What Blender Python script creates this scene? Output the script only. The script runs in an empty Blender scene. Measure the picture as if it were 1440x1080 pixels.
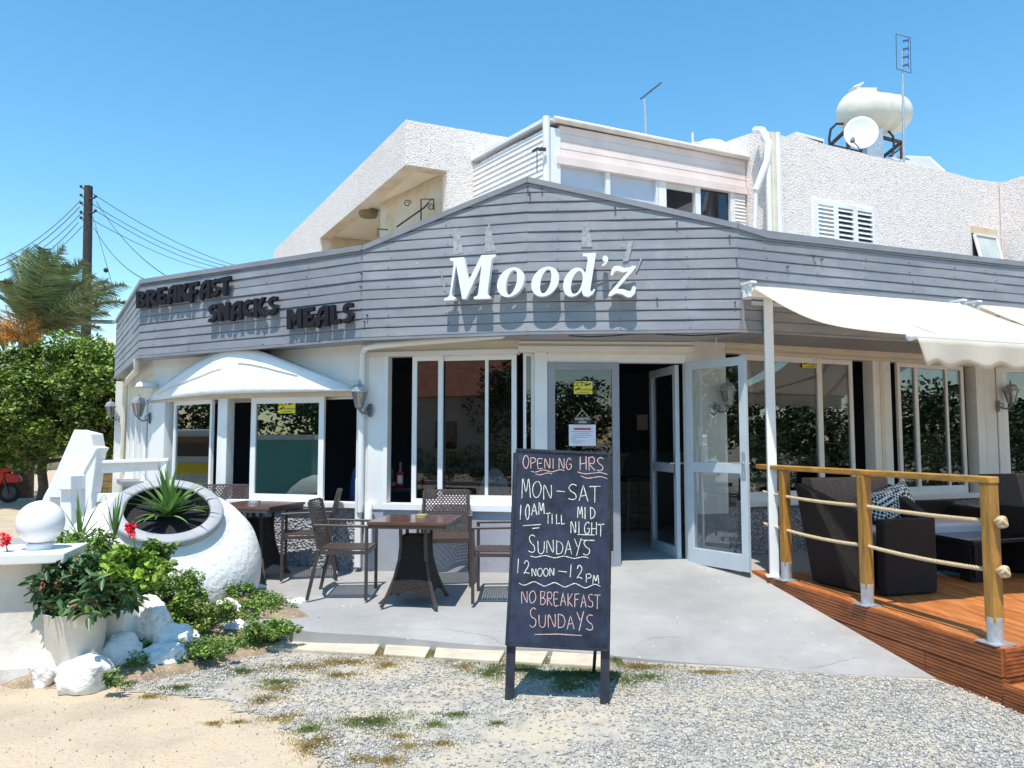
import bpy, bmesh, math, random
import numpy as np
from mathutils import Vector, Matrix, noise
from mathutils.geometry import tessellate_polygon
random.seed(7); RNG = np.random.default_rng(7)
R = math.radians
scene = bpy.context.scene
COL = scene.collection
# ------------------------------------------------------------------ camera, sky, sun, exposure
PITCH = math.atan(80 / 1080.0); CAMZ = 1.6
cam = bpy.data.cameras.new('camera'); camo = bpy.data.objects.new('camera', cam); COL.objects.link(camo)
camo.location = (0, 0, CAMZ); camo.rotation_euler = (math.pi / 2 + PITCH, 0, 0)
cam.sensor_width = 36; cam.lens = 27.0; cam.clip_end = 3000; cam.clip_start = .05
scene.camera = camo
world = bpy.data.worlds.new("World"); scene.world = world; world.use_nodes = True
SUN_EL = R(69.5); SUN_AZ = R(192)
nt = world.node_tree; bg = nt.nodes['Background']
sky = nt.nodes.new('ShaderNodeTexSky'); sky.sky_type = 'NISHITA'; sky.sun_disc = False
sky.sun_elevation = SUN_EL; sky.sun_rotation = SUN_AZ; sky.air_density = 1.2; sky.dust_density = .1; sky.ozone_density = 2.2
hs = nt.nodes.new('ShaderNodeHueSaturation'); hs.inputs['Saturation'].default_value = 1.28; hs.inputs['Hue'].default_value = .488; hs.inputs['Value'].default_value = 1.14
nt.links.new(sky.outputs[0], hs.inputs['Color']); nt.links.new(hs.outputs[0], bg.inputs[0]); bg.inputs[1].default_value = 0.15
sun = bpy.data.lights.new('sun', 'SUN'); sun.energy = 4.5; sun.angle = R(.5); sun.color = (1, .94, .845)
suno = bpy.data.objects.new('sun', sun); COL.objects.link(suno)
sdir = Vector((math.sin(SUN_AZ) * math.cos(SUN_EL), math.cos(SUN_AZ) * math.cos(SUN_EL), math.sin(SUN_EL)))
suno.rotation_euler = sdir.to_track_quat('Z', 'Y').to_euler(); suno.location = (0, -5, 30)
scene.view_settings.view_transform = 'Standard'; scene.view_settings.look = 'None'
scene.view_settings.exposure = 0.38; scene.view_settings.gamma = 1
scene.view_settings.use_curve_mapping = False
scene.cycles.max_bounces = 8; scene.cycles.transparent_max_bounces = 16
scene.cycles.use_denoising = True

# ------------------------------------------------------------------ geometry of the photograph -> world
cP, sP = math.cos(PITCH), math.sin(PITCH)
def ray(px, py):
    u = (px - 720) / 1080.0; v = (540 - py) / 1080.0; den = cP - sP * v
    return u / den, (sP + cP * v) / den
def W(px, py, D):
    a, b = ray(px, py); return Vector((a * D, D, CAMZ + b * D))
def G(px, py, z=0.0):
    a, b = ray(px, py); D = (z - CAMZ) / b; return Vector((a * D, D, z))
class Fac:                                   # a vertical plane through plan points A -> B, facing the street
    def __init__(s, A, B):
        s.A = Vector(A); s.B = Vector(B); s.d = (s.B - s.A).normalized(); s.L = (s.B - s.A).length
        n = Vector((s.d.y, -s.d.x))
        if n.dot(-s.A) < 0: n = -n
        s.n = n
    def P(s, t, z, o=0.0):
        p = s.A + s.d * t + s.n * o; return Vector((p.x, p.y, z))
    def at(s, px, py, o=0.0):
        a, b = ray(px, py); A = s.A + s.n * o
        # A + d t = D*(a,1)
        D = (A.x * s.d.y - A.y * s.d.x) / (a * s.d.y - s.d.x)
        p = Vector((a * D, D)); return (p - A).dot(s.d), CAMZ + b * D
    def X(s, px, py=600, o=0.0): return s.at(px, py, o)[0]
    def rot(s): return math.atan2(s.d.y, s.d.x)

# ------------------------------------------------------------------ mesh building
WM = {}
def wm(o): return WM.get(o.name, Matrix.Identity(4)) if o is not None else Matrix.Identity(4)
def tag(o, label=None, cat=None, group=None, kind=None):
    if label: o['label'] = label
    if cat: o['category'] = cat
    if group: o['group'] = group
    if kind: o['kind'] = kind
    return o
def thing(name, label, cat, loc=(0, 0, 0), rotz=0, group=None):
    o = bpy.data.objects.new(name, None); COL.objects.link(o); o.empty_display_size = .1
    o.location = loc; o.rotation_euler = (0, 0, rotz)
    WM[o.name] = Matrix.Translation(Vector(loc)) @ Matrix.Rotation(rotz, 4, 'Z')
    return tag(o, label, cat, group)
def mesh_obj(name, me, m, parent=None):
    o = bpy.data.objects.new(name, me); COL.objects.link(o)
    if m is not None and len(me.materials) == 0: me.materials.append(m)
    if parent is not None: o.parent = parent; WM[o.name] = wm(parent).copy()
    return o
class MB:
    def __init__(s): s.v = []; s.f = []
    def add(s, vs, fs):
        k = len(s.v); s.v += [Vector(v) for v in vs]; s.f += [tuple(i + k for i in f) for f in fs]; return s
    def hexa(s, c):                           # 8 corners: bottom 4 ccw, top 4 ccw
        return s.add(c, [(3, 2, 1, 0), (4, 5, 6, 7), (0, 1, 5, 4), (1, 2, 6, 5), (2, 3, 7, 6), (3, 0, 4, 7)])
    def box(s, x0, x1, y0, y1, z0, z1, M=None):
        c = [Vector(p) for p in ((x0, y0, z0), (x1, y0, z0), (x1, y1, z0), (x0, y1, z0), (x0, y0, z1), (x1, y0, z1), (x1, y1, z1), (x0, y1, z1))]
        if M is not None: c = [M @ p for p in c]
        return s.hexa(c)
    def fbox(s, F, t0, t1, z0, z1, o0, o1):
        a, b = max(o0, o1), min(o0, o1)
        c = [F.P(t0, z0, a), F.P(t1, z0, a), F.P(t1, z0, b), F.P(t0, z0, b), F.P(t0, z1, a), F.P(t1, z1, a), F.P(t1, z1, b), F.P(t0, z1, b)]
        return s.hexa(c)
    def bar(s, p, q, w, h, up=(0, 0, 1)):
        p, q = Vector(p), Vector(q); d = (q - p).normalized(); up = Vector(up)
        if abs(d.dot(up)) > .98: up = Vector((0, 1, 0))
        x = d.cross(up).normalized(); y = x.cross(d).normalized()
        c = []
        for e in (p, q):
            c += [e - x * w / 2 - y * h / 2, e + x * w / 2 - y * h / 2, e + x * w / 2 + y * h / 2, e - x * w / 2 + y * h / 2]
        return s.add(c, [(3, 2, 1, 0), (4, 5, 6, 7), (0, 1, 5, 4), (1, 2, 6, 5), (2, 3, 7, 6), (3, 0, 4, 7)])
    def tube(s, pts, r, n=8, caps=True):
        pts = [Vector(p) for p in pts]; k = len(pts)
        rs = r if isinstance(r, (list, tuple)) else [r] * k
        rings = []; x = None
        for i, p in enumerate(pts):
            d = (pts[min(i + 1, k - 1)] - pts[max(i - 1, 0)]).normalized()
            if x is None:
                up = Vector((0, 0, 1)) if abs(d.z) < .9 else Vector((1, 0, 0)); x = d.cross(up).normalized()
            else:
                x = (x - d * x.dot(d)).normalized()
            y = d.cross(x)
            rings.append([p + (x * math.cos(2 * math.pi * j / n) + y * math.sin(2 * math.pi * j / n)) * rs[i] for j in range(n)])
        vs = [v for g in rings for v in g]; fs = []
        for i in range(k - 1):
            for j in range(n):
                a = i * n + j; b = i * n + (j + 1) % n; fs.append((a, b, b + n, a + n))
        if caps: fs.append(tuple(range(n - 1, -1, -1))); fs.append(tuple((k - 1) * n + j for j in range(n)))
        return s.add(vs, fs)
    def lathe(s, prof, n=24, M=None):
        M = M or Matrix.Identity(4); vs = []; fs = []; k = len(prof)
        for (r, z) in prof:
            for j in range(n):
                a = 2 * math.pi * j / n; vs.append(M @ Vector((max(r, 1e-4) * math.cos(a), max(r, 1e-4) * math.sin(a), z)))
        for i in range(k - 1):
            for j in range(n):
                a = i * n + j; b = i * n + (j + 1) % n; fs.append((a, b, b + n, a + n))
        return s.add(vs, fs)
    def prism(s, poly, vec):                  # any simple polygon in space, pushed along vec
        poly = [Vector(p) for p in poly]; vec = Vector(vec); n = len(poly)
        tris = tessellate_polygon([poly])
        fs = []
        for t in tris: fs.append(tuple(t)); fs.append(tuple(n + i for i in reversed(t)))
        for i in range(n): j = (i + 1) % n; fs.append((i, j, n + j, n + i))
        return s.add(poly + [p + vec for p in poly], fs)
    def sphere(s, c, r, nu=20, nv=12, sz=1.0):
        c = Vector(c); pr = [(math.sin(math.pi * i / nv) * r, -math.cos(math.pi * i / nv) * r * sz) for i in range(nv + 1)]
        return s.lathe(pr, nu, Matrix.Translation(c))
    def build(s, name, m, parent=None, smooth=False, local=False, fixn=True):
        me = bpy.data.meshes.new(name)
        inv = Matrix.Identity(4) if (local or parent is None) else wm(parent).inverted()
        me.from_pydata([tuple(inv @ v) for v in s.v], [], s.f)
        if fixn:
            b = bmesh.new(); b.from_mesh(me)
            bmesh.ops.recalc_face_normals(b, faces=b.faces); b.to_mesh(me); b.free()
        me.update()
        if smooth:
            for p in me.polygons: p.use_smooth = True
            if smooth != 'all':
                try: me.set_sharp_from_angle(angle=R(40))
                except Exception: pass
        return mesh_obj(name, me, m, parent)
def bevel(o, w=.004, seg=2):
    b = o.modifiers.new('bevel', 'BEVEL'); b.width = w; b.segments = seg; b.limit_method = 'ANGLE'; b.angle_limit = R(40)
    return o
def copy_tree(o, loc=None, rotz=None, label=None, group=None, parent=None):
    c = o.copy(); COL.objects.link(c)
    if parent is not None: c.parent = parent
    if loc is not None: c.location = loc
    if rotz is not None: c.rotation_euler = (0, 0, rotz)
    if label: c['label'] = label
    if group: c['group'] = group
    for ch in list(o.children): copy_tree(ch, parent=c)
    return c
def np_mesh(name, V, F, m, parent=None, smooth=False):
    V = np.asarray(V, np.float32); F = np.asarray(F, np.int32); k = F.shape[1]
    me = bpy.data.meshes.new(name)
    me.vertices.add(len(V)); me.vertices.foreach_set('co', V.ravel())
    me.loops.add(F.size); me.loops.foreach_set('vertex_index', F.ravel())
    me.polygons.add(len(F)); me.polygons.foreach_set('loop_start', np.arange(0, F.size, k, dtype=np.int32))
    try: me.polygons.foreach_set('loop_total', np.full(len(F), k, dtype=np.int32))
    except Exception: pass
    if smooth: me.polygons.foreach_set('use_smooth', np.ones(len(F), dtype=bool))
    me.update(calc_edges=True)
    return mesh_obj(name, me, m, parent)

# ------------------------------------------------------------------ materials
MATS = {}
def mat(name, col, rough=.6, var=.08, vs=3.0, bump=0.0, bs=60.0, metal=0.0, island=0.0, stretch=(1, 1, 1), col2=None, spec=.5,
        tex='noise', detail=4.0, c2=None, c2s=1.0, c2t=(.5, .6), trans=0.0, bdist=.01, speck=None, transl=0.0):
    m = bpy.data.materials.new(name); m.use_nodes = True; t = m.node_tree; N = t.nodes; L = t.links
    b = N['Principled BSDF']; b.inputs['Roughness'].default_value = rough; b.inputs['Metallic'].default_value = metal
    b.inputs['Specular IOR Level'].default_value = spec
    co = N.new('ShaderNodeTexCoord'); mp = N.new('ShaderNodeMapping'); L.new(co.outputs['Object'], mp.inputs[0])
    mp.inputs['Scale'].default_value = stretch
    n1 = N.new('ShaderNodeTexNoise'); n1.inputs['Scale'].default_value = vs; n1.inputs['Detail'].default_value = detail; n1.inputs['Roughness'].default_value = .65
    L.new(mp.outputs[0], n1.inputs[0])
    r = N.new('ShaderNodeValToRGB'); L.new(n1.outputs[0], r.inputs[0])
    lo = [max(0, c * (1 - var * 2)) for c in col]; hi = [min(1, c * (1 + var * 1.6)) for c in (col2 or col)]
    r.color_ramp.elements[0].position = .3; r.color_ramp.elements[0].color = (*lo, 1)
    r.color_ramp.elements[1].position = .7; r.color_ramp.elements[1].color = (*hi, 1)
    out = r.outputs[0]
    def mix(a, bsock, fac, blend='MIX'):
        x = N.new('ShaderNodeMix'); x.data_type = 'RGBA'; x.blend_type = blend
        if isinstance(fac, float): x.inputs[0].default_value = fac
        else: L.new(fac, x.inputs[0])
        L.new(a, x.inputs[6])
        if isinstance(bsock, tuple): x.inputs[7].default_value = (*bsock, 1)
        else: L.new(bsock, x.inputs[7])
        return x.outputs[2]
    if c2 is not None:                        # stains / second colour with a shape of its own
        n2 = N.new('ShaderNodeTexNoise'); n2.inputs['Scale'].default_value = c2s; n2.inputs['Detail'].default_value = 6; n2.inputs['Roughness'].default_value = .7
        L.new(co.outputs['Object'], n2.inputs[0])
        r2 = N.new('ShaderNodeValToRGB'); r2.color_ramp.elements[0].position = c2t[0]; r2.color_ramp.elements[1].position = c2t[1]
        L.new(n2.outputs[0], r2.inputs[0]); out = mix(out, tuple(c2), r2.outputs[0])
    if speck is not None:                     # fine specks: (colour, scale, threshold)
        n3 = N.new('ShaderNodeTexNoise'); n3.inputs['Scale'].default_value = speck[1]; n3.inputs['Detail'].default_value = 2
        L.new(co.outputs['Object'], n3.inputs[0])
        r3 = N.new('ShaderNodeValToRGB'); r3.color_ramp.elements[0].position = speck[2]; r3.color_ramp.elements[1].position = speck[2] + .06
        L.new(n3.outputs[0], r3.inputs[0]); out = mix(out, tuple(speck[0]), r3.outputs[0])
    if island:
        g = N.new('ShaderNodeNewGeometry'); h = N.new('ShaderNodeHueSaturation'); 
        ma = N.new('ShaderNodeMath'); ma.operation = 'MULTIPLY_ADD'; L.new(g.outputs['Random Per Island'], ma.inputs[0])
        ma.inputs[1].default_value = island; ma.inputs[2].default_value = 1 - island / 2
        L.new(ma.outputs[0], h.inputs['Value']); L.new(out, h.inputs['Color']); out = h.outputs[0]
    L.new(out, b.inputs['Base Color'])
    if bump:
        if tex == 'voronoi':
            n4 = N.new('ShaderNodeTexVoronoi'); n4.inputs['Scale'].default_value = bs; ho = n4.outputs['Distance']
        else:
            n4 = N.new('ShaderNodeTexNoise'); n4.inputs['Scale'].default_value = bs; n4.inputs['Detail'].default_value = 3; ho = n4.outputs[0]
        L.new(mp.outputs[0], n4.inputs[0])
        bp = N.new('ShaderNodeBump'); bp.inputs['Strength'].default_value = bump; bp.inputs['Distance'].default_value = bdist
        L.new(ho, bp.inputs['Height']); L.new(bp.outputs[0], b.inputs['Normal'])
    if transl:
        tr = N.new('ShaderNodeBsdfTranslucent'); L.new(out, tr.inputs[0]); ms = N.new('ShaderNodeMixShader'); ms.inputs[0].default_value = transl
        L.new(b.outputs[0], ms.inputs[1]); L.new(tr.outputs[0], ms.inputs[2]); L.new(ms.outputs[0], N['Material Output'].inputs[0])
    MATS[name] = m; return m
def glass(name, tint, refl=1.0, base=.04, rough=0.0):
    m = bpy.data.materials.new(name); m.use_nodes = True; t = m.node_tree; N = t.nodes; L = t.links
    N.remove(N['Principled BSDF'])
    tr = N.new('ShaderNodeBsdfTransparent'); tr.inputs[0].default_value = (*tint, 1)
    gl = N.new('ShaderNodeBsdfGlossy'); gl.inputs['Roughness'].default_value = rough; gl.inputs[0].default_value = (.95, .97, 1, 1)
    lw = N.new('ShaderNodeFresnel'); lw.inputs[0].default_value = 1.55
    ma = N.new('ShaderNodeMath'); ma.operation = 'MULTIPLY_ADD'; ma.inputs[1].default_value = refl; ma.inputs[2].default_value = base
    L.new(lw.outputs[0], ma.inputs[0])
    mx = N.new('ShaderNodeMixShader'); L.new(ma.outputs[0], mx.inputs[0]); L.new(tr.outputs[0], mx.inputs[1]); L.new(gl.outputs[0], mx.inputs[2])
    L.new(mx.outputs[0], N['Material Output'].inputs[0]); MATS[name] = m; return m

M_white = mat('white_paint', (.82, .81, .785), .5, .04, 2, .15, 30, c2=(.66, .65, .6), c2s=2.2, c2t=(.58, .75))
M_frame = mat('white_aluminium', (.83, .825, .81), .35, .02, 4)
M_cream = mat('cream_trim', (.74, .67, .55), .5, .05, 3)
M_grey = mat('grey_plank_paint', (.262, .268, .292), .5, .1, 1.4, .25, 90, stretch=(1, 1, 3), island=.16, c2=(.205, .21, .235), c2s=.9, c2t=(.45, .62), speck=((.55, .56, .58), 45, .72))
M_greytrim = mat('grey_trim_paint', (.235, .24, .265), .45, .08, 3, .1, 40)
M_doorgrey = mat('grey_door_frame', (.28, .29, .33), .4, .05, 4)
M_doorblue = mat('pale_grey_door_frame', (.52, .58, .62), .35, .04, 4)
M_soffit = mat('soffit', (.35, .35, .36), .7, .06, 2)
M_letter = mat('white_letter', (.82, .84, .87), .3, .02, 4)
M_black = mat('black_letter', (.018, .018, .024), .75, .1, 8, spec=.15)
M_hood = mat('painted_hood', (.82, .82, .81), .45, .03, 2.5, .35, 14, bdist=.012)
M_pebble = mat('grey_pebbledash', (.34, .35, .38), .9, .25, 30, 1.0, 38, tex='voronoi', bdist=.03, speck=((.62, .62, .64), 60, .58))
M_dado = mat('grey_painted_render', (.36, .37, .42), .8, .06, 2, .25, 25)
M_stucco = mat('white_stucco', (.84, .75, .70), .95, .04, 9, .9, 46, bdist=.02, c2=(.76, .62, .54), c2s=.45, c2t=(.55, .85), speck=((.50, .46, .44), 36, .60))  # dark specks: shading of the rough relief put into the colour
M_beige = mat('beige_render', (.62, .47, .3), .9, .1, 2.5, .4, 40, c2=(.66, .58, .47), c2s=1.2, c2t=(.45, .62))
M_pink = mat('pinkish_cladding', (.82, .68, .62), .6, .05, 2, .1, 10)
M_siding = mat('white_siding', (.82, .78, .75), .5, .05, 3)
M_blind = mat('pale_blind', (.56, .60, .68), .6, .03, 2)
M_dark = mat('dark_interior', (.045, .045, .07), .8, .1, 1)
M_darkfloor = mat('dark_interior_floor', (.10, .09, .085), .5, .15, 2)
M_counter = mat('brown_bar_counter', (.16, .10, .07), .4, .25, 4, stretch=(1, 8, 8))
M_glass = glass('window_glass', (.62, .66, .68), .85, .03)
M_green = glass('green_tinted_glass', (.38, .62, .58), 1.1, .10)
M_clear = glass('clear_glass', (.9, .93, .93), .6, .01)
M_bgd = glass('dark_upper_glass', (.25, .26, .3), .8, .04)
M_conc = mat('patio_concrete', (.335, .332, .328), .75, .10, 1.1, .25, 120, c2=(.285, .28, .275), c2s=1.3, c2t=(.5, .72), bdist=.003, speck=((.56, .55, .52), 22, .70))
M_ledge = mat('pale_slab', (.56, .49, .38), .85, .1, 4, .4, 50, bdist=.005)
M_ground = mat('beige_ground', (.49, .395, .28), .95, .12, 1.6, .9, 45, c2=(.47, .35, .225), c2s=1.6, c2t=(.54, .70), bdist=.008, speck=((.25, .20, .15), 85, .63))
M_gravelbase = mat('gravel_dust', (.40, .37, .32), .95, .2, 9, .8, 150, c2=(.50, .43, .32), c2s=1.8, c2t=(.42, .62), bdist=.006)
M_stone = mat('gravel_stone', (.40, .39, .365), .85, .14, 40, island=.85)
M_rock = mat('whitewashed_rock', (.82, .80, .76), .85, .07, 6, .8, 16, c2=(.50, .42, .32), c2s=5, c2t=(.57, .68), bdist=.035)
M_sandrock = mat('sandstone_rock', (.62, .50, .34), .9, .12, 8, .6, 22, bdist=.02)
M_jar = mat('whitewashed_jar', (.80, .79, .76), .75, .04, 4, .8, 22, bdist=.014, c2=(.66, .62, .54), c2s=5, c2t=(.66, .75))
M_rim = mat('grey_jar_rim', (.36, .365, .385), .6, .06, 6, .25, 40)
M_soil = mat('dark_soil', (.02, .018, .02), 1, .3, 40, .8, 60)
M_globe = mat('white_globe', (.82, .82, .83), .25, .01, 2)
M_pot = mat('cream_pot', (.68, .62, .53), .75, .07, 4, .3, 30)
M_pillar = mat('pillar_render', (.66, .61, .54), .85, .08, 3, .5, 30, c2=(.74, .73, .7), c2s=2, c2t=(.5, .6))
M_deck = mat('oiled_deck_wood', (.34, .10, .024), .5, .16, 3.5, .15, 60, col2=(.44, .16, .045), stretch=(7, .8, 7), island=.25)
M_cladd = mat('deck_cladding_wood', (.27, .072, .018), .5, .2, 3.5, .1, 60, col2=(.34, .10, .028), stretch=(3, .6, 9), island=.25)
M_pine = mat('yellow_pine', (.40, .195, .038), .45, .22, 4, .1, 40, stretch=(5, 5, .8), c2=(.30, .14, .03), c2s=3.5, c2t=(.62, .68))
M_pineh = mat('yellow_pine_rail', (.44, .22, .042), .4, .22, 4, .1, 40, stretch=(5, .8, 5), c2=(.30, .14, .03), c2s=3.5, c2t=(.62, .68))
M_galv = mat('galvanised_steel', (.52, .54, .57), .4, .12, 20, metal=.6)
M_rope = mat('cream_rope', (.56, .43, .26), .85, .1, 60)
M_wick = mat('dark_wicker', (.022, .016, .015), .55, .3, 90, 1.0, 95, tex='voronoi', bdist=.012, spec=.35, stretch=(1, 1, 2.2), speck=((.055, .042, .038), 150, .56))
M_wickl = mat('brown_wicker', (.075, .052, .045), .5, .3, 90)
M_chair = mat('brown_chair_frame', (.06, .045, .042), .35, .08, 10)
M_table = mat('dark_table_top', (.105, .048, .036), .22, .12, 6, stretch=(1, 8, 1))
M_cush = mat('pale_cushion', (.66, .58, .6), .9, .05, 5)
M_awn = mat('white_awning_fabric', (.86, .80, .70), .85, .015, 3, transl=.5)
M_lamp = mat('lantern_grey', (.20, .21, .24), .4, .08, 10, metal=.2)
M_lampcap = mat('lantern_cap', (.40, .41, .43), .3, .08, 10, metal=.4)
M_lampg = glass('lantern_glass', (.8, .76, .66), .8, .18, .15)
M_board = mat('chalkboard_blue', (.017, .026, .055), .6, .35, 7, .12, 60, c2=(.035, .05, .085), c2s=5, c2t=(.5, .75), speck=((.07, .08, .1), 60, .68))
M_bframe = mat('chalkboard_frame', (.025, .03, .042), .6, .3, 12, .2, 50)
M_chalkw = mat('white_chalk', (.75, .75, .66), .95, .2, 90)
M_chalkp = mat('pink_chalk', (.66, .45, .42), .95, .2, 90)
M_yellow = mat('yellow_sticker', (.78, .66, .04), .5, .02, 4)
M_paper = mat('paper', (.72, .73, .8), .7, .01, 4)
M_ink = mat('dark_ink', (.03, .03, .035), .6, .01, 4)
M_red = mat('red_print', (.5, .04, .08), .5, .02, 4)
M_tan = mat('pale_green_plastic', (.55, .66, .72), .4, .02, 4)
M_tank = mat('cream_tank', (.76, .72, .62), .5, .05, 2)
M_rust = mat('rusty_steel', (.085, .04, .03), .8, .3, 12)
M_steel = mat('dark_steel', (.08, .08, .095), .5, .1, 10, metal=.3)
M_dish = mat('dish_grey', (.6, .63, .64), .4, .02, 3)
M_soot = None
M_iron = mat('wrought_iron', (.05, .03, .03), .6, .1, 10)
M_pole = mat('dark_pole', (.04, .035, .035), .8, .35, 4, .4, 20, stretch=(6, 6, 1))
M_wire = mat('black_cable', (.02, .02, .022), .6, .0, 4)
M_trunk = mat('brown_trunk', (.10, .07, .05), .9, .3, 6, .8, 25, bdist=.03)
M_leafdk = mat('dark_tree_leaf', (.085, .165, .026), .5, .25, .7, island=1.3, col2=(.20, .29, .05), transl=.2)
M_leafmd = mat('shrub_leaf', (.11, .20, .035), .5, .2, 3, island=1.1, col2=(.18, .29, .055), transl=.2)
M_leaflt = mat('light_green_leaf', (.20, .34, .035), .5, .15, 3, island=.7, col2=(.28, .42, .05), transl=.25)
M_leafbig = mat('broad_dark_leaf', (.055, .12, .045), .4, .2, 3, island=1.0, col2=(.09, .17, .06), transl=.12)
M_leafred = mat('dry_red_leaf', (.30, .09, .035), .7, .2, 3, island=.8)
M_yucca = mat('yucca_leaf', (.11, .22, .045), .4, .15, 2, island=.6, col2=(.2, .34, .09), transl=.15)
M_palm = mat('palm_leaf', (.12, .18, .075), .5, .15, 1, island=1.2, col2=(.23, .29, .14), transl=.15)
M_orange = mat('orange_palm_fruit', (.50, .23, .04), .6, .1, 3, island=.6)
M_grass = mat('short_grass', (.15, .19, .05), .7, .2, 3, island=.7)
M_dry = mat('dry_grass', (.36, .26, .08), .8, .2, 3, island=.7)
M_flower = mat('red_petal', (.75, .015, .03), .5, .05, 20)
M_redp = mat('red_scooter_paint', (.55, .02, .02), .25, .02, 4)
M_rubber = mat('black_rubber', (.02, .02, .02), .8, .1, 10)
M_yelwall = mat('yellow_block_wall', (.72, .52, .22), .9, .1, 4, .5, 12)
M_house = mat('far_house_render', (.62, .52, .40), .9, .06, 1)
M_roof = mat('red_tile_roof', (.45, .14, .07), .8, .2, 3, .5, 9)
M_asphalt = mat('asphalt', (.055, .055, .058), .9, .2, 12, .3, 90)
M_skin = mat('skin', (.42, .24, .16), .5, .04, 6)
M_shirt = mat('blue_shirt', (.04, .09, .28), .8, .08, 6)
M_trouser = mat('dark_trousers', (.03, .03, .05), .8, .08, 6)
M_hair = mat('brown_hair', (.06, .03, .02), .6, .2, 40)
M_solar = mat('solar_panel_back', (.42, .43, .42), .5, .05, 3)
M_kerb = mat('concrete_kerb', (.42, .38, .31), .9, .1, 4)
M_van = mat('van_green', (.16, .42, .38), .3, .02, 3)
def checker(name, a, b, sc):
    m = mat(name, a, .9); t = m.node_tree; c = t.nodes.new('ShaderNodeTexChecker'); c.inputs['Scale'].default_value = sc
    c.inputs[1].default_value = (*a, 1); c.inputs[2].default_value = (*b, 1)
    co = t.nodes.new('ShaderNodeTexCoord'); mp = t.nodes.new('ShaderNodeMapping'); mp.inputs['Rotation'].default_value = (.3, .5, .75)
    t.links.new(co.outputs['Object'], mp.inputs[0]); t.links.new(mp.outputs[0], c.inputs[0]); t.links.new(c.outputs[0], t.nodes['Principled BSDF'].inputs['Base Color']); return m
M_pillow = checker('black_white_pattern', (.03, .03, .035), (.72, .72, .7), 42)

# ------------------------------------------------------------------ plan
C0, C1, C2, C3, C4, C5 = (-6.58, 12.67), (-4.64, 9.5), (-1.533, 7.81), (.151, 7.38), (2.156, 7.22), (6.95, 8.98)
FF = [Fac(C0, C1), Fac(C1, C2), Fac(C2, C3), Fac(C3, C4), Fac(C4, C5)]
ZB, ZT, ZA = 2.652, 3.615, 4.185
def uvD(px, D, py=600): a, _ = ray(px, py); return (a * D, D)
WA = Fac(uvD(313, 8.8), uvD(507, 8.25))       # right face of the bay
WB = Fac(uvD(212, 9.9), uvD(313, 8.8))        # left face of the bay
W0 = Fac((-6.53, 12.98), uvD(212, 9.9))       # side wall going back
WU = Fac(uvD(212, 9.9), uvD(507, 8.25))       # plain wall above the bay
W2 = Fac(uvD(507, 8.25), uvD(728, 7.9))
W3 = Fac(uvD(728, 7.9), uvD(978, 8.0))
W4a = Fac(uvD(978, 8.0), uvD(1022, 8.1))
W4 = Fac(uvD(1022, 8.1), uvD(1385, 9.62))
W5 = Fac(uvD(1385, 9.62), (8.9, 10.3))
ZF = .27; ZD = .338
def ze(x): return min(.13, max(.004, .057 - .0356 * x))
def De(x):
    pts = [(-6, 6.9), (-2.4, 6.3), (-1.5, 6.13), (.745, 5.77), (2.88, 5.28), (9, 4.6)]
    for (a, b), (c, d) in zip(pts, pts[1:]):
        if x <= c: return b + (d - b) * (x - a) / (c - a)
    return 4.6
def zp(x, y):
    sl = min(.15, max(.05, .097 + .03 * (x + .2)))
    return ze(x) + max(0, y - De(x)) * sl
# ================================================================== SETTING: ground, patio, gravel
def struct(o): o['kind'] = 'structure'; return o
g = MB(); g.add([(-600, -600, -.004), (600, -600, -.004), (600, 900, -.004), (-600, 900, -.004)], [(0, 1, 2, 3)])
struct(g.build('ground', M_ground))
# gravel sheet in front of the patio
gp = [G(150, 952), G(205, 974), G(262, 980), G(312, 985), (G(330, 1002)), G(352, 998), G(395, 1012), G(425, 1040), G(448, 1062), G(486, 1100), G(540, 1200), G(700, 1900)]
gp = [Vector((p.x, p.y, 0)) for p in gp]
gp2 = []
for a, b in zip(gp, gp[1:]):
    for i in range(24):
        p = a.lerp(b, i / 24); q = noise.noise(p * 5) * .09 + noise.noise(p * 19) * .05 + noise.noise(p * 60) * .03; gp2.append(p + Vector((q, q * .6, 0)))
gp2 += [Vector((12, .6, 0)), Vector((12, 6.4, 0)), Vector((-2.0, 6.9, 0)), Vector((-3.4, 5.8, 0))]
me = bpy.data.meshes.new('gravel_bed'); me.from_pydata([tuple(p) for p in gp2], [], [tuple(range(len(gp2)))])
struct(mesh_obj('gravel_bed', me, M_gravelbase))
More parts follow.
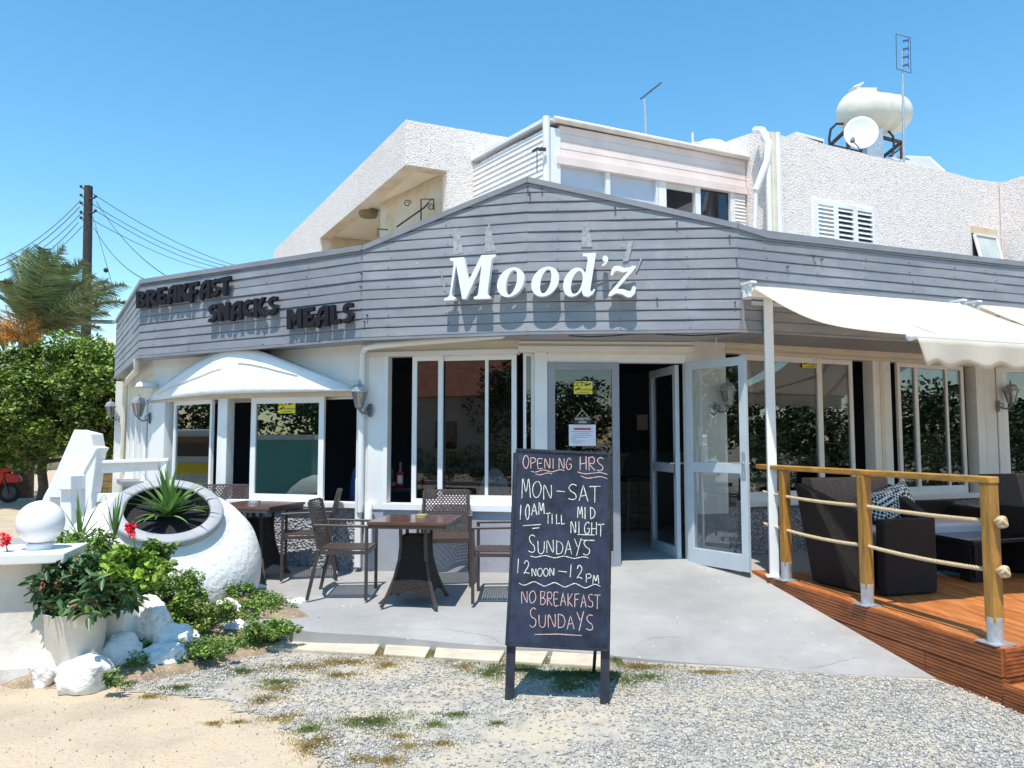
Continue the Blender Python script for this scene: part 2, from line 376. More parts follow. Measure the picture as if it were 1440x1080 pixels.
# patio: sloping concrete, front edge with a small face
xs = [-9 + i * .25 for i in range(int((4.6 + 9) / .25) + 1)]; pv = []; pf = []
NY = 14
for x in xs:
    y0 = De(x) + .018 * math.sin(x * 5) + .012 * noise.noise(Vector((x * 4, 0, 0)))
    if x > 3.3: y0 = De(x)
    pv.append((x, y0 - .004, -.02))
    for j in range(NY + 1):
        y = y0 + (10.4 - y0) * (j / NY) ** 1.2; pv.append((x, y, min(zp(x, y), .40)))
for i in range(len(xs) - 1):
    for j in range(NY + 1):
        a = i * (NY + 2) + j; pf.append((a, a + NY + 2, a + NY + 3, a + 1))
me = bpy.data.meshes.new('patio'); me.from_pydata(pv, [], pf); struct(mesh_obj('patio', me, M_conc))
ck = MB()                                      # hairline cracks in the concrete
for (x, y, a, n) in ((.9, 5.9, 1.2, 14), (-1.0, 6.25, .1, 30), (2.0, 5.5, .1, 14)):
    P = []
    for k in range(n): P.append(Vector((x, y, zp(x, y) + .0035))); a += random.uniform(-.35, .35); x += .045 * math.cos(a); y += .045 * math.sin(a); y = max(y, De(x) + .05)
    vs = []
    for k, p in enumerate(P): w_ = .0010 * math.sin(math.pi * (k + .5) / n) + .0004; vs += [p + Vector((0, -w_, 0)), p + Vector((w_ * .5, w_, 0))]
    ck.add(vs, [(2 * k, 2 * k + 1, 2 * k + 3, 2 * k + 2) for k in range(n - 1)])
tag(ck.build('patio_cracks', mat('crack_dirt', (.10, .095, .09), 1), fixn=False), 'hairline cracks in the grey patio', 'cracks', kind='stuff')
# pale slabs laid along the patio edge
for i, (a, b) in enumerate([(375, 541), (545, 612), (616, 716), (719, 776), (779, 862)]):
    y0 = 893 + (a - 455) * .055; y1 = 893 + (b - 455) * .055
    P = [G(a - 6, y0 + 21, .03), G(b - 14, y1 + 21, .03), G(b, y1 - 4, .035), G(a, y0 - 4, .035)]
    m = MB(); m.hexa([p - Vector((0, 0, .05)) for p in P] + P); o = m.build('paving_slab', M_ledge); bevel(o, .008)
    if i == 0: SL = thing('slab_path', 'row of pale flat slabs laid along the front edge of the grey patio', 'paving', (P[0].x, P[0].y, 0))
    o.parent = SL; o.matrix_parent_inverse = WM[SL.name].inverted()
# stones: gravel as real grains
def grains(name, n, xr, yr, keep, smin, smax, m, zf=lambda x, y: 0 * x):
    x = RNG.uniform(*xr, n); y = RNG.uniform(*yr, n)
    k = keep(x, y); x = x[k]; y = y[k]; n = len(x)
    base = np.array([(1, 0, 0), (0, 1, 0), (-1, 0, 0), (0, -1, 0), (0, 0, 1), (0, 0, -1)], float)
    V = base[None] * (1 + RNG.uniform(-.35, .35, (n, 6, 3))); V += RNG.uniform(-.2, .2, (n, 6, 3))
    s = smin + (smax - smin) * RNG.random(n) ** 2.2
    V *= (s[:, None] * RNG.uniform(.6, 1.3, (n, 3)))[:, None, :] * np.array([1, 1, .7])
    a = RNG.uniform(0, 6.28, n); c, sn = np.cos(a)[:, None], np.sin(a)[:, None]
    X = V[:, :, 0] * c - V[:, :, 1] * sn; Y = V[:, :, 0] * sn + V[:, :, 1] * c
    V[:, :, 0] = X + x[:, None]; V[:, :, 1] = Y + y[:, None]; V[:, :, 2] += (s * .35 + zf(x, y))[:, None]
    F = np.array([(0, 1, 4), (1, 2, 4), (2, 3, 4), (3, 0, 4), (1, 0, 5), (2, 1, 5), (3, 2, 5), (0, 3, 5)])
    FF_ = (F[None] + 6 * np.arange(n)[:, None, None]).reshape(-1, 3)
    return np_mesh(name, V.reshape(-1, 3), FF_, m)
def snoise(x, y, f, seed=0):                   # cheap smooth noise for masks
    v = 0
    for k, (a, b, p) in enumerate([(1, .3, .7), (.37, 1, 2.1), (-.8, .63, 4.2), (.55, -.9, 1.3), (1.7, .9, .2), (-1.1, 1.9, 3.3)]):
        v = v + np.sin(f * (a * x + b * y) * (1 + .15 * k) + p + seed)
    return v / 6
edgeL = [(p.x, p.y) for p in gp]
def left_of_edge(x, y):
    ey = np.array([p[1] for p in edgeL][::-1]); ex = np.array([p[0] for p in edgeL][::-1])
    return x > np.interp(y, ey, ex) + .10 * snoise(x, y, 9) - .05
Dev = np.vectorize(De)
def inside_gravel(x, y): return left_of_edge(x, y) & (y < Dev(x) - .03) & (np.abs(x) < y * .74 + .25) & (x < 3.05 - .23 * (y - 4.8) + 3 * (y < 3.4))
def dens(x, y):
    d = .26 + .5 * snoise(x, y, 1.9, .4) + .3 * snoise(x, y, 5.3, 1) + .5 * np.clip((x - .1) * 1.5, 0, 1) + .35 * (y < 4.25) + .5 * ((x < -1.9) & (y > 4.8))
    return inside_gravel(x, y) & (RNG.random(len(x)) < np.clip(d, .12, 1))
tag(grains('gravel', 165000, (-3.5, 3.6), (2.6, 6.2), dens, .003, .0125, M_stone), 'loose pale grey gravel in front of the patio', 'gravel', kind='stuff')
tag(grains('loose_pebbles', 5200, (-3.8, 1.0), (2.6, 6.0), lambda x, y: (~left_of_edge(x, y)) & (np.abs(x) < y * .74 + .25) & (RNG.random(len(x)) < .5), .002, .007, M_stone), 'a few pebbles strewn over the beige ground', 'pebbles', kind='stuff')
tag(grains('patio_grit', 5000, (-1.6, 3.2), (4.9, 8.0), lambda x, y: (y > Dev(x) + .0) & (x < 2.9 - .23 * (y - 5.2)) & (RNG.random(len(x)) < np.exp(-(y - Dev(x)) * 3.2) * .9 + .012), .0018, .006, M_stone, zf=lambda x, y: np.vectorize(zp)(x, y)), 'fine grit kicked up on the edge of the grey patio', 'grit', kind='stuff')
# grass and weeds growing in the gravel
def blades_mesh(name, pts, hmin, hmax, m, w=.003, lean=.6):
    n = len(pts); pts = np.asarray(pts); a = RNG.uniform(0, 6.28, n); h = RNG.uniform(hmin, hmax, n)
    l = RNG.uniform(.1, lean, n) * h; b = RNG.uniform(0, 6.28, n)
    wx, wy = np.cos(a) * w, np.sin(a) * w
    V = np.zeros((n, 3, 3)); V[:, 0] = pts; V[:, 1] = pts; V[:, 0, 0] -= wx; V[:, 0, 1] -= wy; V[:, 1, 0] += wx; V[:, 1, 1] += wy
    V[:, 2] = pts; V[:, 2, 0] += np.cos(b) * l; V[:, 2, 1] += np.sin(b) * l; V[:, 2, 2] += h
    return np_mesh(name, V.reshape(-1, 3), np.arange(3 * n).reshape(-1, 3), m)
def patch_pts(patches, per):
    patches = list(patches)
    out = []
    for (cx, cy, rx, ry) in patches:
        c = G(cx, cy); ex = G(cx + rx, cy).x - c.x; ey = abs(G(cx, cy - ry).y - c.y)
        n = int(per * ex * ey * 3.14 * 1000)
        for _ in range(n):
            r = abs(random.gauss(0, .62)); t = random.uniform(0, 6.28); r *= 1 + .45 * math.sin(3 * t + cx) + .25 * math.sin(7 * t + cy)
            x, y = c.x + ex * r * math.cos(t), c.y + ey * r * math.sin(t)
            if y < De(x) - .25: out.append((x, y, 0))
            elif y < De(x) - .02: out.append((x, y, .012))
    return out
green = [(520, 1016, 56, 12), (430, 905, 50, 6), (560, 912, 46, 4), (640, 925, 40, 6), (735, 938, 46, 9), (790, 950, 44, 10), (850, 948, 40, 8), (910, 952, 34, 6), (640, 1006, 26, 5), (340, 945, 30, 6), (250, 968, 26, 5), (436, 1026, 24, 8), (690, 946, 32, 9), (820, 948, 32, 9), (880, 958, 32, 8), (612, 1020, 22, 6), (800, 966, 26, 8), (455, 900, 60, 5),
         (180, 962, 14, 8), (700, 1018, 15, 4), (470, 908, 45, 5), (390, 960, 30, 6), (866, 930, 12, 8)]
dry = [(640, 918, 90, 9), (560, 922, 60, 6), (420, 938, 50, 6), (400, 1010, 30, 8), (440, 1050, 30, 11), (545, 1070, 34, 10), (620, 1046, 26, 6), (900, 940, 40, 5), (1000, 948, 40, 3), (480, 932, 45, 6), (542, 936, 20, 6), (478, 950, 28, 5), (372, 984, 22, 8), (450, 1042, 24, 9), (505, 1068, 26, 8), (652, 938, 18, 5),
       (575, 1050, 26, 6), (300, 1018, 15, 4), (335, 1016, 14, 3), (395, 968, 28, 7), (560, 1036, 20, 5), (700, 916, 20, 6), (210, 870 + 110, 20, 4)]
a = patch_pts(green, 44); tag(blades_mesh('grass', a, .004, .018, M_grass), 'short green tufts of grass growing in the gravel', 'grass', kind='stuff')
a = patch_pts(dry, 52); tag(blades_mesh('dry_grass', a, .003, .014, M_dry), 'dry yellow brown weeds flat on the gravel', 'grass', kind='stuff')

# ================================================================== RESTAURANT BUILDING
RB = thing('restaurant_building', 'single storey restaurant with grey plank fascia, white framed sliding windows and open glass doors', 'building', (0, 9, 0))
# --- grey plank fascia ---
fas = MB()
def top_z(F, t):                               # height of the fascia top along facets
    p = F.A + F.d * t
    if F is FF[2]: return ZT + (ZA - ZT) * max(0, t / F.L)
    if F is FF[3]:
        L4 = F.L * 1.12; return ZA + (ZT - ZA) * min(1, t / L4)
    if F is FF[4]: return ZT + max(0, (ZA - ZT) * .107 * (1 - t / .35))
    return ZT
for F in FF:                                   # backing wall behind the planks
    n = 1
    fas.add([F.P(0, ZB + .02, -.03), F.P(F.L, ZB + .02, -.03), F.P(F.L, top_z(F, F.L) - .02, -.03), F.P(0, top_z(F, 0) - .02, -.03),
             F.P(0, ZB + .02, -.10), F.P(F.L, ZB + .02, -.10), F.P(F.L, top_z(F, F.L) - .02, -.10), F.P(0, top_z(F, 0) - .02, -.10)],
            [(0, 1, 2, 3), (7, 6, 5, 4), (0, 4, 5, 1), (3, 2, 6, 7), (0, 3, 7, 4), (1, 5, 6, 2)])
FA = fas.build('fascia', M_greytrim, RB)
PH = .0985
for fi, F in enumerate(FF):
    k = 0
    while True:
        z0 = ZB + k * PH; z1 = z0 + PH - .006
        zmax = max(top_z(F, 0), top_z(F, F.L)) - .05
        if z0 > zmax - .012: break
        # span along t where the top line is above z0
        N = 26; ts = [F.L * i / N for i in range(N + 1)]
        ok = [t for t in ts if top_z(F, t) - .05 > z0 + .004]
        if len(ok) >= 2:
            t0, t1 = min(ok), max(ok)
            if fi == 2 and t0 > 0: t0 = max(0, (z0 + .054 - ZT) / (ZA - ZT) * F.L)
            if fi == 3 and t1 < F.L: t1 = min(F.L, (1 - (z0 + .054 - ZT) / (ZA - ZT)) * F.L * 1.12)
            cuts = [t0]; rj = random.Random(fi * 31 + k)
            if t1 - t0 > 2.2:
                c_ = t0 + rj.uniform(.9, 1.9)
                while c_ < t1 - .7: cuts.append(c_); c_ += rj.uniform(1.6, 2.4)
            cuts.append(t1)
            for ta, tb in zip(cuts, cuts[1:]):
                tb -= .0025 if tb != t1 else 0; dj = rj.uniform(-.002, .002)
                n = max(4, int((tb - ta) / .16)); vs = []; fs = []
                for i in range(n + 1):
                    t = ta + (tb - ta) * i / n; e = .0015 if 0 < i < n else (.004 if i == 0 else -.004)
                    w = noise.noise(Vector((t * 1.1 + fi * 7, k * 3.1, 0))) * .006 + noise.noise(Vector((t * 3.7 + fi * 9, k * 5.1, 4))) * .003
                    zz = min(z1, top_z(F, t) - .048)
                    zz = max(zz, z0 + .003)
                    sag = noise.noise(Vector((t * .9, k + fi * 11.3, 8))) * .004
                    vs += [F.P(t, z0 + sag, -.02), F.P(t, z0 + sag, .004 + w + dj), F.P(t, z0 + .007 + sag, .0075 + w + dj), F.P(t, zz, .0 + w * .5), F.P(t, zz, -.02)]
                for i in range(n):
                    for j in range(5):
                        a = i * 5 + j; b = i * 5 + (j + 1) % 5; fs.append((a, b, b + 5, a + 5))
                fs.append((0, 1, 2, 3, 4)); fs.append(tuple(n * 5 + j for j in range(5)))
                m = MB(); m.add(vs, fs); m.build('plank', M_grey, FA)
        k += 1
# capping boards on the top edge, bottom edge trim and soffit
for F in FF:
    tt = [0, F.L] if F is not FF[4] else [0, .35, F.L]
    for a, b in zip(tt, tt[1:]):
        m = MB(); za, zb_ = top_z(F, a), top_z(F, b)
        m.hexa([F.P(a, za - .055, .022), F.P(b, zb_ - .055, .022), F.P(b, zb_ - .055, -.13), F.P(a, za - .055, -.13),
                F.P(a, za, .022), F.P(b, zb_, .022), F.P(b, zb_, -.13), F.P(a, za, -.13)]); m.build('capping_board', M_greytrim, FA)
    m = MB(); m.fbox(F, -.003, F.L + .003, ZB - .028, ZB - .003, .02, -.05); m.build('bottom_trim', M_greytrim, FA)
sof = MB(); outer = [F.P(0, ZB - .012, -.03) for F in FF] + [FF[4].P(FF[4].L, ZB - .012, -.03)]
inner = [(-6.3, 13.3), (-4.3, 10.3), (-1.3, 8.7), (.2, 8.5), (2.3, 8.6), (8.4, 10.6)]
sof.add(outer + [Vector((x, y, ZB - .012)) for x, y in inner], [(i, i + 1, i + 7, i + 6) for i in range(5)])
sof.build('soffit', M_soffit, RB)
# roof slab
rf = MB(); top = [(p.x, p.y, 3.3) for p in outer] + [(9, 20, 3.3), (-6.2, 20, 3.3), (-6.4, 12.9, 3.3)]
rf.prism([Vector(p) for p in top], (0, 0, .12)); rf.build('roof', M_soffit, RB)
# --- interior shell ---
ins = MB(); hexin = [(-6.2, 13.4), (-4.5, 10.4), (-2.9, 9.4), (-1.5, 8.75), (.1, 8.45), (1.9, 8.5), (2.5, 8.75), (5.8, 10.1), (8.6, 10.9), (8.6, 14.8), (-7.2, 14.8)]
ins.add([Vector((x, y, .30)) for x, y in hexin], [tuple(range(len(hexin)))])
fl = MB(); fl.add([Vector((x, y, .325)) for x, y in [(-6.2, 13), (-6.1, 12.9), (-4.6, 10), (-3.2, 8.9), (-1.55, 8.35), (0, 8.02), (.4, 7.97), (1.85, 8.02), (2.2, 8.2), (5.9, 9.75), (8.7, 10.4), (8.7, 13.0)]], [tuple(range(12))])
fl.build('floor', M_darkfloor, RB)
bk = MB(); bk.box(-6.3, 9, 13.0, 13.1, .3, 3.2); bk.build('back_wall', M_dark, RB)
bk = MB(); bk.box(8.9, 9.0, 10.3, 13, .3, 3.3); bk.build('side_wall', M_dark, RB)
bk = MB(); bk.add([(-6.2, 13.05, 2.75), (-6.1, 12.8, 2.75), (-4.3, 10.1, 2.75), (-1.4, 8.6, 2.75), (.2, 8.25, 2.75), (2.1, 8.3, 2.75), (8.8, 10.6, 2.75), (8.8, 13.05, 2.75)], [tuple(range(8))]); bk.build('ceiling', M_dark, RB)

# --- facade pieces: columns, headers, bases and sliding windows ---
def fpart(F, t0, t1, z0, z1, o0, o1, name, m, parent=None, bv=0):
    b = MB(); b.fbox(F, t0, t1, z0, z1, o0, o1); o = b.build(name, m, parent or RB)
    if bv: bevel(o, bv)
    return o
def sash(F, xa, xb, z0, z1, o=0.0, fw=.045, gm=None, mull=(), bot=None, py=620, name='window', fm=None, dep=.035):
    t0, t1 = F.X(xa, py, o), F.X(xb, py, o); bot = bot or fw; b = MB()
    b.fbox(F, t0, t0 + fw, z0, z1, o, o - dep); b.fbox(F, t1 - fw, t1, z0, z1, o, o - dep)
    b.fbox(F, t0 + fw, t1 - fw, z0, z0 + bot, o - .002, o - dep + .002); b.fbox(F, t0 + fw, t1 - fw, z1 - fw, z1, o - .002, o - dep + .002)
    for mx in mull:
        tm = F.X(mx, py, o); b.fbox(F, tm - .017, tm + .017, z0 + bot, z1 - fw, o - .004, o - dep + .004)
    w = b.build(name, fm or M_frame, RB)
    q = MB(); q.fbox(F, t0 + fw - .005, t1 - fw + .005, z0 + bot - .005, z1 - fw + .005, o - dep / 2, o - dep / 2 - .005); q.build('pane', gm or M_glass, w)
    return w
# bay, two faces
ZH1, ZS1 = 2.085, .945
for F, x0, x1 in ((WA, 313, 507), (WB, 212, 313)):
    fpart(F, 0, F.L, -.05, ZS1 - .06, 0, -.12, 'wall_base', M_pebble)
    fpart(F, -.01, F.L + .01, ZS1 - .06, ZS1, .05, -.12, 'window_sill', M_frame, bv=.006)
    fpart(F, 0, F.L, ZH1, ZH1 + .17, 0, -.12, 'window_head', M_cream)
cw = [(WB, 212, 232), (WB, 307, 313.2), (WA, 312.8, 320), (WA, 502, 507.5)]
for F, a, b in cw: fpart(F, F.X(a), F.X(b), ZS1, ZH1, .012, -.12, 'column', M_white, bv=.004)
sash(WB, 243, 297, ZS1, ZH1, -.045, .045, M_green)
sash(WB, 232, 240, ZS1, ZH1, -.085, .03, M_glass)
sash(WA, 320, 324, ZS1, ZH1, -.085, .008, M_glass)
sash(WA, 352, 455, ZS1, ZH1, -.04, .065, M_green)
# plain wall above the bay
fpart(WU, 0, WU.L, 2.2, 3.3, 0, -.12, 'wall', M_white)
fpart(WU, .08, WU.L - .05, 2.06, 2.2, -.06, -.12, 'wall', M_white)
# side wall going back
fpart(W0, 0, W0.L, -.05, .95, 0, -.1, 'wall_base', M_pebble)
fpart(W0, 0, W0.L, .95, 1.0, .06, -.1, 'window_sill', M_frame)
fpart(W0, 0, W0.L, 2.2, 3.3, 0, -.1, 'wall', M_cream)
for a, b in ((0, .32), (1.0, 1.12), (1.75, 1.95), (2.6, 2.72), (W0.L - .18, W0.L)): fpart(W0, a, b, 1.0, 2.2, .012, -.1, 'column', M_white)
for a, b, o in ((.32, .9, -.04), (1.12, 1.5, -.04), (1.95, 2.4, -.04), (2.72, W0.L - .35, -.03)):
    b_ = MB()
    b_.fbox(W0, a, a + .05, 1, 2.2, o, o - .03); b_.fbox(W0, b - .05, b, 1, 2.2, o, o - .03); b_.fbox(W0, a + .05, b - .05, 1, 1.05, o, o - .03); b_.fbox(W0, a + .05, b - .05, 2.15, 2.2, o, o - .03)
    w = b_.build('window', M_frame, RB); q = MB(); q.fbox(W0, a + .045, b - .045, 1.045, 2.155, o - .012, o - .018); q.build('pane', M_glass, w)
fpart(W0, -.02, .06, -.02, 2.6, .16, .06, 'corner_post', M_white)
# middle window wall
ZH2, ZS2 = 2.50, .945
fpart(W2, 0, W2.L, -.05, ZS2 - .07, 0, -.12, 'wall_base', M_dado)
fpart(W2, W2.X(541), W2.L, ZS2 - .07, ZS2, .035, -.12, 'window_sill', M_frame, bv=.006)
fpart(W2, 0, W2.L, ZH2, ZH2 + .05, .03, -.12, 'window_head', M_white)
fpart(W2, 0, W2.L, ZH2 + .05, 3.3, 0, -.12, 'wall', M_cream)
fpart(W2, 0, W2.X(545), ZS2 - .07, ZH2, .012, -.12, 'column', M_white, bv=.005)
fpart(W2, W2.X(517), W2.X(518), ZS2 - .07, ZH2, .016, .01, 'column_strip', M_cream)
fpart(W2, W2.X(540.5), W2.X(546), ZS2 - .07, ZH2, .028, .01, 'column_strip', M_frame)
sash(W2, 579, 622, ZS2, ZH2, -.03, .05)
sash(W2, 615, 726, ZS2, ZH2, -.075, .05, mull=(684,), bot=.09)
# door wall
ZD0, ZDH = .325, 2.415
dx = lambda px: W3.X(px, 640)
fpart(W3, 0, dx(771), ZDH + .10, 3.3, 0, -.12, 'wall', M_cream)
fpart(W3, dx(771), W3.L, ZDH + .08, 3.3, 0, -.12, 'wall', M_cream)
fpart(W3, 0, W3.L, ZDH + .115, ZDH + .165, .035, 0, 'cornice', M_white); fpart(W3, 0, W3.L, ZDH + .19, ZDH + .215, .02, 0, 'cornice', M_white)
fpart(W3, dx(752), dx(770), .2, ZDH + .10, .01, -.10, 'column', M_white, bv=.004)
fpart(W3, dx(770), dx(968), ZDH, ZDH + .08, -.002, -.12, 'door_head', M_white)
fpart(W3, dx(966), W3.L, .2, ZDH + .08, .006, -.12, 'column', M_white)
fpart(W3, 0, dx(752), .2, ZS2 - .07, 0, -.12, 'wall_base', M_dado)
sash(W3, 736, 751, ZS2 - .05, ZDH + .10, -.09, .03)
fpart(W3, dx(770), dx(872), .285, ZD0, .02, -.2, 'doorstep', M_conc)
fpart(W3, dx(872), dx(968), .285, ZD0 - .003, .02, -.2, 'doorstep', M_conc)
def door_leaf(P, Q, z0, z1, fm, name='door', mid=.98, fw=.075, gm=None, handle=0):
    F = Fac(P, Q); L = F.L; b = MB()
    b.fbox(F, 0, fw, z0, z1, .022, -.022); b.fbox(F, L - fw, L, z0, z1, .022, -.022)
    b.fbox(F, fw, L - fw, z0, z0 + .16, .02, -.02); b.fbox(F, fw, L - fw, z1 - .085, z1, .02, -.02)
    b.fbox(F, fw, L - fw, z0 + mid - .05, z0 + mid + .05, .02, -.02)
    d = b.build(name, fm, RB, fixn=True); bevel(d, .003)
    q = MB(); q.fbox(F, fw - .004, L - fw + .004, z0 + .156, z0 + mid - .046, .003, -.003); q.build('pane', gm or M_clear, d)
    q = MB(); q.fbox(F, fw - .004, L - fw + .004, z0 + mid + .046, z1 - .081, .003, -.003); q.build('pane', gm or M_clear, d)
    if handle:
        h = MB(); t = L - .03 if handle > 0 else .03
        h.fbox(F, t - .02, t + .02, z0 + .88, z0 + 1.14, .028, -.028)
        for s_ in (-1, 1):
            h.tube([F.P(t, z0 + 1.03, .02 * s_), F.P(t, z0 + 1.03, .07 * s_), F.P(t - .1 * (1 if handle > 0 else -1), z0 + 1.03, .075 * s_)], .009, 6)
        h.build('handle', M_galv, d)
    return d
def pt2(F, t, o=0): p = F.P(t, 0, o); return (p.x, p.y)
door_leaf(pt2(W3, dx(770.5), -.01), pt2(W3, dx(871.5), -.01), ZD0 - .01, ZDH, M_doorgrey, gm=M_glass)
H1 = pt2(W3, dx(967), .01)
door_leaf(H1, (2.262, 7.40), .355, 2.42, M_doorblue, handle=1)
door_leaf((1.74, 8.08), (1.60, 8.83), .335, 2.40, M_doorblue, handle=-1, gm=M_clear)
# right of the doors
fpart(W4a, 0, W4a.L, .25, ZS2 - .1, 0, -.12, 'wall_base', M_dado)
fpart(W4a, 0, W4a.L, ZS2 - .1, 3.3, .004, -.12, 'column', M_white)
ZH4, ZS4 = 2.53, .965
w4 = lambda px: W4.X(px, 600)
fpart(W4, 0, W4.L, .2, ZS4 - .06, 0, -.12, 'wall_base', M_pebble)
fpart(W4, w4(1044), W4.L, ZS4 - .06, ZS4, .06, -.12, 'window_sill', M_frame, bv=.006)
fpart(W4, 0, W4.L, ZH4, 3.3, .0, -.12, 'wall', M_cream)
fpart(W4, 0, W4.L, ZH4 + .09, ZH4 + .13, .03, 0, 'cornice', M_cream); fpart(W4, 0, W4.L, ZH4 + .0, ZH4 + .035, .022, 0, 'cornice', M_cream)
for a, b in ((1229, 1254), (1374, 1385)): fpart(W4, w4(a), w4(b), ZS4, ZH4, .012, -.14, 'column', M_white, bv=.005)
fpart(W4, w4(1238), w4(1243), ZS4, ZH4, .02, .01, 'column_strip', M_cream)
sash(W4, 1044, 1158, ZS4, ZH4, -.03, .06, bot=.09)
sash(W4, 1154, 1202, ZS4, ZH4, -.075, .05, bot=.09)
sash(W4, 1265, 1294, ZS4, ZH4, -.03, .05, bot=.09)
sash(W4, 1288, 1359, ZS4, ZH4, -.075, .05, mull=(1335,), bot=.09)
fpart(W5, 0, W5.L, .2, ZS4 - .06, 0, -.12, 'wall_base', M_pebble)
fpart(W5, 0, W5.L, ZH4, 3.3, 0, -.12, 'wall', M_cream)
for a, b in ((0, .17), (.19, .30)): fpart(W5, a, b, ZS4 - .06, ZH4, .015, -.12, 'column', M_white, bv=.005)
b_ = MB(); b_.fbox(W5, .30, .36, ZS4, ZH4, 0, -.04); b_.fbox(W5, 1.9, 1.96, ZS4, ZH4, 0, -.04); b_.fbox(W5, .36, 1.9, ZS4, ZS4 + .06, -.002, -.04); b_.fbox(W5, .36, 1.9, ZH4 - .06, ZH4, -.002, -.04)
w = b_.build('window', M_frame, RB); q = MB(); q.fbox(W5, .35, 1.91, ZS4 + .05, ZH4 - .05, -.02, -.026); q.build('pane', M_glass, w)
fpart(W5, 1.96, W5.L, ZS4 - .06, ZH4, 0, -.12, 'wall', M_white)
# --- painted hood over the bay ---
top = [(207, 564), (222, 549), (240, 535), (262, 519), (283, 506), (302, 495), (314, 488.5), (322, 487), (336, 488), (354, 491), (376, 499), (398, 508), (420, 516.5), (440, 524), (460, 531.5), (480, 540), (502, 549)]
def HB(u):                                     # bottom front edge, px
    if u < .32: a = u / .32; return W(207 + 90 * a, 564 - 10.5 * a, 9.95 + (8.62 - 9.95) * a)
    a = (u - .32) / .68; return W(297 + 205 * a, 553.5 - 4.5 * a, 8.62 + (8.12 - 8.62) * a)
hv = []; NU = len(top); NVv = 9
for i, (px, py) in enumerate(top):
    u = i / (NU - 1); oo = .01 + .27 * math.sin(math.pi * u) ** .7; t, z = WU.at(px, py, oo); T = WU.P(t, z, oo); hv.append(WU.P(t, z - .03, .004))
    uu = (px - 207) / 295.0; u2 = uu if True else u
    B = HB(min(1, max(0, .32 * (px - 207) / 90.0 if px < 297 else .32 + .68 * (px - 297) / 205.0)))
    for j in range(NVv):
        v = j / (NVv - 1); p = T.lerp(B, v); bulge = math.sin(v * math.pi) * .004 * math.sin(math.pi * min(1, max(0, i / (NU - 1))))
        p = p + Vector((WU.n.x, WU.n.y, .6)) * bulge
        if i not in (0, NU - 1) and 0 < v < 1: p += Vector((0, 0, 1)) * noise.noise(p * 3) * .012
        hv.append(p)
hf = []
for i in range(NU - 1):
    for j in range(NVv):
        a = i * (NVv + 1) + j; hf.append((a, a + NVv + 1, a + NVv + 2, a + 1))
m = MB(); m.add(hv, hf); hood = m.build('hood', M_hood, RB, smooth='all'); s_ = hood.modifiers.new('solid', 'SOLIDIFY'); s_.thickness = .025; s_.offset = 0
sm = MB()                                       # raised seams across the hood
for (i0, i1, j) in ((1, 7, 4), (8, 13, 3)):
    pts = [hv[i * (NVv + 1) + j + 1] + Vector((WU.n.x, WU.n.y, .5)) * .02 for i in range(i0, i1)]
    sm.tube(pts, .006, 5)
sm.build('seam', M_cream, hood)
# small round cap beside the hood
m = MB(); c = W(206, 541, 9.75); m.lathe([(0, .05), (.06, .045), (.11, .02), (.13, -.03), (.11, -.03)], 16, Matrix.Translation(c)); m.build('vent_cap', M_white, RB, smooth=True)
# --- gutter pipes ---
m = MB(); p = [W(712, 466, 7.55), W(705, 472, 7.6), W(600, 480, 7.78), W(530, 486, 7.92), W(514, 489, 7.97)]
p2 = W2.P(W2.X(511), 0, .06)
p += [Vector((p2.x, p2.y, 2.52)), Vector((p2.x, p2.y, 1.4)), Vector((p2.x, p2.y, .85))]
m.tube(p, .035, 10); dp = m.build('downpipe', M_frame, RB, smooth=True)
m = MB(); m.tube([Vector((p2.x + .1, p2.y - .02, .93)), Vector((p2.x + .1, p2.y - .06, .88)), Vector((p2.x + .1, p2.y - .04, .5))], .042, 10); m.build('drain_elbow', M_white, RB, smooth=True)
m = MB(); m.fbox(W2, W2.X(504), W2.X(512.5), .27, 1.2, .07, .02); o = m.build('pipe_casing', M_white, RB); bevel(o, .01)
m = MB(); a = W(192, 505, 9.75); m.tube([a, a + Vector((.0, .02, -.14)), W(181, 533, 11.0), W(176.5, 541, 12.3), Vector((W(176, 545, 12.5).x, 12.5, .2))], .04, 8); m.build('downpipe', M_cream, RB, smooth=True)
# cables under the fascia
m = MB(); pts = [W(1008, 468, 7.5), W(1007, 480, 7.9), W(1008, 500, 7.95), W(1007, 530, 7.97)]; m.tube(pts, .006, 5); m.build('cable', M_white, RB)
m = MB(); m.tube([FF[3].P(.4 + .2 * i, ZB - .035 - .012 * math.sin(i * 1.3), -.05) for i in range(9)], .006, 5); m.build('cable', M_wire, RB)
# bolts and seam strip on the fascia
m = MB(); m.fbox(FF[4], .02, .045, ZB, ZB + .36, .022, .0); m.build('seam_strip', M_greytrim, FA)
bt = MB()
for px, py, F in ((508, 385, FF[1]), (507, 403, FF[1]), (508, 352, FF[2]), (742, 262, FF[3]), (745, 273, FF[3]), (762, 264, FF[3]), (865, 292, FF[3]), (952, 313, FF[3]), (1026, 332, FF[3]), (1036, 364, FF[3]), (1034, 425, FF[3]), (924, 420, FF[3]), (1145, 360, FF[4]), (1156, 365, FF[4]), (1108, 375, FF[4]), (512, 452, FF[2]), (516, 443, FF[2])):
    t, z = F.at(px, py, .02); bt.tube([F.P(t, z, .005), F.P(t, z, .035)], .008, 6)
bt.build('bolts', M_steel, FA)['kind'] = 'stuff'
nh = MB()
for F in FF[1:]:
    for k in range(15):
        for i in range(int(F.L / .62)):
            t = .3 + i * .62 + random.uniform(-.03, .03); z = ZB + k * PH + .02 + random.uniform(-.004, .004)
            if z < top_z(F, t) - .09 and random.random() < .8: nh.fbox(F, t - .004, t + .004, z - .004, z + .004, .014, .0)
nh.build('nail_heads', M_steel, FA, fixn=False)['kind'] = 'stuff'
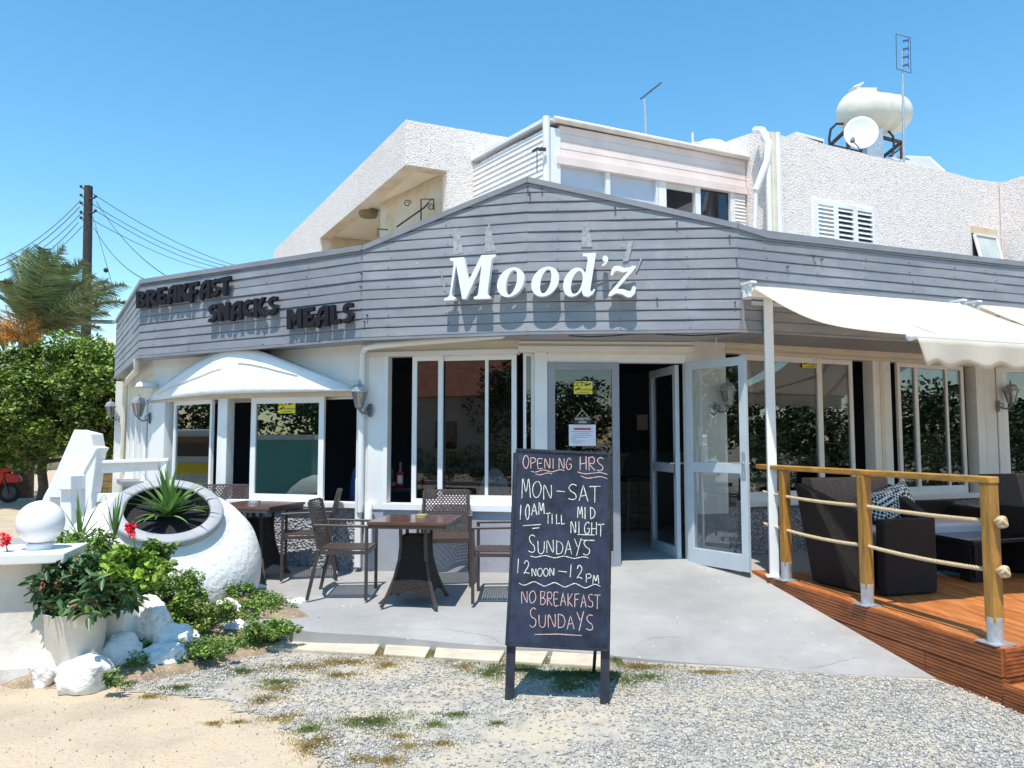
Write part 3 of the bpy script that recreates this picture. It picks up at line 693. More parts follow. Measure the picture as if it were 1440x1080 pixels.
# ================================================================== SIGN LETTERS
def zz(x, y, ox, oy, sc): return ox + x / sc, oy + y / sc
def glyph(F, polys, name, m, parent, o0=.05, o1=.12, ox=600, oy=300, sc=4.5, step=.0008):
    b = MB()
    for k, (poly, F_) in enumerate([(p, F) for p in polys]):
        o = o1 + k * step; P = []
        for x, y in poly:
            px, py = zz(x, y, ox, oy, sc); t, z = F_.at(px, py, o); P.append(F_.P(t, z, o))
        b.prism(P, Vector((-F_.n.x, -F_.n.y, 0)) * (o1 - o0))
    return bevel(b.build(name, m, parent), .002, 1)
def ring_poly(cx, cy, a, b, sh, ci, cj, ia, ib, ish, n=40):
    """outer ellipse with a counter, opened by a hairline so it is one simple polygon"""
    out = [(cx + a * math.cos(t) - sh * b * math.sin(t), cy + b * math.sin(t)) for t in [2 * math.pi * i / n for i in range(n + 1)]]
    inn = [(ci + ia * math.cos(t) - ish * ib * math.sin(t), cj + ib * math.sin(t)) for t in [2 * math.pi * i / n for i in range(n, -1, -1)]]
    out[-1] = (out[0][0], out[0][1] - .05); inn[0] = (inn[-1][0], inn[-1][1] - .05)
    return out + inn
Mp = [(147, 284), (236, 277), (262, 432), (345, 265), (437, 260), (434, 276), (418, 284), (410, 300), (385, 500), (388, 518), (405, 527), (402, 540), (296, 543), (300, 528), (318, 522), (325, 508), (346, 330), (248, 542), (224, 543), (186, 330), (158, 505), (162, 525), (184, 532), (180, 549), (108, 552), (112, 538), (132, 530), (145, 515), (170, 318), (166, 303), (147, 298)]
o1p = ring_poly(531, 436, 84, 94, .22, 536, 437, 32, 78, .22)
o2p = ring_poly(750, 432, 86, 95, .22, 753, 430, 32, 76, .22)
dp1 = ring_poly(936, 435, 70, 92, .22, 950, 437, 34, 73, .22)
dp2 = [(988, 254), (1072, 250), (1036, 478), (1039, 495), (1050, 490), (1058, 477), (1066, 483), (1052, 510), (1022, 528), (994, 522), (982, 500), (1020, 290), (1013, 272), (988, 269)]
ap = [(1112, 282), (1119, 269), (1136, 267), (1148, 280), (1148, 300), (1134, 322), (1110, 336), (1107, 328), (1122, 316), (1130, 305), (1116, 300)]
zp_ = [(1163, 390), (1171, 352), (1187, 335), (1215, 331), (1250, 345), (1283, 342), (1300, 332), (1325, 331), (1322, 346), (1206, 478), (1246, 480), (1275, 491), (1295, 488), (1300, 468), (1312, 458), (1326, 468), (1319, 508), (1297, 529), (1270, 531), (1235, 511), (1200, 505), (1166, 524), (1148, 520), (1160, 498), (1275, 368), (1240, 375), (1206, 362), (1190, 369), (1178, 394)]
S1 = thing('shop_sign', "large white serif italic letters Mood'z fixed to the middle of the grey fascia", 'sign', tuple(FF[2].P(1.2, 3.0, .05)))
glyph(FF[2], [Mp], 'letter', M_letter, S1); glyph(FF[2], [o1p], 'letter', M_letter, S1); glyph(FF[3], [o2p], 'letter', M_letter, S1)
glyph(FF[3], [dp1, dp2], 'letter', M_letter, S1); glyph(FF[3], [ap], 'apostrophe', M_letter, S1); glyph(FF[3], [zp_], 'letter', M_letter, S1)
# pale scuff marks left on the planks by older letters: thin flakes of old paint
M_scuff = mat('old_paint_scuff', (.345, .35, .37), .7, .18, 30)
sc = MB()
for (a, b, c_, d_) in (((170, 125), (205, 90), (232, 250), (168, 262)), ((372, 110), (398, 60), (436, 235), (368, 245)), ((985, 95), (1018, 50), (1050, 210), (978, 212)), ((1280, 180), (1310, 172), (1276, 300), (1240, 305)), ((1352, 285), (1366, 280), (1330, 370), (1322, 368)), ((84, 350), (90, 352), (118, 490), (108, 488)), ((955, 582), (1055, 548), (1057, 553), (957, 586)), ((1040, 455), (1120, 425), (1122, 430), (1042, 461))):
    F = FF[2] if a[0] < 640 else FF[3]; P = []
    for q in (a, b, c_, d_):
        px, py = zz(q[0], q[1], 600, 300, 4.5); t, z = F.at(px, py, .0135); P.append(F.P(t, z, .0135))
    sc.prism(P, Vector((-F.n.x, -F.n.y, 0)) * .010)
M_scuff2 = M_scuff
so = sc.build('paint_scuff', M_scuff, FA); so['kind'] = 'stuff'
# thick black stroke letters
GL = {  # unit glyphs: list of filled polygons, x right, y down, 0..1
 'B': [[(0, 0), (.32, 0), (.32, 1), (0, 1)], [(.3, 0), (.7, .04), (.92, .2), (.88, .38), (.62, .5), (.95, .62), (1, .8), (.8, .97), (.3, 1), (.3, .84), (.6, .78), (.3, .5), (.3, .45), (.55, .28), (.3, .16)]],
 'R': [[(0, 0), (.32, 0), (.32, 1), (0, 1)], [(.3, 0), (.75, .04), (.97, .22), (.9, .42), (.62, .52), (1, 1), (.68, 1), (.3, .56), (.3, .44), (.58, .3), (.3, .17)]],
 'E': [[(0, 0), (.42, 0), (.42, 1), (0, 1)], [(.4, 0), (1, 0), (.95, .2), (.4, .22)], [(.4, .4), (.85, .38), (.85, .56), (.4, .58)], [(.4, .78), (1, .76), (1, 1), (.4, 1)]],
 'A': [[(.7, .02), (1, .02), (1, 1), (.7, 1)], [(0, .96), (.04, .45), (.28, .12), (.62, 0), (.72, .0), (.72, .2), (.52, .26), (.38, .45), (.36, .9), (.2, 1.06)], [(.34, .52), (.72, .5), (.72, .68), (.34, .7)]],
 'K': [[(0, 0), (.34, 0), (.34, 1), (0, 1)], [(.32, .4), (.66, 0), (1, 0), (.62, .45), (1, 1), (.66, 1), (.32, .62)]],
 'F': [[(0, .02), (.4, .02), (.34, 1), (0, 1)], [(.38, .02), (1, 0), (.96, .22), (.38, .24)], [(.36, .42), (.85, .4), (.82, .58), (.35, .6)]],
 'S': [[(.98, .04), (.55, 0), (.16, .1), (.04, .3), (.25, .5), (.6, .62), (.55, .76), (.1, .8), (0, .98), (.5, 1), (.88, .9), (1, .66), (.8, .47), (.42, .36), (.48, .24), (.95, .24)]],
 'T': [[(0, .02), (1, 0), (1, .24), (0, .26)], [(.33, .24), (.68, .24), (.66, 1), (.3, 1)]],
 'N': [[(0, .0), (.34, 0), (.34, 1), (0, 1)], [(.68, 0), (1, 0), (1, 1), (.68, 1)], [(.3, 0), (.72, .7), (.72, 1), (.66, 1), (.3, .42)]],
 'C': [[(1, .04), (.6, 0), (.2, .12), (0, .42), (.06, .75), (.4, .97), (1, .98), (.98, .78), (.6, .74), (.42, .5), (.55, .28), (.98, .24)]],
 'M': [[(0, 0), (.3, 0), (.3, 1), (0, 1)], [(.7, 0), (1, 0), (1, 1), (.7, 1)], [(.28, 0), (.5, .42), (.72, 0), (.72, .42), (.5, .82), (.28, .42)]],
 'L': [[(0, 0), (.4, 0), (.4, 1), (0, 1)], [(.38, .78), (1, .76), (1, 1), (.38, 1)]],
}
def word(txt, boxes, label, slope):
    x0 = boxes[0]; px, py = zz(x0[0], x0[3], 180, 370, 4.3636); t, z = FF[1].at(px, py, .03)
    T = thing('sign_word', label, 'sign', tuple(FF[1].P(t, z, .03)), group='black words on the grey fascia')
    for ch, (a, b, c_, d_) in zip(txt, boxes):
        polys = []
        for p in GL[ch]:
            polys.append([(a + (b - a) * x, c_ + (d_ - c_) * y - slope * (x - .5) * (b - a) + slope * .5 * (b - a) * 0) for x, y in p])
        glyph(FF[1], polys, 'letter', M_black, T, .035, .075, 180, 370, 4.3636, .0012)
word('BREAKFAST', [(48, 103, 170, 272), (110, 170, 160, 266), (178, 228, 148, 250), (237, 297, 134, 244), (302, 365, 126, 232), (372, 428, 114, 235), (437, 500, 102, 218), (503, 557, 94, 204), (560, 625, 82, 197)], 'black word BREAKFAST in rounded capitals, topmost of the words on the fascia', .17)
word('SNACKS', [(488, 540, 252, 360), (548, 618, 243, 350), (625, 693, 232, 348), (700, 755, 222, 330), (768, 838, 212, 328), (852, 912, 203, 318)], 'black word SNACKS in rounded capitals, between BREAKFAST and MEALS', .15)
word('MEALS', [(972, 1062, 280, 400), (1075, 1138, 270, 390), (1148, 1228, 260, 388), (1240, 1300, 254, 372), (1310, 1377, 242, 365)], 'black word MEALS in rounded capitals, nearest the downpipe on the fascia', .12)

# ================================================================== WALL LANTERNS
def lantern():
    r = thing('wall_lantern', 'x', 'lantern', (0, 0, 0), 0, 'wall lanterns on the restaurant')
    m = MB(); m.lathe([(0, .012), (.045, .012), (.05, 0), (.05, -.004)], 14, Matrix.Rotation(math.pi / 2, 4, 'X') @ Matrix.Scale(1.5, 4, (0, 1, 0))); m.build('wall_plate', M_lamp, r, local=True, smooth=True)
    m = MB(); m.tube([(0, 0, .0), (0, -.05, -.03), (0, -.09, -.035), (0, -.13, -.01), (0, -.14, .03)], .012, 8); m.tube([(0, -.01, .035), (0, -.05, .03), (0, -.06, 0), (0, -.04, -.02)], .007, 6); m.build('arm', M_lamp, r, local=True, smooth=True)
    c = Matrix.Translation((0, -.14, 0)); n = 6
    m = MB(); m.lathe([(0, .0), (.02, .005), (.045, .03), (.045, .042), (0, .042)], n, c); m.build('base_cup', M_lamp, r, local=True)
    m = MB(); m.lathe([(.042, .042), (.078, .19)], n, c); g_ = m.build('glass', M_lampg, r, local=True)
    m = MB()
    for j in range(n):
        a = 2 * math.pi * j / n; m.bar((.043 * math.cos(a), -.14 + .043 * math.sin(a), .042), (.081 * math.cos(a), -.14 + .081 * math.sin(a), .192), .010, .008)
    m.build('cage', M_lamp, r, local=True)
    m = MB(); m.lathe([(0, .185), (.098, .185), (.100, .197), (.085, .205), (.078, .235), (.055, .26), (.02, .272), (.018, .285), (0, .287)], n, c); m.build('cap', M_lampcap, r, local=True)
    m = MB(); m.lathe([(.008, .28), (.016, .292), (.006, .302), (.012, .312), (0, .325)], 8, c); m.build('finial', M_lampcap, r, local=True)
    return r
L0 = lantern()
def place(o, first, P, rz, lab, gr=None):
    if first: o.location = P; o.rotation_euler = (0, 0, rz); o['label'] = lab; return o
    return copy_tree(o, P, rz, lab, gr)
def orient(F): return math.atan2(F.n.y, F.n.x) + math.pi / 2
t, z = W2.at(521, 577, .02); place(L0, True, tuple(W2.P(t, z, .03)), orient(W2) - .55, 'grey wall lantern on the white column beside the downpipe')
t, z = W4a.at(1005, 575, .02); place(L0, False, tuple(W4a.P(t, z, .015)), orient(W4a) + .95, 'grey wall lantern on the column seen past the open glass door')
t, z = W5.at(1403, 571, .02); place(L0, False, tuple(W5.P(t, z, .03)), orient(W5) + .9, 'grey wall lantern on the far column under the white fabric awning')
t, z = WB.at(213, 588, .02); place(L0, False, (WB.P(.03, z, .0).x - .03, WB.P(.03, z, .0).y, z), orient(WB) - .7, 'grey wall lantern on the corner post beside the painted hood')
place(L0, False, tuple(W0.P(.15, 1.98, .1)), orient(W0) - .1, 'grey wall lantern farthest back on the side wall, against the leafy tree')

# ================================================================== STICKERS, NOTICES
def text_mesh(txt, size, name, m, parent, M, depth=.0006, align='CENTER'):
    c = bpy.data.curves.new('t', 'FONT'); c.body = txt; c.size = size; c.extrude = depth; c.offset = size * .018; c.align_x = align; c.resolution_u = 3
    o = bpy.data.objects.new('t', c); COL.objects.link(o)
    dg = bpy.context.evaluated_depsgraph_get(); me = bpy.data.meshes.new_from_object(o.evaluated_get(dg))
    bpy.data.objects.remove(o); me.transform(wm(parent).inverted() @ M); me.materials.clear(); me.name = name
    return mesh_obj(name, me, m, parent)
def fmat(F, t, z, o):
    X = Vector((F.d.x, F.d.y, 0)); 
    if X.x < 0: X = -X
    N_ = Vector((F.n.x, F.n.y, 0)); p = F.P(t, z, o)
    M = Matrix.Identity(4); M.col[0] = (*X, 0); M.col[1] = (0, 0, 1, 0); M.col[2] = (*N_, 0); M.col[3] = (*p, 1); return M
def sticker(F, x0, y0, x1, y1, o, label):
    a, z1 = F.at(x0, y0, o); b, z0 = F.at(x1, y1, o); cx = (a + b) / 2; cz = (z0 + z1) / 2; w = b - a; h = z1 - z0
    r = thing('cctv_sticker', label, 'sticker', tuple(F.P(cx, cz, o)), group='yellow camera stickers on the glass')
    m = MB(); m.fbox(F, a, b, z0, z1, o, o - .003); m.build('sheet', M_yellow, r)
    text_mesh('CCTV', h * .46, 'lettering', M_ink, r, fmat(F, cx - w * .19, cz + h * .10, o + .001))
    text_mesh('ΓΙΑ ΑΣΦΑΛΕΙΑ', h * .16, 'lettering', M_ink, r, fmat(F, cx + w * .14, cz - h * .22, o + .001))
    text_mesh('24 H RECORDING', h * .12, 'lettering', M_ink, r, fmat(F, cx, cz - h * .42, o + .001))
    m = MB()
    for (u, v, sg) in ((.28, .24, 1), (-.30, -.12, -1)):
        m.bar(F.P(cx + w * (u - .14), cz + h * (v - .07), o + .002), F.P(cx + w * (u + .14), cz + h * (v + .07) * (1 if sg > 0 else 1), o + .002), .002, h * .12)
    m.build('camera_mark', M_ink, r)
sticker(WA, 392, 563, 415, 581, -.05, 'small yellow camera sticker on the green tinted bay window')
sticker(W3, 807, 536, 833, 554, .01, 'small yellow camera sticker on the closed grey framed door')
sticker(W4, 1128, 501, 1152, 518, -.035, 'small yellow camera sticker on the window under the fabric awning')
F = W3; a, z1 = F.at(800, 597, .03); b, z0 = F.at(838, 627, .03)
r = thing('paper_notice', 'white printed paper notice with a red bar taped to the door glass', 'notice', tuple(F.P((a + b) / 2, (z0 + z1) / 2, .03)))
m = MB(); m.fbox(F, a, b, z0, z1, .026, .024); m.build('sheet', M_paper, r)
m = MB(); m.fbox(F, a + .05, b - .05, z1 - .055, z1 - .035, .0285, .0262); m.build('red_bar', M_red, r)
m = MB()
for k, (i, j) in enumerate([(.02, .03), (.06, .06), (.03, .04), (.03, .08), (.02, .2), (.03, .12), (.03, .15)]):
    zz_ = z1 - .075 - k * .019; m.fbox(F, a + i, b - j, zz_, zz_ + .004, .0275, .0262)
m.build('print_line', M_greytrim, r)['kind'] = 'stuff'
a, z1 = F.at(807, 586, .03); b, z0 = F.at(831, 597, .03); cx = (a + b) / 2
r = thing('open_sign', 'small black hanging sign reading ANOIKTON OPEN above the paper notice', 'sign', tuple(F.P(cx, (z0 + z1) / 2, .03)))
m = MB(); m.fbox(F, a, b, z0, z1, .034, .028); m.build('panel', M_ink, r)
text_mesh('ΑΝΟΙΚΤΟΝ', .03, 'lettering', M_chalkw, r, fmat(F, cx, (z0 + z1) / 2 + .008, .0355)); text_mesh('OPEN', .032, 'lettering', M_chalkw, r, fmat(F, cx, (z0 + z1) / 2 - .026, .0355))
m = MB(); m.tube([F.P(a + .03, z1, .031), F.P(cx, z1 + .07, .031), F.P(b - .03, z1, .031)], .003, 5); m.build('string', M_chalkw, r)

# ================================================================== DECK, RAILING, AWNINGS
K0 = Vector((2.995, 4.80)); K1 = Vector((2.33, 7.62)); sd = (K1 - K0).normalized(); sn = Vector((sd.y, -sd.x))   # side direction and inward normal
fd = (Vector((3.30, 4.925)) - K0).normalized()
DK = thing('deck', 'reddish oiled timber deck with ribbed side boards standing beside the grey patio', 'deck', (K0.x, K0.y, 0))
def clipx(line_p, d, x): return line_p + d * ((x - line_p.x) / d.x)
bw = .118; n_b = 46
def dir_cross(P, d, Q, e):                     # P + d t  ==  Q + e u  -> point
    t = ((Q.x - P.x) * e.y - (Q.y - P.y) * e.x) / (d.x * e.y - d.y * e.x); return P + d * t
wallA = W4.A + W4.n * .002; 
for i in range(n_b):
    a0 = K0 + sn * (i * bw + .004); a1 = K0 + sn * ((i + 1) * bw - .004)
    p0 = dir_cross(a0, sd, K0, fd); p1 = dir_cross(a1, sd, K0, fd)
    q0 = dir_cross(a0, sd, wallA, W4.d); q1 = dir_cross(a1, sd, wallA, W4.d)
    if i == 0: q0 = K1 + sn * .004; q1 = K1 + sn * (bw - .004)
    if q0.y - p0.y < .2: break
    dz = random.uniform(-.0015, .0015); m = MB()
    m.hexa([Vector((*p, ZD - .028)) for p in (p0, p1, q1, q0)] + [Vector((*p, ZD + dz)) for p in (p0, p1, q1, q0)])
    bevel(m.build('deck_board', M_deck, DK), .003, 1)
m = MB(); P = [K0 + sn * .03 + fd * .03, K0 + fd * 5, Vector((8.5, 10.0)), K1 + Vector((.2, 1.2)), K1 + sn * .03]
m.prism([Vector((p.x, p.y, ZD - .035)) for p in P], (0, 0, -.05)); m.build('joists', M_rust, DK)
def ribbed(P, Q, z0, z1, nrm, name='ribbed_board', th=.022, ribs=7):
    """a decking board on edge with real grooves"""
    P, Q, nrm = Vector(P), Vector(Q), Vector(nrm); b = MB(); prof = []; h = (z1 - z0) / ribs
    for k in range(ribs):
        z = z0 + k * h; prof += [(0, z + .0), (0, z + h * .62), (-.006, z + h * .68), (-.006, z + h * .96)]
    prof = prof + [(-th, z1), (-th, z0)]; vs = []
    for e in (P, Q): vs += [Vector((e.x + nrm.x * o, e.y + nrm.y * o, z)) for o, z in prof]
    k = len(prof); fs = [(i, (i + 1) % k, (i + 1) % k + k, i + k) for i in range(k)] + [tuple(range(k)), tuple(range(2 * k - 1, k - 1, -1))]
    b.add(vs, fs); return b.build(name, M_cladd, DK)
on = -sn
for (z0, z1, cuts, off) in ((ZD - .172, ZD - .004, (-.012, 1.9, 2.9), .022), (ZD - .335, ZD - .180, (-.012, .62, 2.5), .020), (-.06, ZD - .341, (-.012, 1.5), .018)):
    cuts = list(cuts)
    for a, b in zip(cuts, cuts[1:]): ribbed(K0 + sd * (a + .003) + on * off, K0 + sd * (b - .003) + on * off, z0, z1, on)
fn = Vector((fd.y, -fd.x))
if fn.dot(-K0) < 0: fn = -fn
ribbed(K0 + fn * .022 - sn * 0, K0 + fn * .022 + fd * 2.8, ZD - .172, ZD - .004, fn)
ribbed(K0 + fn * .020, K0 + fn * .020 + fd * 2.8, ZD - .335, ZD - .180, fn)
# lower step in front of the deck
ST = thing('deck_step', 'low timber step of ribbed boards in front of the deck corner', 'step', (K0.x, K0.y, 0))
zs = .135; s0 = K0 - sd * .02 + on * .018
for k in range(8):
    a = K0 + fn * (.05 + k * .148); b = K0 + fn * (.05 + k * .148 + .14)
    a_ = dir_cross(a, fd, K0 + on * .015, sd); b_ = dir_cross(b, fd, K0 + on * .015, sd)
    m = MB(); m.hexa([Vector((*p, zs - .025)) for p in (a_, a_ + fd * 2.6, b_ + fd * 2.6, b_)] + [Vector((*p, zs)) for p in (a_, a_ + fd * 2.6, b_ + fd * 2.6, b_)])
    bevel(m.build('step_board', M_deck, ST), .003, 1)
old = DK; DK = ST
ribbed(K0 + on * .038 - sd * .03, K0 + on * .038 - sd * 1.3, -.03, zs - .03, on)
ribbed(K0 + on * .038 - sd * .03, K0 + on * .038 - sd * 1.3, zs - .028, zs + .004, on, ribs=1)
DK = old
# railing
RL = thing('rope_railing', 'yellow pine post and rail fence with two cream ropes along the deck edge', 'railing', (K0.x, K0.y, ZD))
posts = [K0 + sd * .10 + sn * .055, K0 + sd * 1.26 + sn * .04, K0 + sd * 2.35 + sn * .045]
ZR = 1.375
for i, p in enumerate(posts):
    m = MB(); m.box(p.x - .038, p.x + .038, p.y - .038, p.y + .038, ZD + .13, ZR - .045, None)
    Mz = Matrix.Translation((p.x, p.y, 0)) @ Matrix.Rotation(math.atan2(sd.y, sd.x), 4, 'Z') @ Matrix.Translation((-p.x, -p.y, 0))
    m.v = [Mz @ v for v in m.v]; po = bevel(m.build('post', M_pine, RL), .006)
    m = MB(); m.lathe([(0, ZD + .002), (.047, ZD + .002), (.047, ZD + .16), (.040, ZD + .162)], 20, Matrix.Translation((p.x, p.y, 0))); m.build('socket', M_galv, po, smooth=True)
    m = MB(); m.box(p.x - .08, p.x + .08, p.y - .08, p.y + .08, ZD + .002, ZD + .01); m.v = [Mz @ v for v in m.v]; m.build('base_plate', M_galv, po)
e0 = posts[0] - sd * .045; e1 = posts[2] + sd * .42
m = MB(); m.bar((e0.x, e0.y, ZR - .022), (e1.x, e1.y, ZR - .022), .085, .045); bevel(m.build('top_rail', M_pineh, RL), .01, 3)
def rope(pts, r=.0155, name='rope', parent=None):
    b = MB(); P = []
    n = 10
    for a, c_ in zip(pts, pts[1:]):
        for i in range(n): P.append(a.lerp(c_, i / n))
    P.append(pts[-1])
    L = sum((q - p).length for p, q in zip(P, P[1:])); steps = int(L / .012)
    # resample
    out = []; acc = [0]
    for p, q in zip(P, P[1:]): acc.append(acc[-1] + (q - p).length)
    for k in range(steps + 1):
        s_ = L * k / steps; i = max(j for j in range(len(acc)) if acc[j] <= s_ + 1e-9); i = min(i, len(P) - 2)
        out.append(P[i].lerp(P[i + 1], (s_ - acc[i]) / max(1e-9, acc[i + 1] - acc[i])))
    for ph in range(3):
        st = []
        for k, p in enumerate(out):
            d = (out[min(k + 1, len(out) - 1)] - out[max(k - 1, 0)]).normalized(); x = d.cross(Vector((0, 0, 1))).normalized(); y = d.cross(x)
            a = k * .012 / .075 * 2 * math.pi + ph * 2.0944; st.append(p + (x * math.cos(a) + y * math.sin(a)) * r * .55)
        b.tube(st, r * .5, 6)
    return b.build(name, M_rope, parent or RL, smooth='all')
def v3(p, z): return Vector((p.x, p.y, z))
for zr, sag in ((1.095, .010), (.79, .016)):
    pts = [v3(posts[0] - sd * .06, zr)]
    for a, b in zip(posts, posts[1:]):
        for k in range(1, 7):
            u = k / 6; p = a.lerp(b, u); pts.append(v3(p, zr - sag * 4 * u * (1 - u)))
    pts.append(v3(posts[2] + sd * .35, zr + .02)); rope(pts)
    c = v3(posts[0] - sd * .075 + on * -.012, zr)                      # knot
    kb = MB()
    for ph in range(3):
        A = Matrix.Rotation(ph * 1.1 + .3, 4, 'Y') @ Matrix.Rotation(ph * .9, 4, 'X'); ring = []
        for k in range(19):
            a = 2 * math.pi * k / 18; ring.append(c + (A @ Vector((math.cos(a) * .026, math.sin(a) * .026, .013 * math.sin(2 * a)))))
        kb.tube(ring, .0135, 8)
    kb.sphere(c, .022, 10, 8); kb.build('knot', M_rope, RL, smooth='all')
# white post carrying the awning
pb = W(1089, 808, 7.29); m = MB(); m.box(-.042, .042, -.042, .042, 0, 2.99 - ZD); AP = thing('awning_post', 'white square metal post standing on the deck under the awning end', 'post', (pb.x, pb.y, ZD), -.2)
bevel(m.build('post', M_frame, AP, local=True), .005); m = MB(); m.box(-.075, .075, -.075, .075, 0, .008); m.build('base_plate', M_frame, AP, local=True)
# retractable awnings
def awning(t0, t1, L, drop, label, e0=True):
    F = FF[4]; zb = 3.02; r = thing('fabric_awning', label, 'awning', tuple(F.P(t0, zb, .1)), group='white fabric awnings over the deck')
    m = MB(); m.tube([F.P(t0 + .02, zb - .01, .11), F.P(t1 - .02, zb - .01, .11)], .04, 12); m.build('roller', M_frame, r, smooth=True)
    m = MB(); m.fbox(F, t0 + .0, t1, zb - .07, zb - .045, .13, .03); m.build('back_bar', M_frame, r)
    nx, ny = 40, 20; vs = []; fs = []
    for i in range(nx + 1):
        u = i / nx; t = t0 + .03 + (t1 - t0 - .06) * u
        for j in range(ny + 1):
            v = j / ny; sg = -.085 * math.sin(math.pi * v) * (1 + .5 * max(0, 1 - u * 6)) + .018 * noise.noise(Vector((u * 3, v * 2, t0)))
            sg -= .01 * math.sin(u * math.pi * 3) * math.sin(math.pi * v)
            vs.append(F.P(t, zb + .03 - drop * v + sg * 1.0, .11 + (L - .11) * v))
    for i in range(nx):
        for j in range(ny): a = i * (ny + 1) + j; fs.append((a, a + ny + 1, a + ny + 2, a + 1))
    m = MB(); m.add(vs, fs); fb = m.build('fabric', M_awn, r, smooth='all'); s_ = fb.modifiers.new('s', 'SOLIDIFY'); s_.thickness = .003
    zf = zb + .03 - drop
    m = MB(); m.tube([F.P(t0 + .0, zf - .01, L), F.P(t1, zf - .01, L)], .022, 10); fbar = m.build('front_bar', M_frame, r, smooth=True)
    m = MB(); m.sphere(F.P(t0 - .01, zf - .01, L), .034, 12, 8); m.build('end_cap', M_frame, fbar, smooth='all')
    vs = []; fs = []; nv = 90
    for i in range(nv + 1):
        u = i / nv; t = t0 + .03 + (t1 - t0 - .06) * u; hgt = .185 + .022 * math.cos((t - t0) / .34 * 2 * math.pi); w = .015 * math.sin(t * 11) ; 
        sh = .07 * max(0, 1 - u * 12)
        for j in range(6):
            v = j / 5; vs.append(F.P(t + sh * v, zf - .02 - hgt * v, L + .012 + w * v + .01))
    for i in range(nv):
        for j in range(5): a = i * 6 + j; fs.append((a, a + 6, a + 7, a + 1))
    m = MB(); m.add(vs, fs); va = m.build('valance', M_awn, r, smooth='all'); s_ = va.modifiers.new('s', 'SOLIDIFY'); s_.thickness = .003
    for ta, tb, sg in ((t0 + .35, t0 + .75, 1), (t1 - .35, t1 - .75, -1)):   # folding arms under the cloth
        m = MB(); k0 = F.P(ta, zb - .08, .13); k1 = F.P(tb + sg * .25, zb - .10 - drop * .45, L * .52); k2 = F.P(ta + .1 * sg, zf - .03, L - .03)
        m.bar(k0, k1, .035, .05); m.bar(k1, k2, .03, .045); m.build('folding_arm', M_frame, r)
    for tb in (t0 + .05, t1 - .05):
        m = MB(); m.fbox(F, tb - .04, tb + .04, zb - .08, zb + .06, .05, .0); m.fbox(F, tb - .05, tb + .015, zb + .055, zb + .075, .16, .0); m.build('bracket', M_frame, r)
    return r
awning(.02, 2.80, 1.93, .70, 'white fabric awning with scalloped edge, nearest the entrance')
awning(2.92, 5.4, 1.93, .70, 'white fabric awning with scalloped edge, farther from the entrance', False)

# ================================================================== CHAIRS AND TABLES
def weave(w, h, nu, nv, fn):
    """woven sheet with real staggered holes: fn(u,v)->point"""
    us = np.linspace(0, 1, nu * 4 + 1); vs_ = np.array(sorted([k / nv for k in range(nv + 1)] + [(k + .42) / nv for k in range(nv)])); V = [fn(u, v) for v in vs_ for u in us]; n = len(us); Fc = []
    for j in range(nv * 2):
        for i in range(nu * 4):
            row = j // 2; hole = (j % 2 == 1) and ((i + 2 * (row % 2)) % 4 in (1, 2)) and 1 < i < nu * 4 - 2 and 1 < j < nv * 2 - 2
            if not hole: a = j * n + i; Fc.append((a, a + 1, a + n + 1, a + n))
    b = MB(); b.add(V, Fc); return b
def arm_chair():
    r = thing('wicker_chair', 'x', 'chair', (0, 0, 0), 0, 'brown wicker armchairs on the patio')
    for sx in (-1, 1):
        m = MB(); m.bar((sx * .25, -.23, 0), (sx * .25, -.23, .655), .028, .028); bevel(m.build('leg', M_chair, r, local=True), .003, 1)
        m = MB(); m.bar((sx * .24, .30, 0), (sx * .24, .20, .45), .03, .028); m.bar((sx * .24, .20, .44), (sx * .225, .30, .87), .026, .026); bevel(m.build('leg', M_chair, r, local=True), .003, 1)
        m = MB(); m.bar((sx * .25, -.245, .655), (sx * .243, .25, .665), .042, .022); bevel(m.build('armrest', M_chair, r, local=True), .004, 1)
        m = MB(); m.bar((sx * .235, -.22, .42), (sx * .235, .21, .42), .022, .03); m.build('side_rail', M_chair, r, local=True)
    m = MB(); m.bar((-.24, -.225, .42), (.24, -.225, .42), .022, .035); m.build('front_rail', M_chair, r, local=True)
    b = weave(.46, .44, 15, 20, lambda u, v: (-.228 + .456 * u, -.235 + .45 * v, .447 - .012 * math.sin(math.pi * u) * math.sin(math.pi * v)))
    o = b.build('seat', M_wickl, r, local=True, fixn=False); s_ = o.modifiers.new('s', 'SOLIDIFY'); s_.thickness = .005
    b = weave(.45, .44, 13, 22, lambda u, v: (-.222 + .444 * u, .205 + .1 * v + .035 * math.sin(math.pi * u), .44 + .44 * v))
    o = b.build('backrest', M_wickl, r, local=True, fixn=False); s_ = o.modifiers.new('s', 'SOLIDIFY'); s_.thickness = .005
    return r
AC = arm_chair()
def at_patio(px, py_or_D, D=None):
    x, y = uvD(px, D); return (x, y, zp(x, y))
def putc(first, x, y, rz, lab, tilt=True):
    z = zp(x, y) + .004; o = place(AC, first, (x, y, z), rz, lab, None)
    return o
putc(True, -1.535, 7.23, R(90), 'brown wicker armchair facing the middle table, seen side on nearest the planted jar')      # back at -X, faces +X
putc(False, -.66, 7.66, R(3), 'brown wicker armchair behind the middle table with its back to the window')
putc(False, -.10, 7.06, R(-93), 'brown wicker armchair partly hidden by the chalkboard')
putc(False, -2.10, 7.98, R(-78), 'brown wicker armchair turned towards the left table, standing by the pebbledash wall')
putc(False, -3.17, 8.42, R(8), 'brown wicker armchair behind the white jar, its back against the bay window')
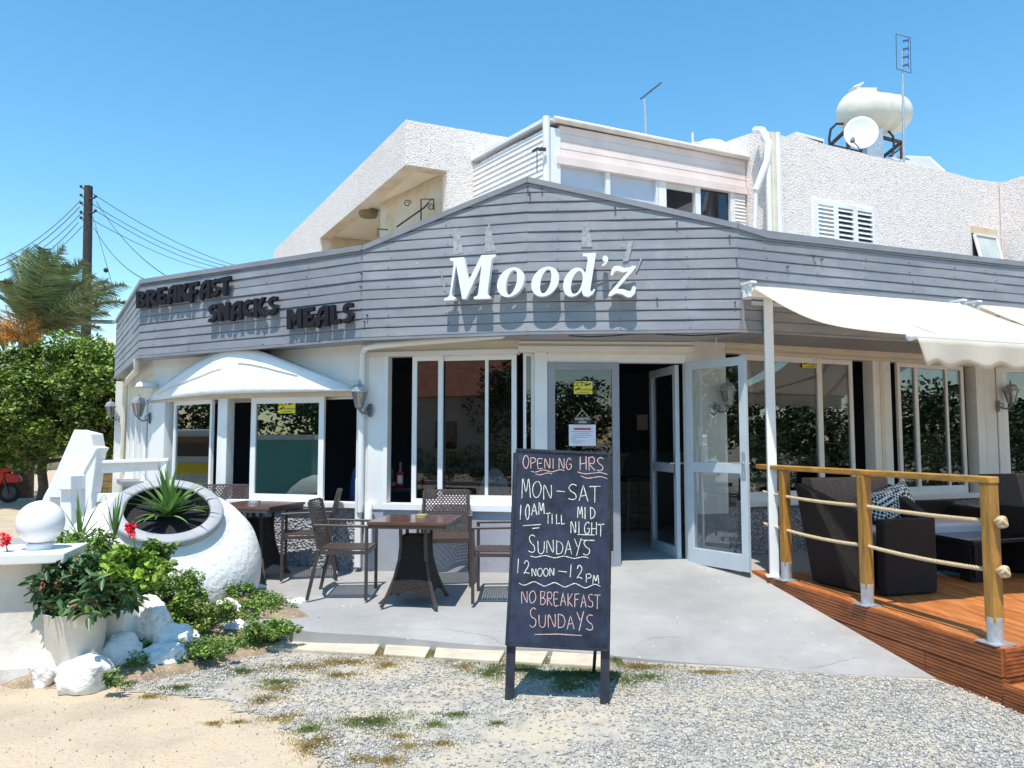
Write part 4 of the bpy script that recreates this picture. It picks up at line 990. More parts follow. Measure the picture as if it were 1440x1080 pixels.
def cafe_table():
    r = thing('cafe_table', 'x', 'table', (0, 0, 0), 0, 'square cafe tables on the patio')
    m = MB(); m.box(-.35, .35, -.35, .35, .715, .745); bevel(m.build('table_top', M_table, r, local=True), .006)
    m = MB()
    for a, b in (((-.33, -.33), (.33, -.33)), ((.33, -.33), (.33, .33)), ((.33, .33), (-.33, .33)), ((-.33, .33), (-.33, -.33))): m.bar((*a, .70), (*b, .70), .02, .03)
    m.build('apron', M_chair, r, local=True)
    for sx in (-1, 1):
        for sy in (-1, 1):
            pts = [(sx * .115, sy * .115, .70), (sx * .11, sy * .11, .52), (sx * .12, sy * .12, .38), (sx * .15, sy * .15, .24), (sx * .20, sy * .20, .10), (sx * .245, sy * .245, 0)]
            m = MB()
            for p, q in zip(pts, pts[1:]): m.bar(p, q, .026, .026)
            m.build('leg', M_chair, r, local=True)
    nb = 26; vs = []; fs = []
    for k in range(nb + 1):
        z = .60 - .46 * k / nb; h = .112 + .075 * (k / nb) ** 1.8
        for i, (x, y) in enumerate(((-1, -1), (0, -1), (1, -1), (1, 0), (1, 1), (0, 1), (-1, 1), (-1, 0))):
            d = h if i % 2 == 0 else h * 1.06; zz_ = z - (.05 * (k / nb) if i % 2 == 0 and k == nb else 0); vs.append((x * d, y * d, zz_))
    for k in range(nb):
        for i in range(8): a = k * 8 + i; b = k * 8 + (i + 1) % 8; fs.append((a, b, b + 8, a + 8))
    fs.append(tuple(range(8)))
    m = MB(); m.add(vs, fs); m.build('wicker_skirt', M_wick, r, local=True)
    return r
CT = cafe_table()
place(CT, True, (-.86, 6.98, zp(-.86, 6.98)), R(-7), 'square dark topped cafe table with flared wicker base, in front of the middle window')
place(CT, False, (-2.62, 7.98, zp(-2.62, 7.98)), R(-14), 'square dark topped cafe table half hidden behind the white jar')
def ashtray(x, y, z, m_, lab):
    r = thing('ashtray', lab, 'ashtray', (x, y, z), group='glass ashtrays on the tables'); b = MB(); b.lathe([(0, .003), (.045, .003), (.05, .0), (.055, .0), (.058, .028), (.048, .03), (.042, .012), (0, .01)], 16); b.build('dish', m_, r, local=True, smooth=True)
ashtray(-.82, 7.03, zp(-.86, 6.98) + .746, mat('amber_glass', (.5, .42, .2), .15, .05, 5), 'amber glass ashtray on the middle table')
ashtray(-2.66, 8.02, zp(-2.62, 7.98) + .746, mat('pale_glass', (.5, .53, .55), .1, .05, 5), 'clear glass ashtray on the table behind the white jar')

# ================================================================== WICKER LOUNGE SET ON THE DECK
def panel(P, Q, z0, zP, zQ, th, name, m, parent, flP=(0, 0), flQ=(0, 0)):
    """upholstered wicker slab from plan point P to Q with sloping top, leaning outward by fl"""
    P, Q = Vector(P), Vector(Q); d = (Q - P).normalized(); n = Vector((d.y, -d.x))
    c = [(*P, z0), (*Q, z0), (*(Q + n * th), z0), (*(P + n * th), z0), (P.x + flP[0], P.y + flP[1], zP), (Q.x + flQ[0], Q.y + flQ[1], zQ), ((Q + n * th).x + flQ[0], (Q + n * th).y + flQ[1], zQ), ((P + n * th).x + flP[0], (P + n * th).y + flP[1], zP)]
    b = MB(); b.hexa([Vector(x) for x in c]); return bevel(b.build(name, m, parent), .015, 3)
z0 = ZD + .01
P1 = Vector((3.0, 6.42)); P0 = Vector((2.78, 7.02)); P2 = Vector((3.50, 6.57)); e = P2 - P1; P3 = P2 + (P0 - P1) + e * .35
s1 = thing('lounge_chair', 'dark wicker lounge chair with a patterned pillow, nearest the rope railing', 'armchair', (3.1, 6.7, ZD), group='dark wicker lounge seats on the deck')
panel(P0, P1, z0, 1.22, .97, .10, 'side_panel', M_wick, s1, (-.13, .02), (-.02, 0))
panel(P1, P2, z0, .955, .96, .10, 'front_panel', M_wick, s1)
panel(P2, P3, z0, .95, 1.20, .09, 'side_panel', M_wick, s1, (0, 0), (.02, .05))
bq = (P0 + P3) / 2
panel(P3 + (P0 - P1) * .05, P0 + (P0 - P1) * .05, z0, 1.262, 1.262, -.14, 'backrest', mat('lit_wicker_back', (.20, .12, .09), .6, .2, 60, .8, 110, tex='voronoi', bdist=.004), s1, (.03, .10), (-.10, .10))  # same wicker in lighter brown: glow through the awning put into the colour
m = MB(); C_ = [P1 + e * .2 + (P0 - P1) * .15, P2 + (P0 - P1) * .15, P3 - (P0 - P1) * .1, P0 + e * .2 - (P0 - P1) * .1]
m.hexa([Vector((*p, ZD + .35)) for p in C_] + [Vector((*p, ZD + .50)) for p in C_]); bevel(m.build('cushion', M_cush, s1), .03, 3)
def pillow(c, s, rot, label, m_):
    r = thing('throw_pillow', label, 'pillow', tuple(c)); V = []; Fc = []; n = 12
    for sgn in (1, -1):
        for i in range(n + 1):
            for j in range(n + 1):
                u, v = i / n * 2 - 1, j / n * 2 - 1; b = (1 - u ** 4) * (1 - v ** 4); k = 1 - .07 * (1 - abs(u * v)) * 0
                V.append(rot @ Vector((u * s * (1 - .06 * (1 - v * v)), sgn * .09 * b ** .6, v * s * .8 * (1 - .06 * (1 - u * u)))))
    q = (n + 1) ** 2
    for i in range(n):
        for j in range(n):
            a = i * (n + 1) + j; Fc.append((a, a + n + 1, a + n + 2, a + 1)); Fc.append((q + a, q + a + 1, q + a + n + 2, q + a + n + 1))
    b = MB(); b.add(V, Fc); b.build('cover', m_, r, local=True, smooth='all')
c = W(1256, 714, 7.05); pillow(c, .24, (Matrix.Rotation(.25, 3, 'Z') @ Matrix.Rotation(-.3, 3, 'Y') @ Matrix.Rotation(-.25, 3, 'X')), 'black and white patterned pillow leaning in the lounge chair', M_pillow)
# far sofa by the window
s2 = thing('wicker_sofa', 'dark wicker seat with pale cushion standing against the pebbledash wall', 'sofa', (4.3, 8.2, ZD), group='dark wicker lounge seats on the deck')
a = W(1262, 700, 8.15); b = W(1342, 700, 8.35); A2, B2 = Vector((a.x, a.y)), Vector((b.x, b.y)); dd = (B2 - A2).normalized(); nn = Vector((dd.y, -dd.x))
panel(B2 - Vector((0, 0)), A2 - dd * .5, z0, .955, .985, .12, 'backrest', M_wick, s2)
panel(A2 - dd * .5 + nn * .6, A2 - dd * .5, z0, .9, .9, .1, 'side_panel', M_wick, s2); panel(B2, B2 + nn * .62, z0, .93, .90, .10, 'side_panel', M_wick, s2)
m = MB(); C_ = [A2 - dd * .45 + nn * .62, B2 - dd * .05 + nn * .62, B2 - dd * .05 + nn * .1, A2 - dd * .45 + nn * .1]
m.hexa([Vector((*p, ZD + .02)) for p in C_] + [Vector((*p, ZD + .34)) for p in C_]); bevel(m.build('seat_base', M_wick, s2), .01)
C_ = [A2 - dd * .43 + nn * .62, B2 - dd * .16 + nn * .62, B2 - dd * .16 + nn * .13, A2 - dd * .43 + nn * .13]
m = MB(); m.hexa([Vector((*p, ZD + .345)) for p in C_] + [Vector((*p, ZD + .46)) for p in C_]); bevel(m.build('cushion', M_cush, s2), .03, 3)
# right hand sofa
s3 = thing('wicker_sofa', 'dark wicker high backed sofa at the far edge of the deck below the last lantern', 'sofa', (5.3, 7.9, ZD), group='dark wicker lounge seats on the deck')
a = W(1395, 700, 7.75); A3 = Vector((a.x, a.y)); dd = W4.d; nn = W4.n
panel(A3 - nn * .05 + dd * 1.7, A3 - nn * .05, z0, 1.262, 1.262, -.14, 'backrest', M_wick, s3, (-nn.x * .1, -nn.y * .1), (-nn.x * .1, -nn.y * .1))
panel(A3, A3 + nn * .62, z0, .99, .96, .10, 'side_panel', M_wick, s3)
C_ = [A3 + dd * .11 + nn * .62, A3 + dd * 1.7 + nn * .62, A3 + dd * 1.7, A3 + dd * .11]
m = MB(); m.hexa([Vector((*p, ZD + .02)) for p in C_] + [Vector((*p, ZD + .34)) for p in C_]); bevel(m.build('seat_base', M_wick, s3), .01)
m = MB(); m.hexa([Vector((*p, ZD + .345)) for p in C_] + [Vector((*p, ZD + .47)) for p in C_]); bevel(m.build('cushion', M_cush, s3), .03, 3)
# low glass topped table
a = Vector((4.10, 6.92)); b = a + Vector((-.08, .72)); d_ = W4.d * 1.25
T_ = thing('coffee_table', 'low dark wicker coffee table with glossy glass top on the deck', 'table', (a.x, a.y, ZD))
C_ = [a, a + d_, b + d_, b]
m = MB(); m.hexa([Vector((*p, ZD + .335)) for p in C_] + [Vector((*p, ZD + .36)) for p in C_]); m.build('top_frame', M_wick, T_)
for q, (s_, u_) in zip(C_, ((1, 1), (-1, 1), (-1, -1), (1, -1))):
    k = q + W4.d * (.09 * s_) + Vector((-.01, .09)) * u_; m = MB(); m.box(k.x - .08, k.x + .08, k.y - .08, k.y + .08, ZD + .005, ZD + .335); m.build('leg', M_wick, T_)
m = MB(); m.hexa([Vector((*p, ZD + .05)) for p in (C_[0] + W4.d * .02, C_[3] + W4.d * .02, C_[3] + W4.d * .06, C_[0] + W4.d * .06)] + [Vector((*p, ZD + .33)) for p in (C_[0] + W4.d * .02, C_[3] + W4.d * .02, C_[3] + W4.d * .06, C_[0] + W4.d * .06)]); m.build('side_panel', M_wick, T_)
m = MB(); m.hexa([Vector((*p, ZD + .363)) for p in C_] + [Vector((*p, ZD + .371)) for p in C_]); m.build('glass_top', mat('black_glass', (.012, .012, .016), .04, 0, 1), T_)
# ================================================================== CHALKBOARD
BBl, BBr = G(716, 985), G(850, 991)           # feet of the front frame
TOPL, TOPR = W(728, 632, 4.93), W(855.5, 638, 4.86)
CB = thing('chalkboard', 'tall folding chalkboard with opening hours written in white and pink chalk, standing on the gravel', 'sign', (BBl.x + .3, BBl.y + .1, 0))
UX = (BBr - BBl).normalized(); UV = ((TOPL + TOPR) / 2 - (BBl + BBr) / 2); HB_ = UV.length; UV = UV.normalized(); NB = UX.cross(UV).normalized()
if NB.y > 0: NB = -NB
for a, b in ((BBl, TOPL), (BBr, TOPR)):
    m = MB(); m.bar(a + NB * -.012, b + NB * -.012 - UV * .02, .022, .056, UX); bevel(m.build('leg', M_bframe, CB), .002, 1)
def onboard(px, py, o=0.0):
    a, b = ray(px, py); d = Vector((a, 1, b)); O = Vector((0, 0, CAMZ)); P0_ = BBl + NB * (.012 + o); t = (P0_ - O).dot(NB) / d.dot(NB); return O + d * t
cs = [onboard(712, 907), onboard(855.5, 914.5), onboard(856, 638), onboard(727, 632)]
m = MB(); m.prism(cs, -NB * .012); m.build('writing_panel', M_board, CB)
m = MB()
for a, b in zip(cs, cs[1:] + cs[:1]): m.bar(a + NB * .001, b + NB * .001, .014, .012, NB)
m.build('panel_frame', M_bframe, CB)
bt = [p + Vector((0, .0, 0)) for p in (BBl, BBr)]
for a, b, s_ in ((BBl, TOPL, 1), (BBr, TOPR, 1)):
    f = Vector((a.x, a.y + .62, .0)); m = MB(); m.bar(f, b + Vector((0, .03, -.02)), .04, .022, UX); m.build('rear_leg', M_bframe, CB)
m = MB(); k0 = [Vector((BBl.x, BBl.y + .62, 0)).lerp(TOPL, .22), Vector((BBr.x, BBr.y + .62, 0)).lerp(TOPR, .22)]; m.bar(k0[0], k0[1], .05, .02); m.build('rear_brace', M_bframe, CB)
m = MB(); k1 = [Vector((BBl.x, BBl.y + .62, 0)).lerp(TOPL, u) + Vector((0, .015, 0)) for u in (.30, .97)]; k2 = [Vector((BBr.x, BBr.y + .62, 0)).lerp(TOPR, u) + Vector((0, .015, 0)) for u in (.30, .97)]
m.prism([k1[0], k2[0], k2[1], k1[1]], (0, .008, 0)); m.build('rear_panel', M_bframe, CB)
ST_ = {  # stroke letters, x right, y down
 'O': [[(.5, 0), (.15, .2), (0, .55), (.2, .92), (.55, 1), (.9, .75), (1, .4), (.75, .08), (.45, .02)]], 'P': [[(.1, 0), (.12, 1)], [(.05, .06), (.6, 0), (.95, .2), (.75, .45), (.12, .55)]],
 'E': [[(.9, .02), (.1, .04), (.12, .98), (.95, .95)], [(.1, .48), (.75, .45)]], 'N': [[(.05, 1), (.1, .02), (.85, .95), (.9, 0)]], 'I': [[(.5, 0), (.52, 1)]],
 'G': [[(.9, .15), (.5, 0), (.1, .3), (.05, .7), (.4, 1), (.85, .85), (.9, .55), (.55, .55)]], 'H': [[(.08, 0), (.05, 1)], [(.9, -.04), (.92, 1)], [(.06, .52), (.92, .46)]],
 'R': [[(.1, 0), (.1, 1)], [(.05, .08), (.6, 0), (.9, .22), (.7, .48), (.12, .52), (.95, 1.02)]], 'S': [[(.92, .08), (.5, 0), (.12, .2), (.35, .45), (.8, .62), (.85, .88), (.45, 1.0), (.02, .9)]],
 'M': [[(.0, 1.0), (.12, 0), (.48, .7), (.82, 0), (1, .98)]], '-': [[(.0, .5), (1, .48)]], 'A': [[(0, 1), (.45, 0), (.95, 1)], [(.15, .65), (.85, .6)]], 'T': [[(-.1, .04), (1.1, 0)], [(.5, .02), (.45, 1.05)]],
 'L': [[(.1, 0), (.12, .98), (1, .9)]], 'D': [[(.1, 0), (.12, 1)], [(.02, .02), (.7, .15), (.98, .5), (.7, .9), (.08, 1)]], 'U': [[(.05, 0), (.1, .8), (.45, 1), (.85, .8), (.92, 0)]],
 'Y': [[(.05, 0), (.5, .5)], [(.95, -.02), (.35, 1.1)]], 'B': [[(.1, 0), (.12, 1)], [(.05, .03), (.65, .0), (.85, .2), (.6, .44), (.12, .48), (.8, .55), (.95, .8), (.6, 1), (.1, 1)]],
 'K': [[(.1, 0), (.12, 1)], [(.9, 0), (.14, .55), (.95, 1)]], 'F': [[(.12, 0), (.1, 1)], [(.05, .03), (.95, 0)], [(.1, .46), (.75, .42)]], '1': [[(.65, 0), (.35, 1)]], '0': [[(.5, 0), (.1, .3), (.12, .8), (.5, 1), (.88, .7), (.85, .2), (.45, 0)]],
 '2': [[(.1, .25), (.4, 0), (.85, .15), (.7, .5), (.05, .95), (.4, .9), (1, 1)]]}
def smooth_pts(p):
    out = []
    if len(p) < 4: 
        for a, b in zip(p, p[1:]):
            for k in range(4): out.append((a[0] + (b[0] - a[0]) * k / 4, a[1] + (b[1] - a[1]) * k / 4))
        return out + [p[-1]]
    q = [p[0]] + list(p) + [p[-1]]
    for i in range(1, len(q) - 2):
        for k in range(5):
            t = k / 5; a, b, c, d = q[i - 1], q[i], q[i + 1], q[i + 2]
            out.append(tuple(.5 * ((2 * b[j]) + (-a[j] + c[j]) * t + (2 * a[j] - 5 * b[j] + 4 * c[j] - d[j]) * t * t + (-a[j] + 3 * b[j] - 3 * c[j] + d[j]) * t ** 3) for j in (0, 1)))
    return out + [p[-1]]
def chalk(strokes, m_, name='chalk_line', w=.0036):
    """strokes in pixels of the 2.84x crop"""
    b = MB()
    for st in strokes:
        P = [onboard(660 + x / 2.8421, 620 + y / 2.8421, .0022) for x, y in smooth_pts(st)]; vs = []
        for i, p in enumerate(P):
            d = P[min(i + 1, len(P) - 1)] - P[max(i - 1, 0)]
            if d.length < 1e-6: d = UX
            s_ = NB.cross(d.normalized()); ww = w * (.5 + .35 * random.random()); vs += [p - s_ * ww, p + s_ * ww]
        b.add(vs, [(2 * i, 2 * i + 1, 2 * i + 3, 2 * i + 2) for i in range(len(P) - 1)])
    return b.build(name, m_, CB, fixn=False)
def wrd(txt, x0, x1, y0, y1, slope=0, m_=None, jit=.06, sizes=None):
    n = len(txt); cw_ = (x1 - x0) / n; out = []
    for i, ch in enumerate(txt):
        if ch == ' ': continue
        s_ = (sizes[i] if sizes else 1); h = (y1 - y0) * s_; yy = y1 - h + slope * (i / max(1, n - 1)) + random.uniform(-.04, .04) * h; xa = x0 + i * cw_ + cw_ * .1; ww = cw_ * .8 * (.5 if ch in 'I1' else 1)
        for st in ST_[ch]: out.append([(xa + ww * (x + random.uniform(-jit, jit) * .5), yy + h * (y + random.uniform(-jit, jit) * .5)) for x, y in st])
    return chalk(out, m_, 'chalk_word', .0036)
wrd('OPENING', 212, 412, 58, 108, 6, M_chalkp, sizes=[1.05, .85, .8, .85, .85, .85, .9]); wrd('HRS', 438, 540, 64, 116, 2, M_chalkp)
def wave(x0, x1, y, amp, n, m_, sl=0):
    k = n * 4; return chalk([[(x0 + (x1 - x0) * i / k, y + amp * math.sin(i / 4 * 2 * math.pi) + sl * i / k) for i in range(k + 1)]], m_)
wave(246, 380, 121, 4, 2, M_chalkp, -2); wave(265, 330, 132, 4, 1, M_chalkp); wave(432, 552, 124, 5, 1, M_chalkp, 10); wave(445, 553, 140, 6, 1, M_chalkp, 12)
wrd('MON', 205, 335, 158, 226, 6, M_chalkw, sizes=[1.15, .95, .85]); chalk([[(348, 200), (382, 203)]], M_chalkw); wrd('SAT', 390, 525, 175, 238, 4, M_chalkw)
wrd('10', 198, 244, 252, 312, 0, M_chalkw); wrd('AM', 246, 302, 250, 298, -2, M_chalkw); wrd('TILL', 305, 384, 288, 328, 8, M_chalkw); wrd('MID', 430, 505, 262, 308, 4, M_chalkw); wrd('NIGHT', 402, 540, 322, 370, 8, M_chalkw)
chalk([[(214, 339), (286, 334)], [(252, 350), (280, 347)], [(432, 374), (500, 376)], [(446, 396), (500, 398)]], M_chalkw)
wrd('SUNDAYS', 232, 488, 384, 446, 12, M_chalkw, sizes=[1.15, .8, .85, .9, .9, 1.05, 1]); wave(244, 476, 460, 4, 3, M_chalkw, 8)
wrd('12', 186, 243, 478, 530, 2, M_chalkw, sizes=[1.1, 1]); wrd('NOON', 247, 342, 508, 540, 0, M_chalkw); chalk([[(356, 520), (390, 524)]], M_chalkw); wrd('12', 396, 456, 494, 548, 2, M_chalkw); wrd('PM', 462, 520, 532, 566, 4, M_chalkw)
wave(198, 524, 568, 8, 4, M_chalkw, 14)
wrd('NO', 205, 268, 600, 650, 0, M_chalkp); wrd('BREAKFAST', 280, 526, 602, 655, 14, M_chalkp); wrd('SUNDAYS', 236, 500, 680, 742, 14, M_chalkp, sizes=[1.2, .8, .85, .9, .9, 1.1, 1])
chalk([[(262, 774), (350, 772), (450, 778)]], M_chalkp)

# ================================================================== WHITE JAR, PILLAR, POTS
ax = Vector((.25, -.47, .85)).normalized()    # axis of the tilted jar, mouth up and towards the street
Mq = ax.to_track_quat('Z', 'X').to_matrix().to_4x4()
JS = 1.13; cM = W(236, 716, 6.85); JA = thing('planter_jar', 'huge whitewashed clay jar with grey rim lying tilted in the plants', 'jar', (cM.x, cM.y + .3, .1))
MJ = Matrix.Translation(cM) @ Mq @ Matrix.Scale(JS, 4)
m = MB(); pr = [(.33, -.04), (.405, -.05), (.42, -.10), (.50, -.15), (.62, -.22), (.705, -.33), (.755, -.47), (.765, -.62), (.73, -.80), (.64, -.97), (.48, -1.12), (.3, -1.2)]
m.lathe(pr, 64, MJ); m.build('body', M_jar, JA, smooth='all')
m = MB(); m.lathe([(.325, -.14), (.310, -.01), (.316, .004), (.330, .008), (.395, .006), (.408, -.002), (.413, -.015), (.412, -.05), (.39, -.056)], 64, MJ); m.build('rim', M_rim, JA, smooth='all')
m = MB(); m.lathe([(0, -.09), (.15, -.08), (.295, -.095), (.3085, -.012)], 40, MJ); m.build('soil', M_soil, JA)  # soil plus the jar's inner wall, blackened to paint the dark mouth
def strap_leaves(name, m_, parent, base, n, length, width, up=Vector((0, 0, 1)), spread=1.0, droop=.5, seed=1, minel=.15):
    rr = random.Random(seed)
    for i in range(n):
        b = MB()
        az = i * 2.39996 + rr.uniform(-.3, .3); el = minel + (1 - minel) * (rr.random() ** .8); L = length * rr.uniform(.65, 1.1); w = width * rr.uniform(.7, 1.1)
        d0 = Vector((math.cos(az) * math.cos(el * 1.5) * spread, math.sin(az) * math.cos(el * 1.5) * spread, math.sin(el * 1.5))).normalized()
        side = d0.cross(Vector((0, 0, 1))).normalized(); p = Vector(base); d = d0.copy(); k = 6; vs = []
        for j in range(k + 1):
            u = j / k; ww = w * (.55 + .9 * u if u < .4 else (1 - u) / .6 * .91) if u < 1 else .0005
            nrm = side.cross(d).normalized(); vs += [p - side * ww * .5 + nrm * ww * .14, p - nrm * 0, p + side * ww * .5 + nrm * ww * .14]
            p = p + d * (L / k); d = (d + Vector((0, 0, -1)) * droop * .10 * (1 + u)).normalized()
        fs = []
        for j in range(k): a = j * 3; fs += [(a, a + 1, a + 4, a + 3), (a + 1, a + 2, a + 5, a + 4)]
        b.add(vs, fs); b.build('leaf', m_, parent, fixn=False)
YU = thing('yucca', 'spiky green yucca growing in the mouth of the white jar', 'plant', tuple(cM)); YU.location = cM - ax * .08; WM[YU.name] = Matrix.Translation(YU.location)
strap_leaves('leaf_rosette', M_yucca, YU, YU.location + Vector((.02, -.02, .02)), 58, .48, .048, spread=1.25, droop=.6, seed=3, minel=.12)
strap_leaves('lower_leaf_rosette', M_yucca, YU, YU.location + Vector((.0, -.05, 0)), 26, .38, .045, spread=1.5, droop=1.0, seed=9, minel=.02)
y2 = Vector(W(122, 752, 6.15)); YB = thing('yucca', 'spiky green yucca growing behind the globe pillar', 'plant', tuple(y2))
strap_leaves('leaf_rosette', M_yucca, YB, y2 + Vector((-.05, 0, -.05)), 16, .42, .04, seed=5, spread=1.1); strap_leaves('side_rosette', M_yucca, YB, y2 + Vector((.17, .1, -.05)), 9, .40, .035, seed=6, spread=.6, minel=.5)
# pillar with globe lamp
pz = .845; gl = W(57, 735, 5.45); PL = thing('globe_pillar', 'flared white rendered pillar with square cap carrying a white globe lamp', 'pillar', (gl.x, gl.y, 0))
Mp_ = Matrix.Translation((gl.x - .075, gl.y, 0)) @ Matrix.Rotation(R(14), 4, 'Z')
def sq_loft(prof, name, m_, parent, M, bv=.008):
    vs = []; fs = []
    for h, z in prof: vs += [M @ Vector(p) for p in ((-h, -h, z), (h, -h, z), (h, h, z), (-h, h, z))]
    for i in range(len(prof) - 1):
        for j in range(4): a = i * 4 + j; b = i * 4 + (j + 1) % 4; fs.append((a, b, b + 4, a + 4))
    fs += [(3, 2, 1, 0), tuple(4 * (len(prof) - 1) + j for j in range(4))]
    b = MB(); b.add(vs, fs); return bevel(b.build(name, m_, parent, smooth=True), bv)
sq_loft([(.25, -.05), (.25, .10), (.215, .12), (.205, .14), (.182, .28), (.155, .45), (.136, .62), (.128, pz - .07)], 'shaft', M_pillar, PL, Mp_)
sq_loft([(.27, pz - .07), (.275, pz)], 'cap', M_white, PL, Mp_ @ Matrix.Translation((.03, 0, 0)))
GLB = thing('globe_lamp', 'white glass globe lamp on top of the flared pillar', 'lamp', (gl.x, gl.y, pz))
m = MB(); m.lathe([(.085, pz), (.085, pz + .035), (.07, pz + .045)], 24, Matrix.Translation((gl.x, gl.y, 0))); m.build('collar', M_globe, GLB, smooth=True)
m = MB(); m.sphere((gl.x, gl.y, pz + .185), .152, 40, 24); m.build('globe', M_globe, GLB, smooth='all')
# pots
c = W(106, 905, 5.32); PT = thing('flower_pot', 'large cream painted pot with peeling side, full of broad leaves, beside the globe pillar', 'pot', (c.x, c.y, .11))
m = MB(); m.lathe([(0, .0), (.16, .0), (.168, .02), (.195, .31), (.203, .345), (.19, .345), (.18, .30), (0, .29)], 36); m.build('body', M_pot, PT, local=True, smooth=True)
m = MB(); m.lathe([(0, .30), (.184, .30)], 24); m.build('soil', M_soil, PT, local=True)
c2_ = W(160, 893, 5.6); P2_ = thing('flower_pot', 'small white box pot squeezed between the cream pot and a big white rock', 'pot', (c2_.x, c2_.y, .05))
m = MB(); m.box(-.11, .11, -.09, .09, .05, .29); m.box(-.12, .12, -.10, .10, .29, .33); m.build('body', M_white, P2_, local=True)
# raised earth under the plants
bo = [G(20, 968), G(90, 970), G(165, 964), G(215, 958), G(262, 948), G(300, 938), G(345, 926), G(400, 912), G(452, 893, .0), G(462, 884, .05), G(440, 868, .13), G(418, 855, .14), G(392, 846, .15), G(360, 840, .16), Vector((-2.9, 8.0, .2)), Vector((-4.4, 8.4, .1)), Vector((-4.9, 6.5, 0)), Vector((-3.9, 5.4, 0))]
bp = []
for a, b in zip(bo, bo[1:] + bo[:1]):
    for k in range(5): q = a.lerp(b, k / 5); bp.append(q + Vector((noise.noise(q * 6) * .05, noise.noise(q * 6 + Vector((9, 9, 9))) * .05, 0)))
cb = Vector((-2.95, 6.35, .2)); rings = []
for f_, zz_ in ((0, -.006), (.06, .03), (.16, .075), (.34, .12), (.6, .15), (.85, .17)):
    rings.append([Vector((p.x + (cb.x - p.x) * f_, p.y + (cb.y - p.y) * f_, max(p.z * (1 - f_), 0) + zz_ + noise.noise(p * 4 + Vector((f_ * 9, 0, 0))) * .02 * (f_ > 0))) for p in bp])
vs = [v for r_ in rings for v in r_] + [cb]; nb_ = len(bp); fs = []
for k in range(len(rings) - 1):
    for q in range(nb_): fs.append((k * nb_ + q, k * nb_ + (q + 1) % nb_, (k + 1) * nb_ + (q + 1) % nb_, (k + 1) * nb_ + q))
for q in range(nb_): fs.append(((len(rings) - 1) * nb_ + q, (len(rings) - 1) * nb_ + (q + 1) % nb_, len(vs) - 1))
m = MB(); m.add(vs, fs); struct(m.build('earth_bed', mat('brown_earth', (.27, .20, .13), .95, .2, 8, .8, 40, speck=((.45, .38, .28), 60, .6)), smooth='all'))

from mathutils.bvhtree import BVHTree
BED = BVHTree.FromPolygons([tuple(v) for v in vs], fs)
def bedz(x, y):
    h = BED.ray_cast(Vector((x, y, 3)), Vector((0, 0, -1))); return max(h[0].z if h[0] else 0, 0)
def Gb(px, py):
    z = 0
    for _ in range(6): p = G(px, py, z); z = bedz(p.x, p.y)
    return G(px, py, z)
# rocks
def rock(c, rx, ry, rz, seed, m_, label, grp='whitewashed rocks edging the flower bed'):
    r = bmesh.new(); bmesh.ops.create_icosphere(r, subdivisions=4, radius=1); rr = random.Random(seed); off = Vector((rr.uniform(0, 99), rr.uniform(0, 99), 0)); pl = []
    for _ in range(15):
        d = Vector((rr.gauss(0, 1), rr.gauss(0, 1), rr.gauss(0, .8))).normalized(); pl.append((d, rr.uniform(.62, .92)))
    for v in r.verts:
        p = v.co.copy()
        for d, h in pl:
            k = p.dot(d)
            if k > h: p -= d * (k - h) * .88
        nz = noise.noise(p * 2.2 + off) * .16 + noise.noise(p * 6 + off) * .05 + noise.noise(p * 13 + off) * .035; p *= 1 + nz
        v.co = Vector((p.x * rx, p.y * ry, p.z * rz))
    rot = Matrix.Rotation(rr.uniform(-.5, .5), 4, 'Z') @ Matrix.Rotation(rr.uniform(-.2, .2), 4, 'Y'); bmesh.ops.transform(r, matrix=rot, verts=r.verts)
    me = bpy.data.meshes.new('rock'); r.to_mesh(me); r.free()
    for p in me.polygons: p.use_smooth = True
    o = mesh_obj('rock', me, m_); o.location = c; tag(o, label, 'rock', grp)
    return o
RK = [(64, 945, 27, 23, 'second white rock from the pillar foot along the ground'), (118, 950, 38, 26, 'broad white rock in front of the cream pot with a brown chipped foot'), (165, 928, 25, 25, 'rounded white rock between the broad front rock and the loaf shaped one'),
      (222, 929, 30, 17, 'loaf shaped white rock lying at the edge of the gravel'), (199, 882, 33, 30, 'tallest white rock, pointed, standing behind the others'), (236, 901, 25, 20, 'white rock resting on the loaf shaped rock'),
      (268, 906, 18, 15, 'small flat white rock at the end of the front row'), (325, 893, 22, 17, 'white rock half covered by the small leaved shrub'), (317, 852, 13, 9, 'small yellowish white rock below the jar'),
      (333, 862, 9, 12, 'narrow white rock beside the small yellowish one'), (358, 844, 22, 15, 'white rock nearest the jar at the patio edge'), (408, 862, 34, 14, 'long white rock leaning beside the patio edge')]
for i, (px, py, rx, ry, lab) in enumerate(RK):
    p = Gb(px, py + ry * .75); s_ = p.y / 1080; p.z += ry * s_ * .7; p.y += rx * s_ * .2
    rock(p, rx * s_ * 1.25, rx * s_ * .9, ry * s_ * 1.4, 20 + i, M_rock, lab)
p = G(448, 895, .0); rock(p + Vector((0, .03, .03)), .115, .09, .05, 77, M_sandrock, 'flat sandy brown stone at the end of the pale slabs', None)
# low white wall end at the left edge
m = MB(); a = G(-60, 958); b = G(42, 950); m.hexa([a, b, b + Vector((0, .14, 0)), a + Vector((0, .14, 0)), a + Vector((0, 0, .09)), b + Vector((0, 0, .085)), b + Vector((0, .14, .085)), a + Vector((0, .14, .09))])
o = m.build('edging_block', M_rock); tag(o, 'low whitewashed block edging at the foot of the globe pillar', 'edging'); bevel(o, .02, 3)
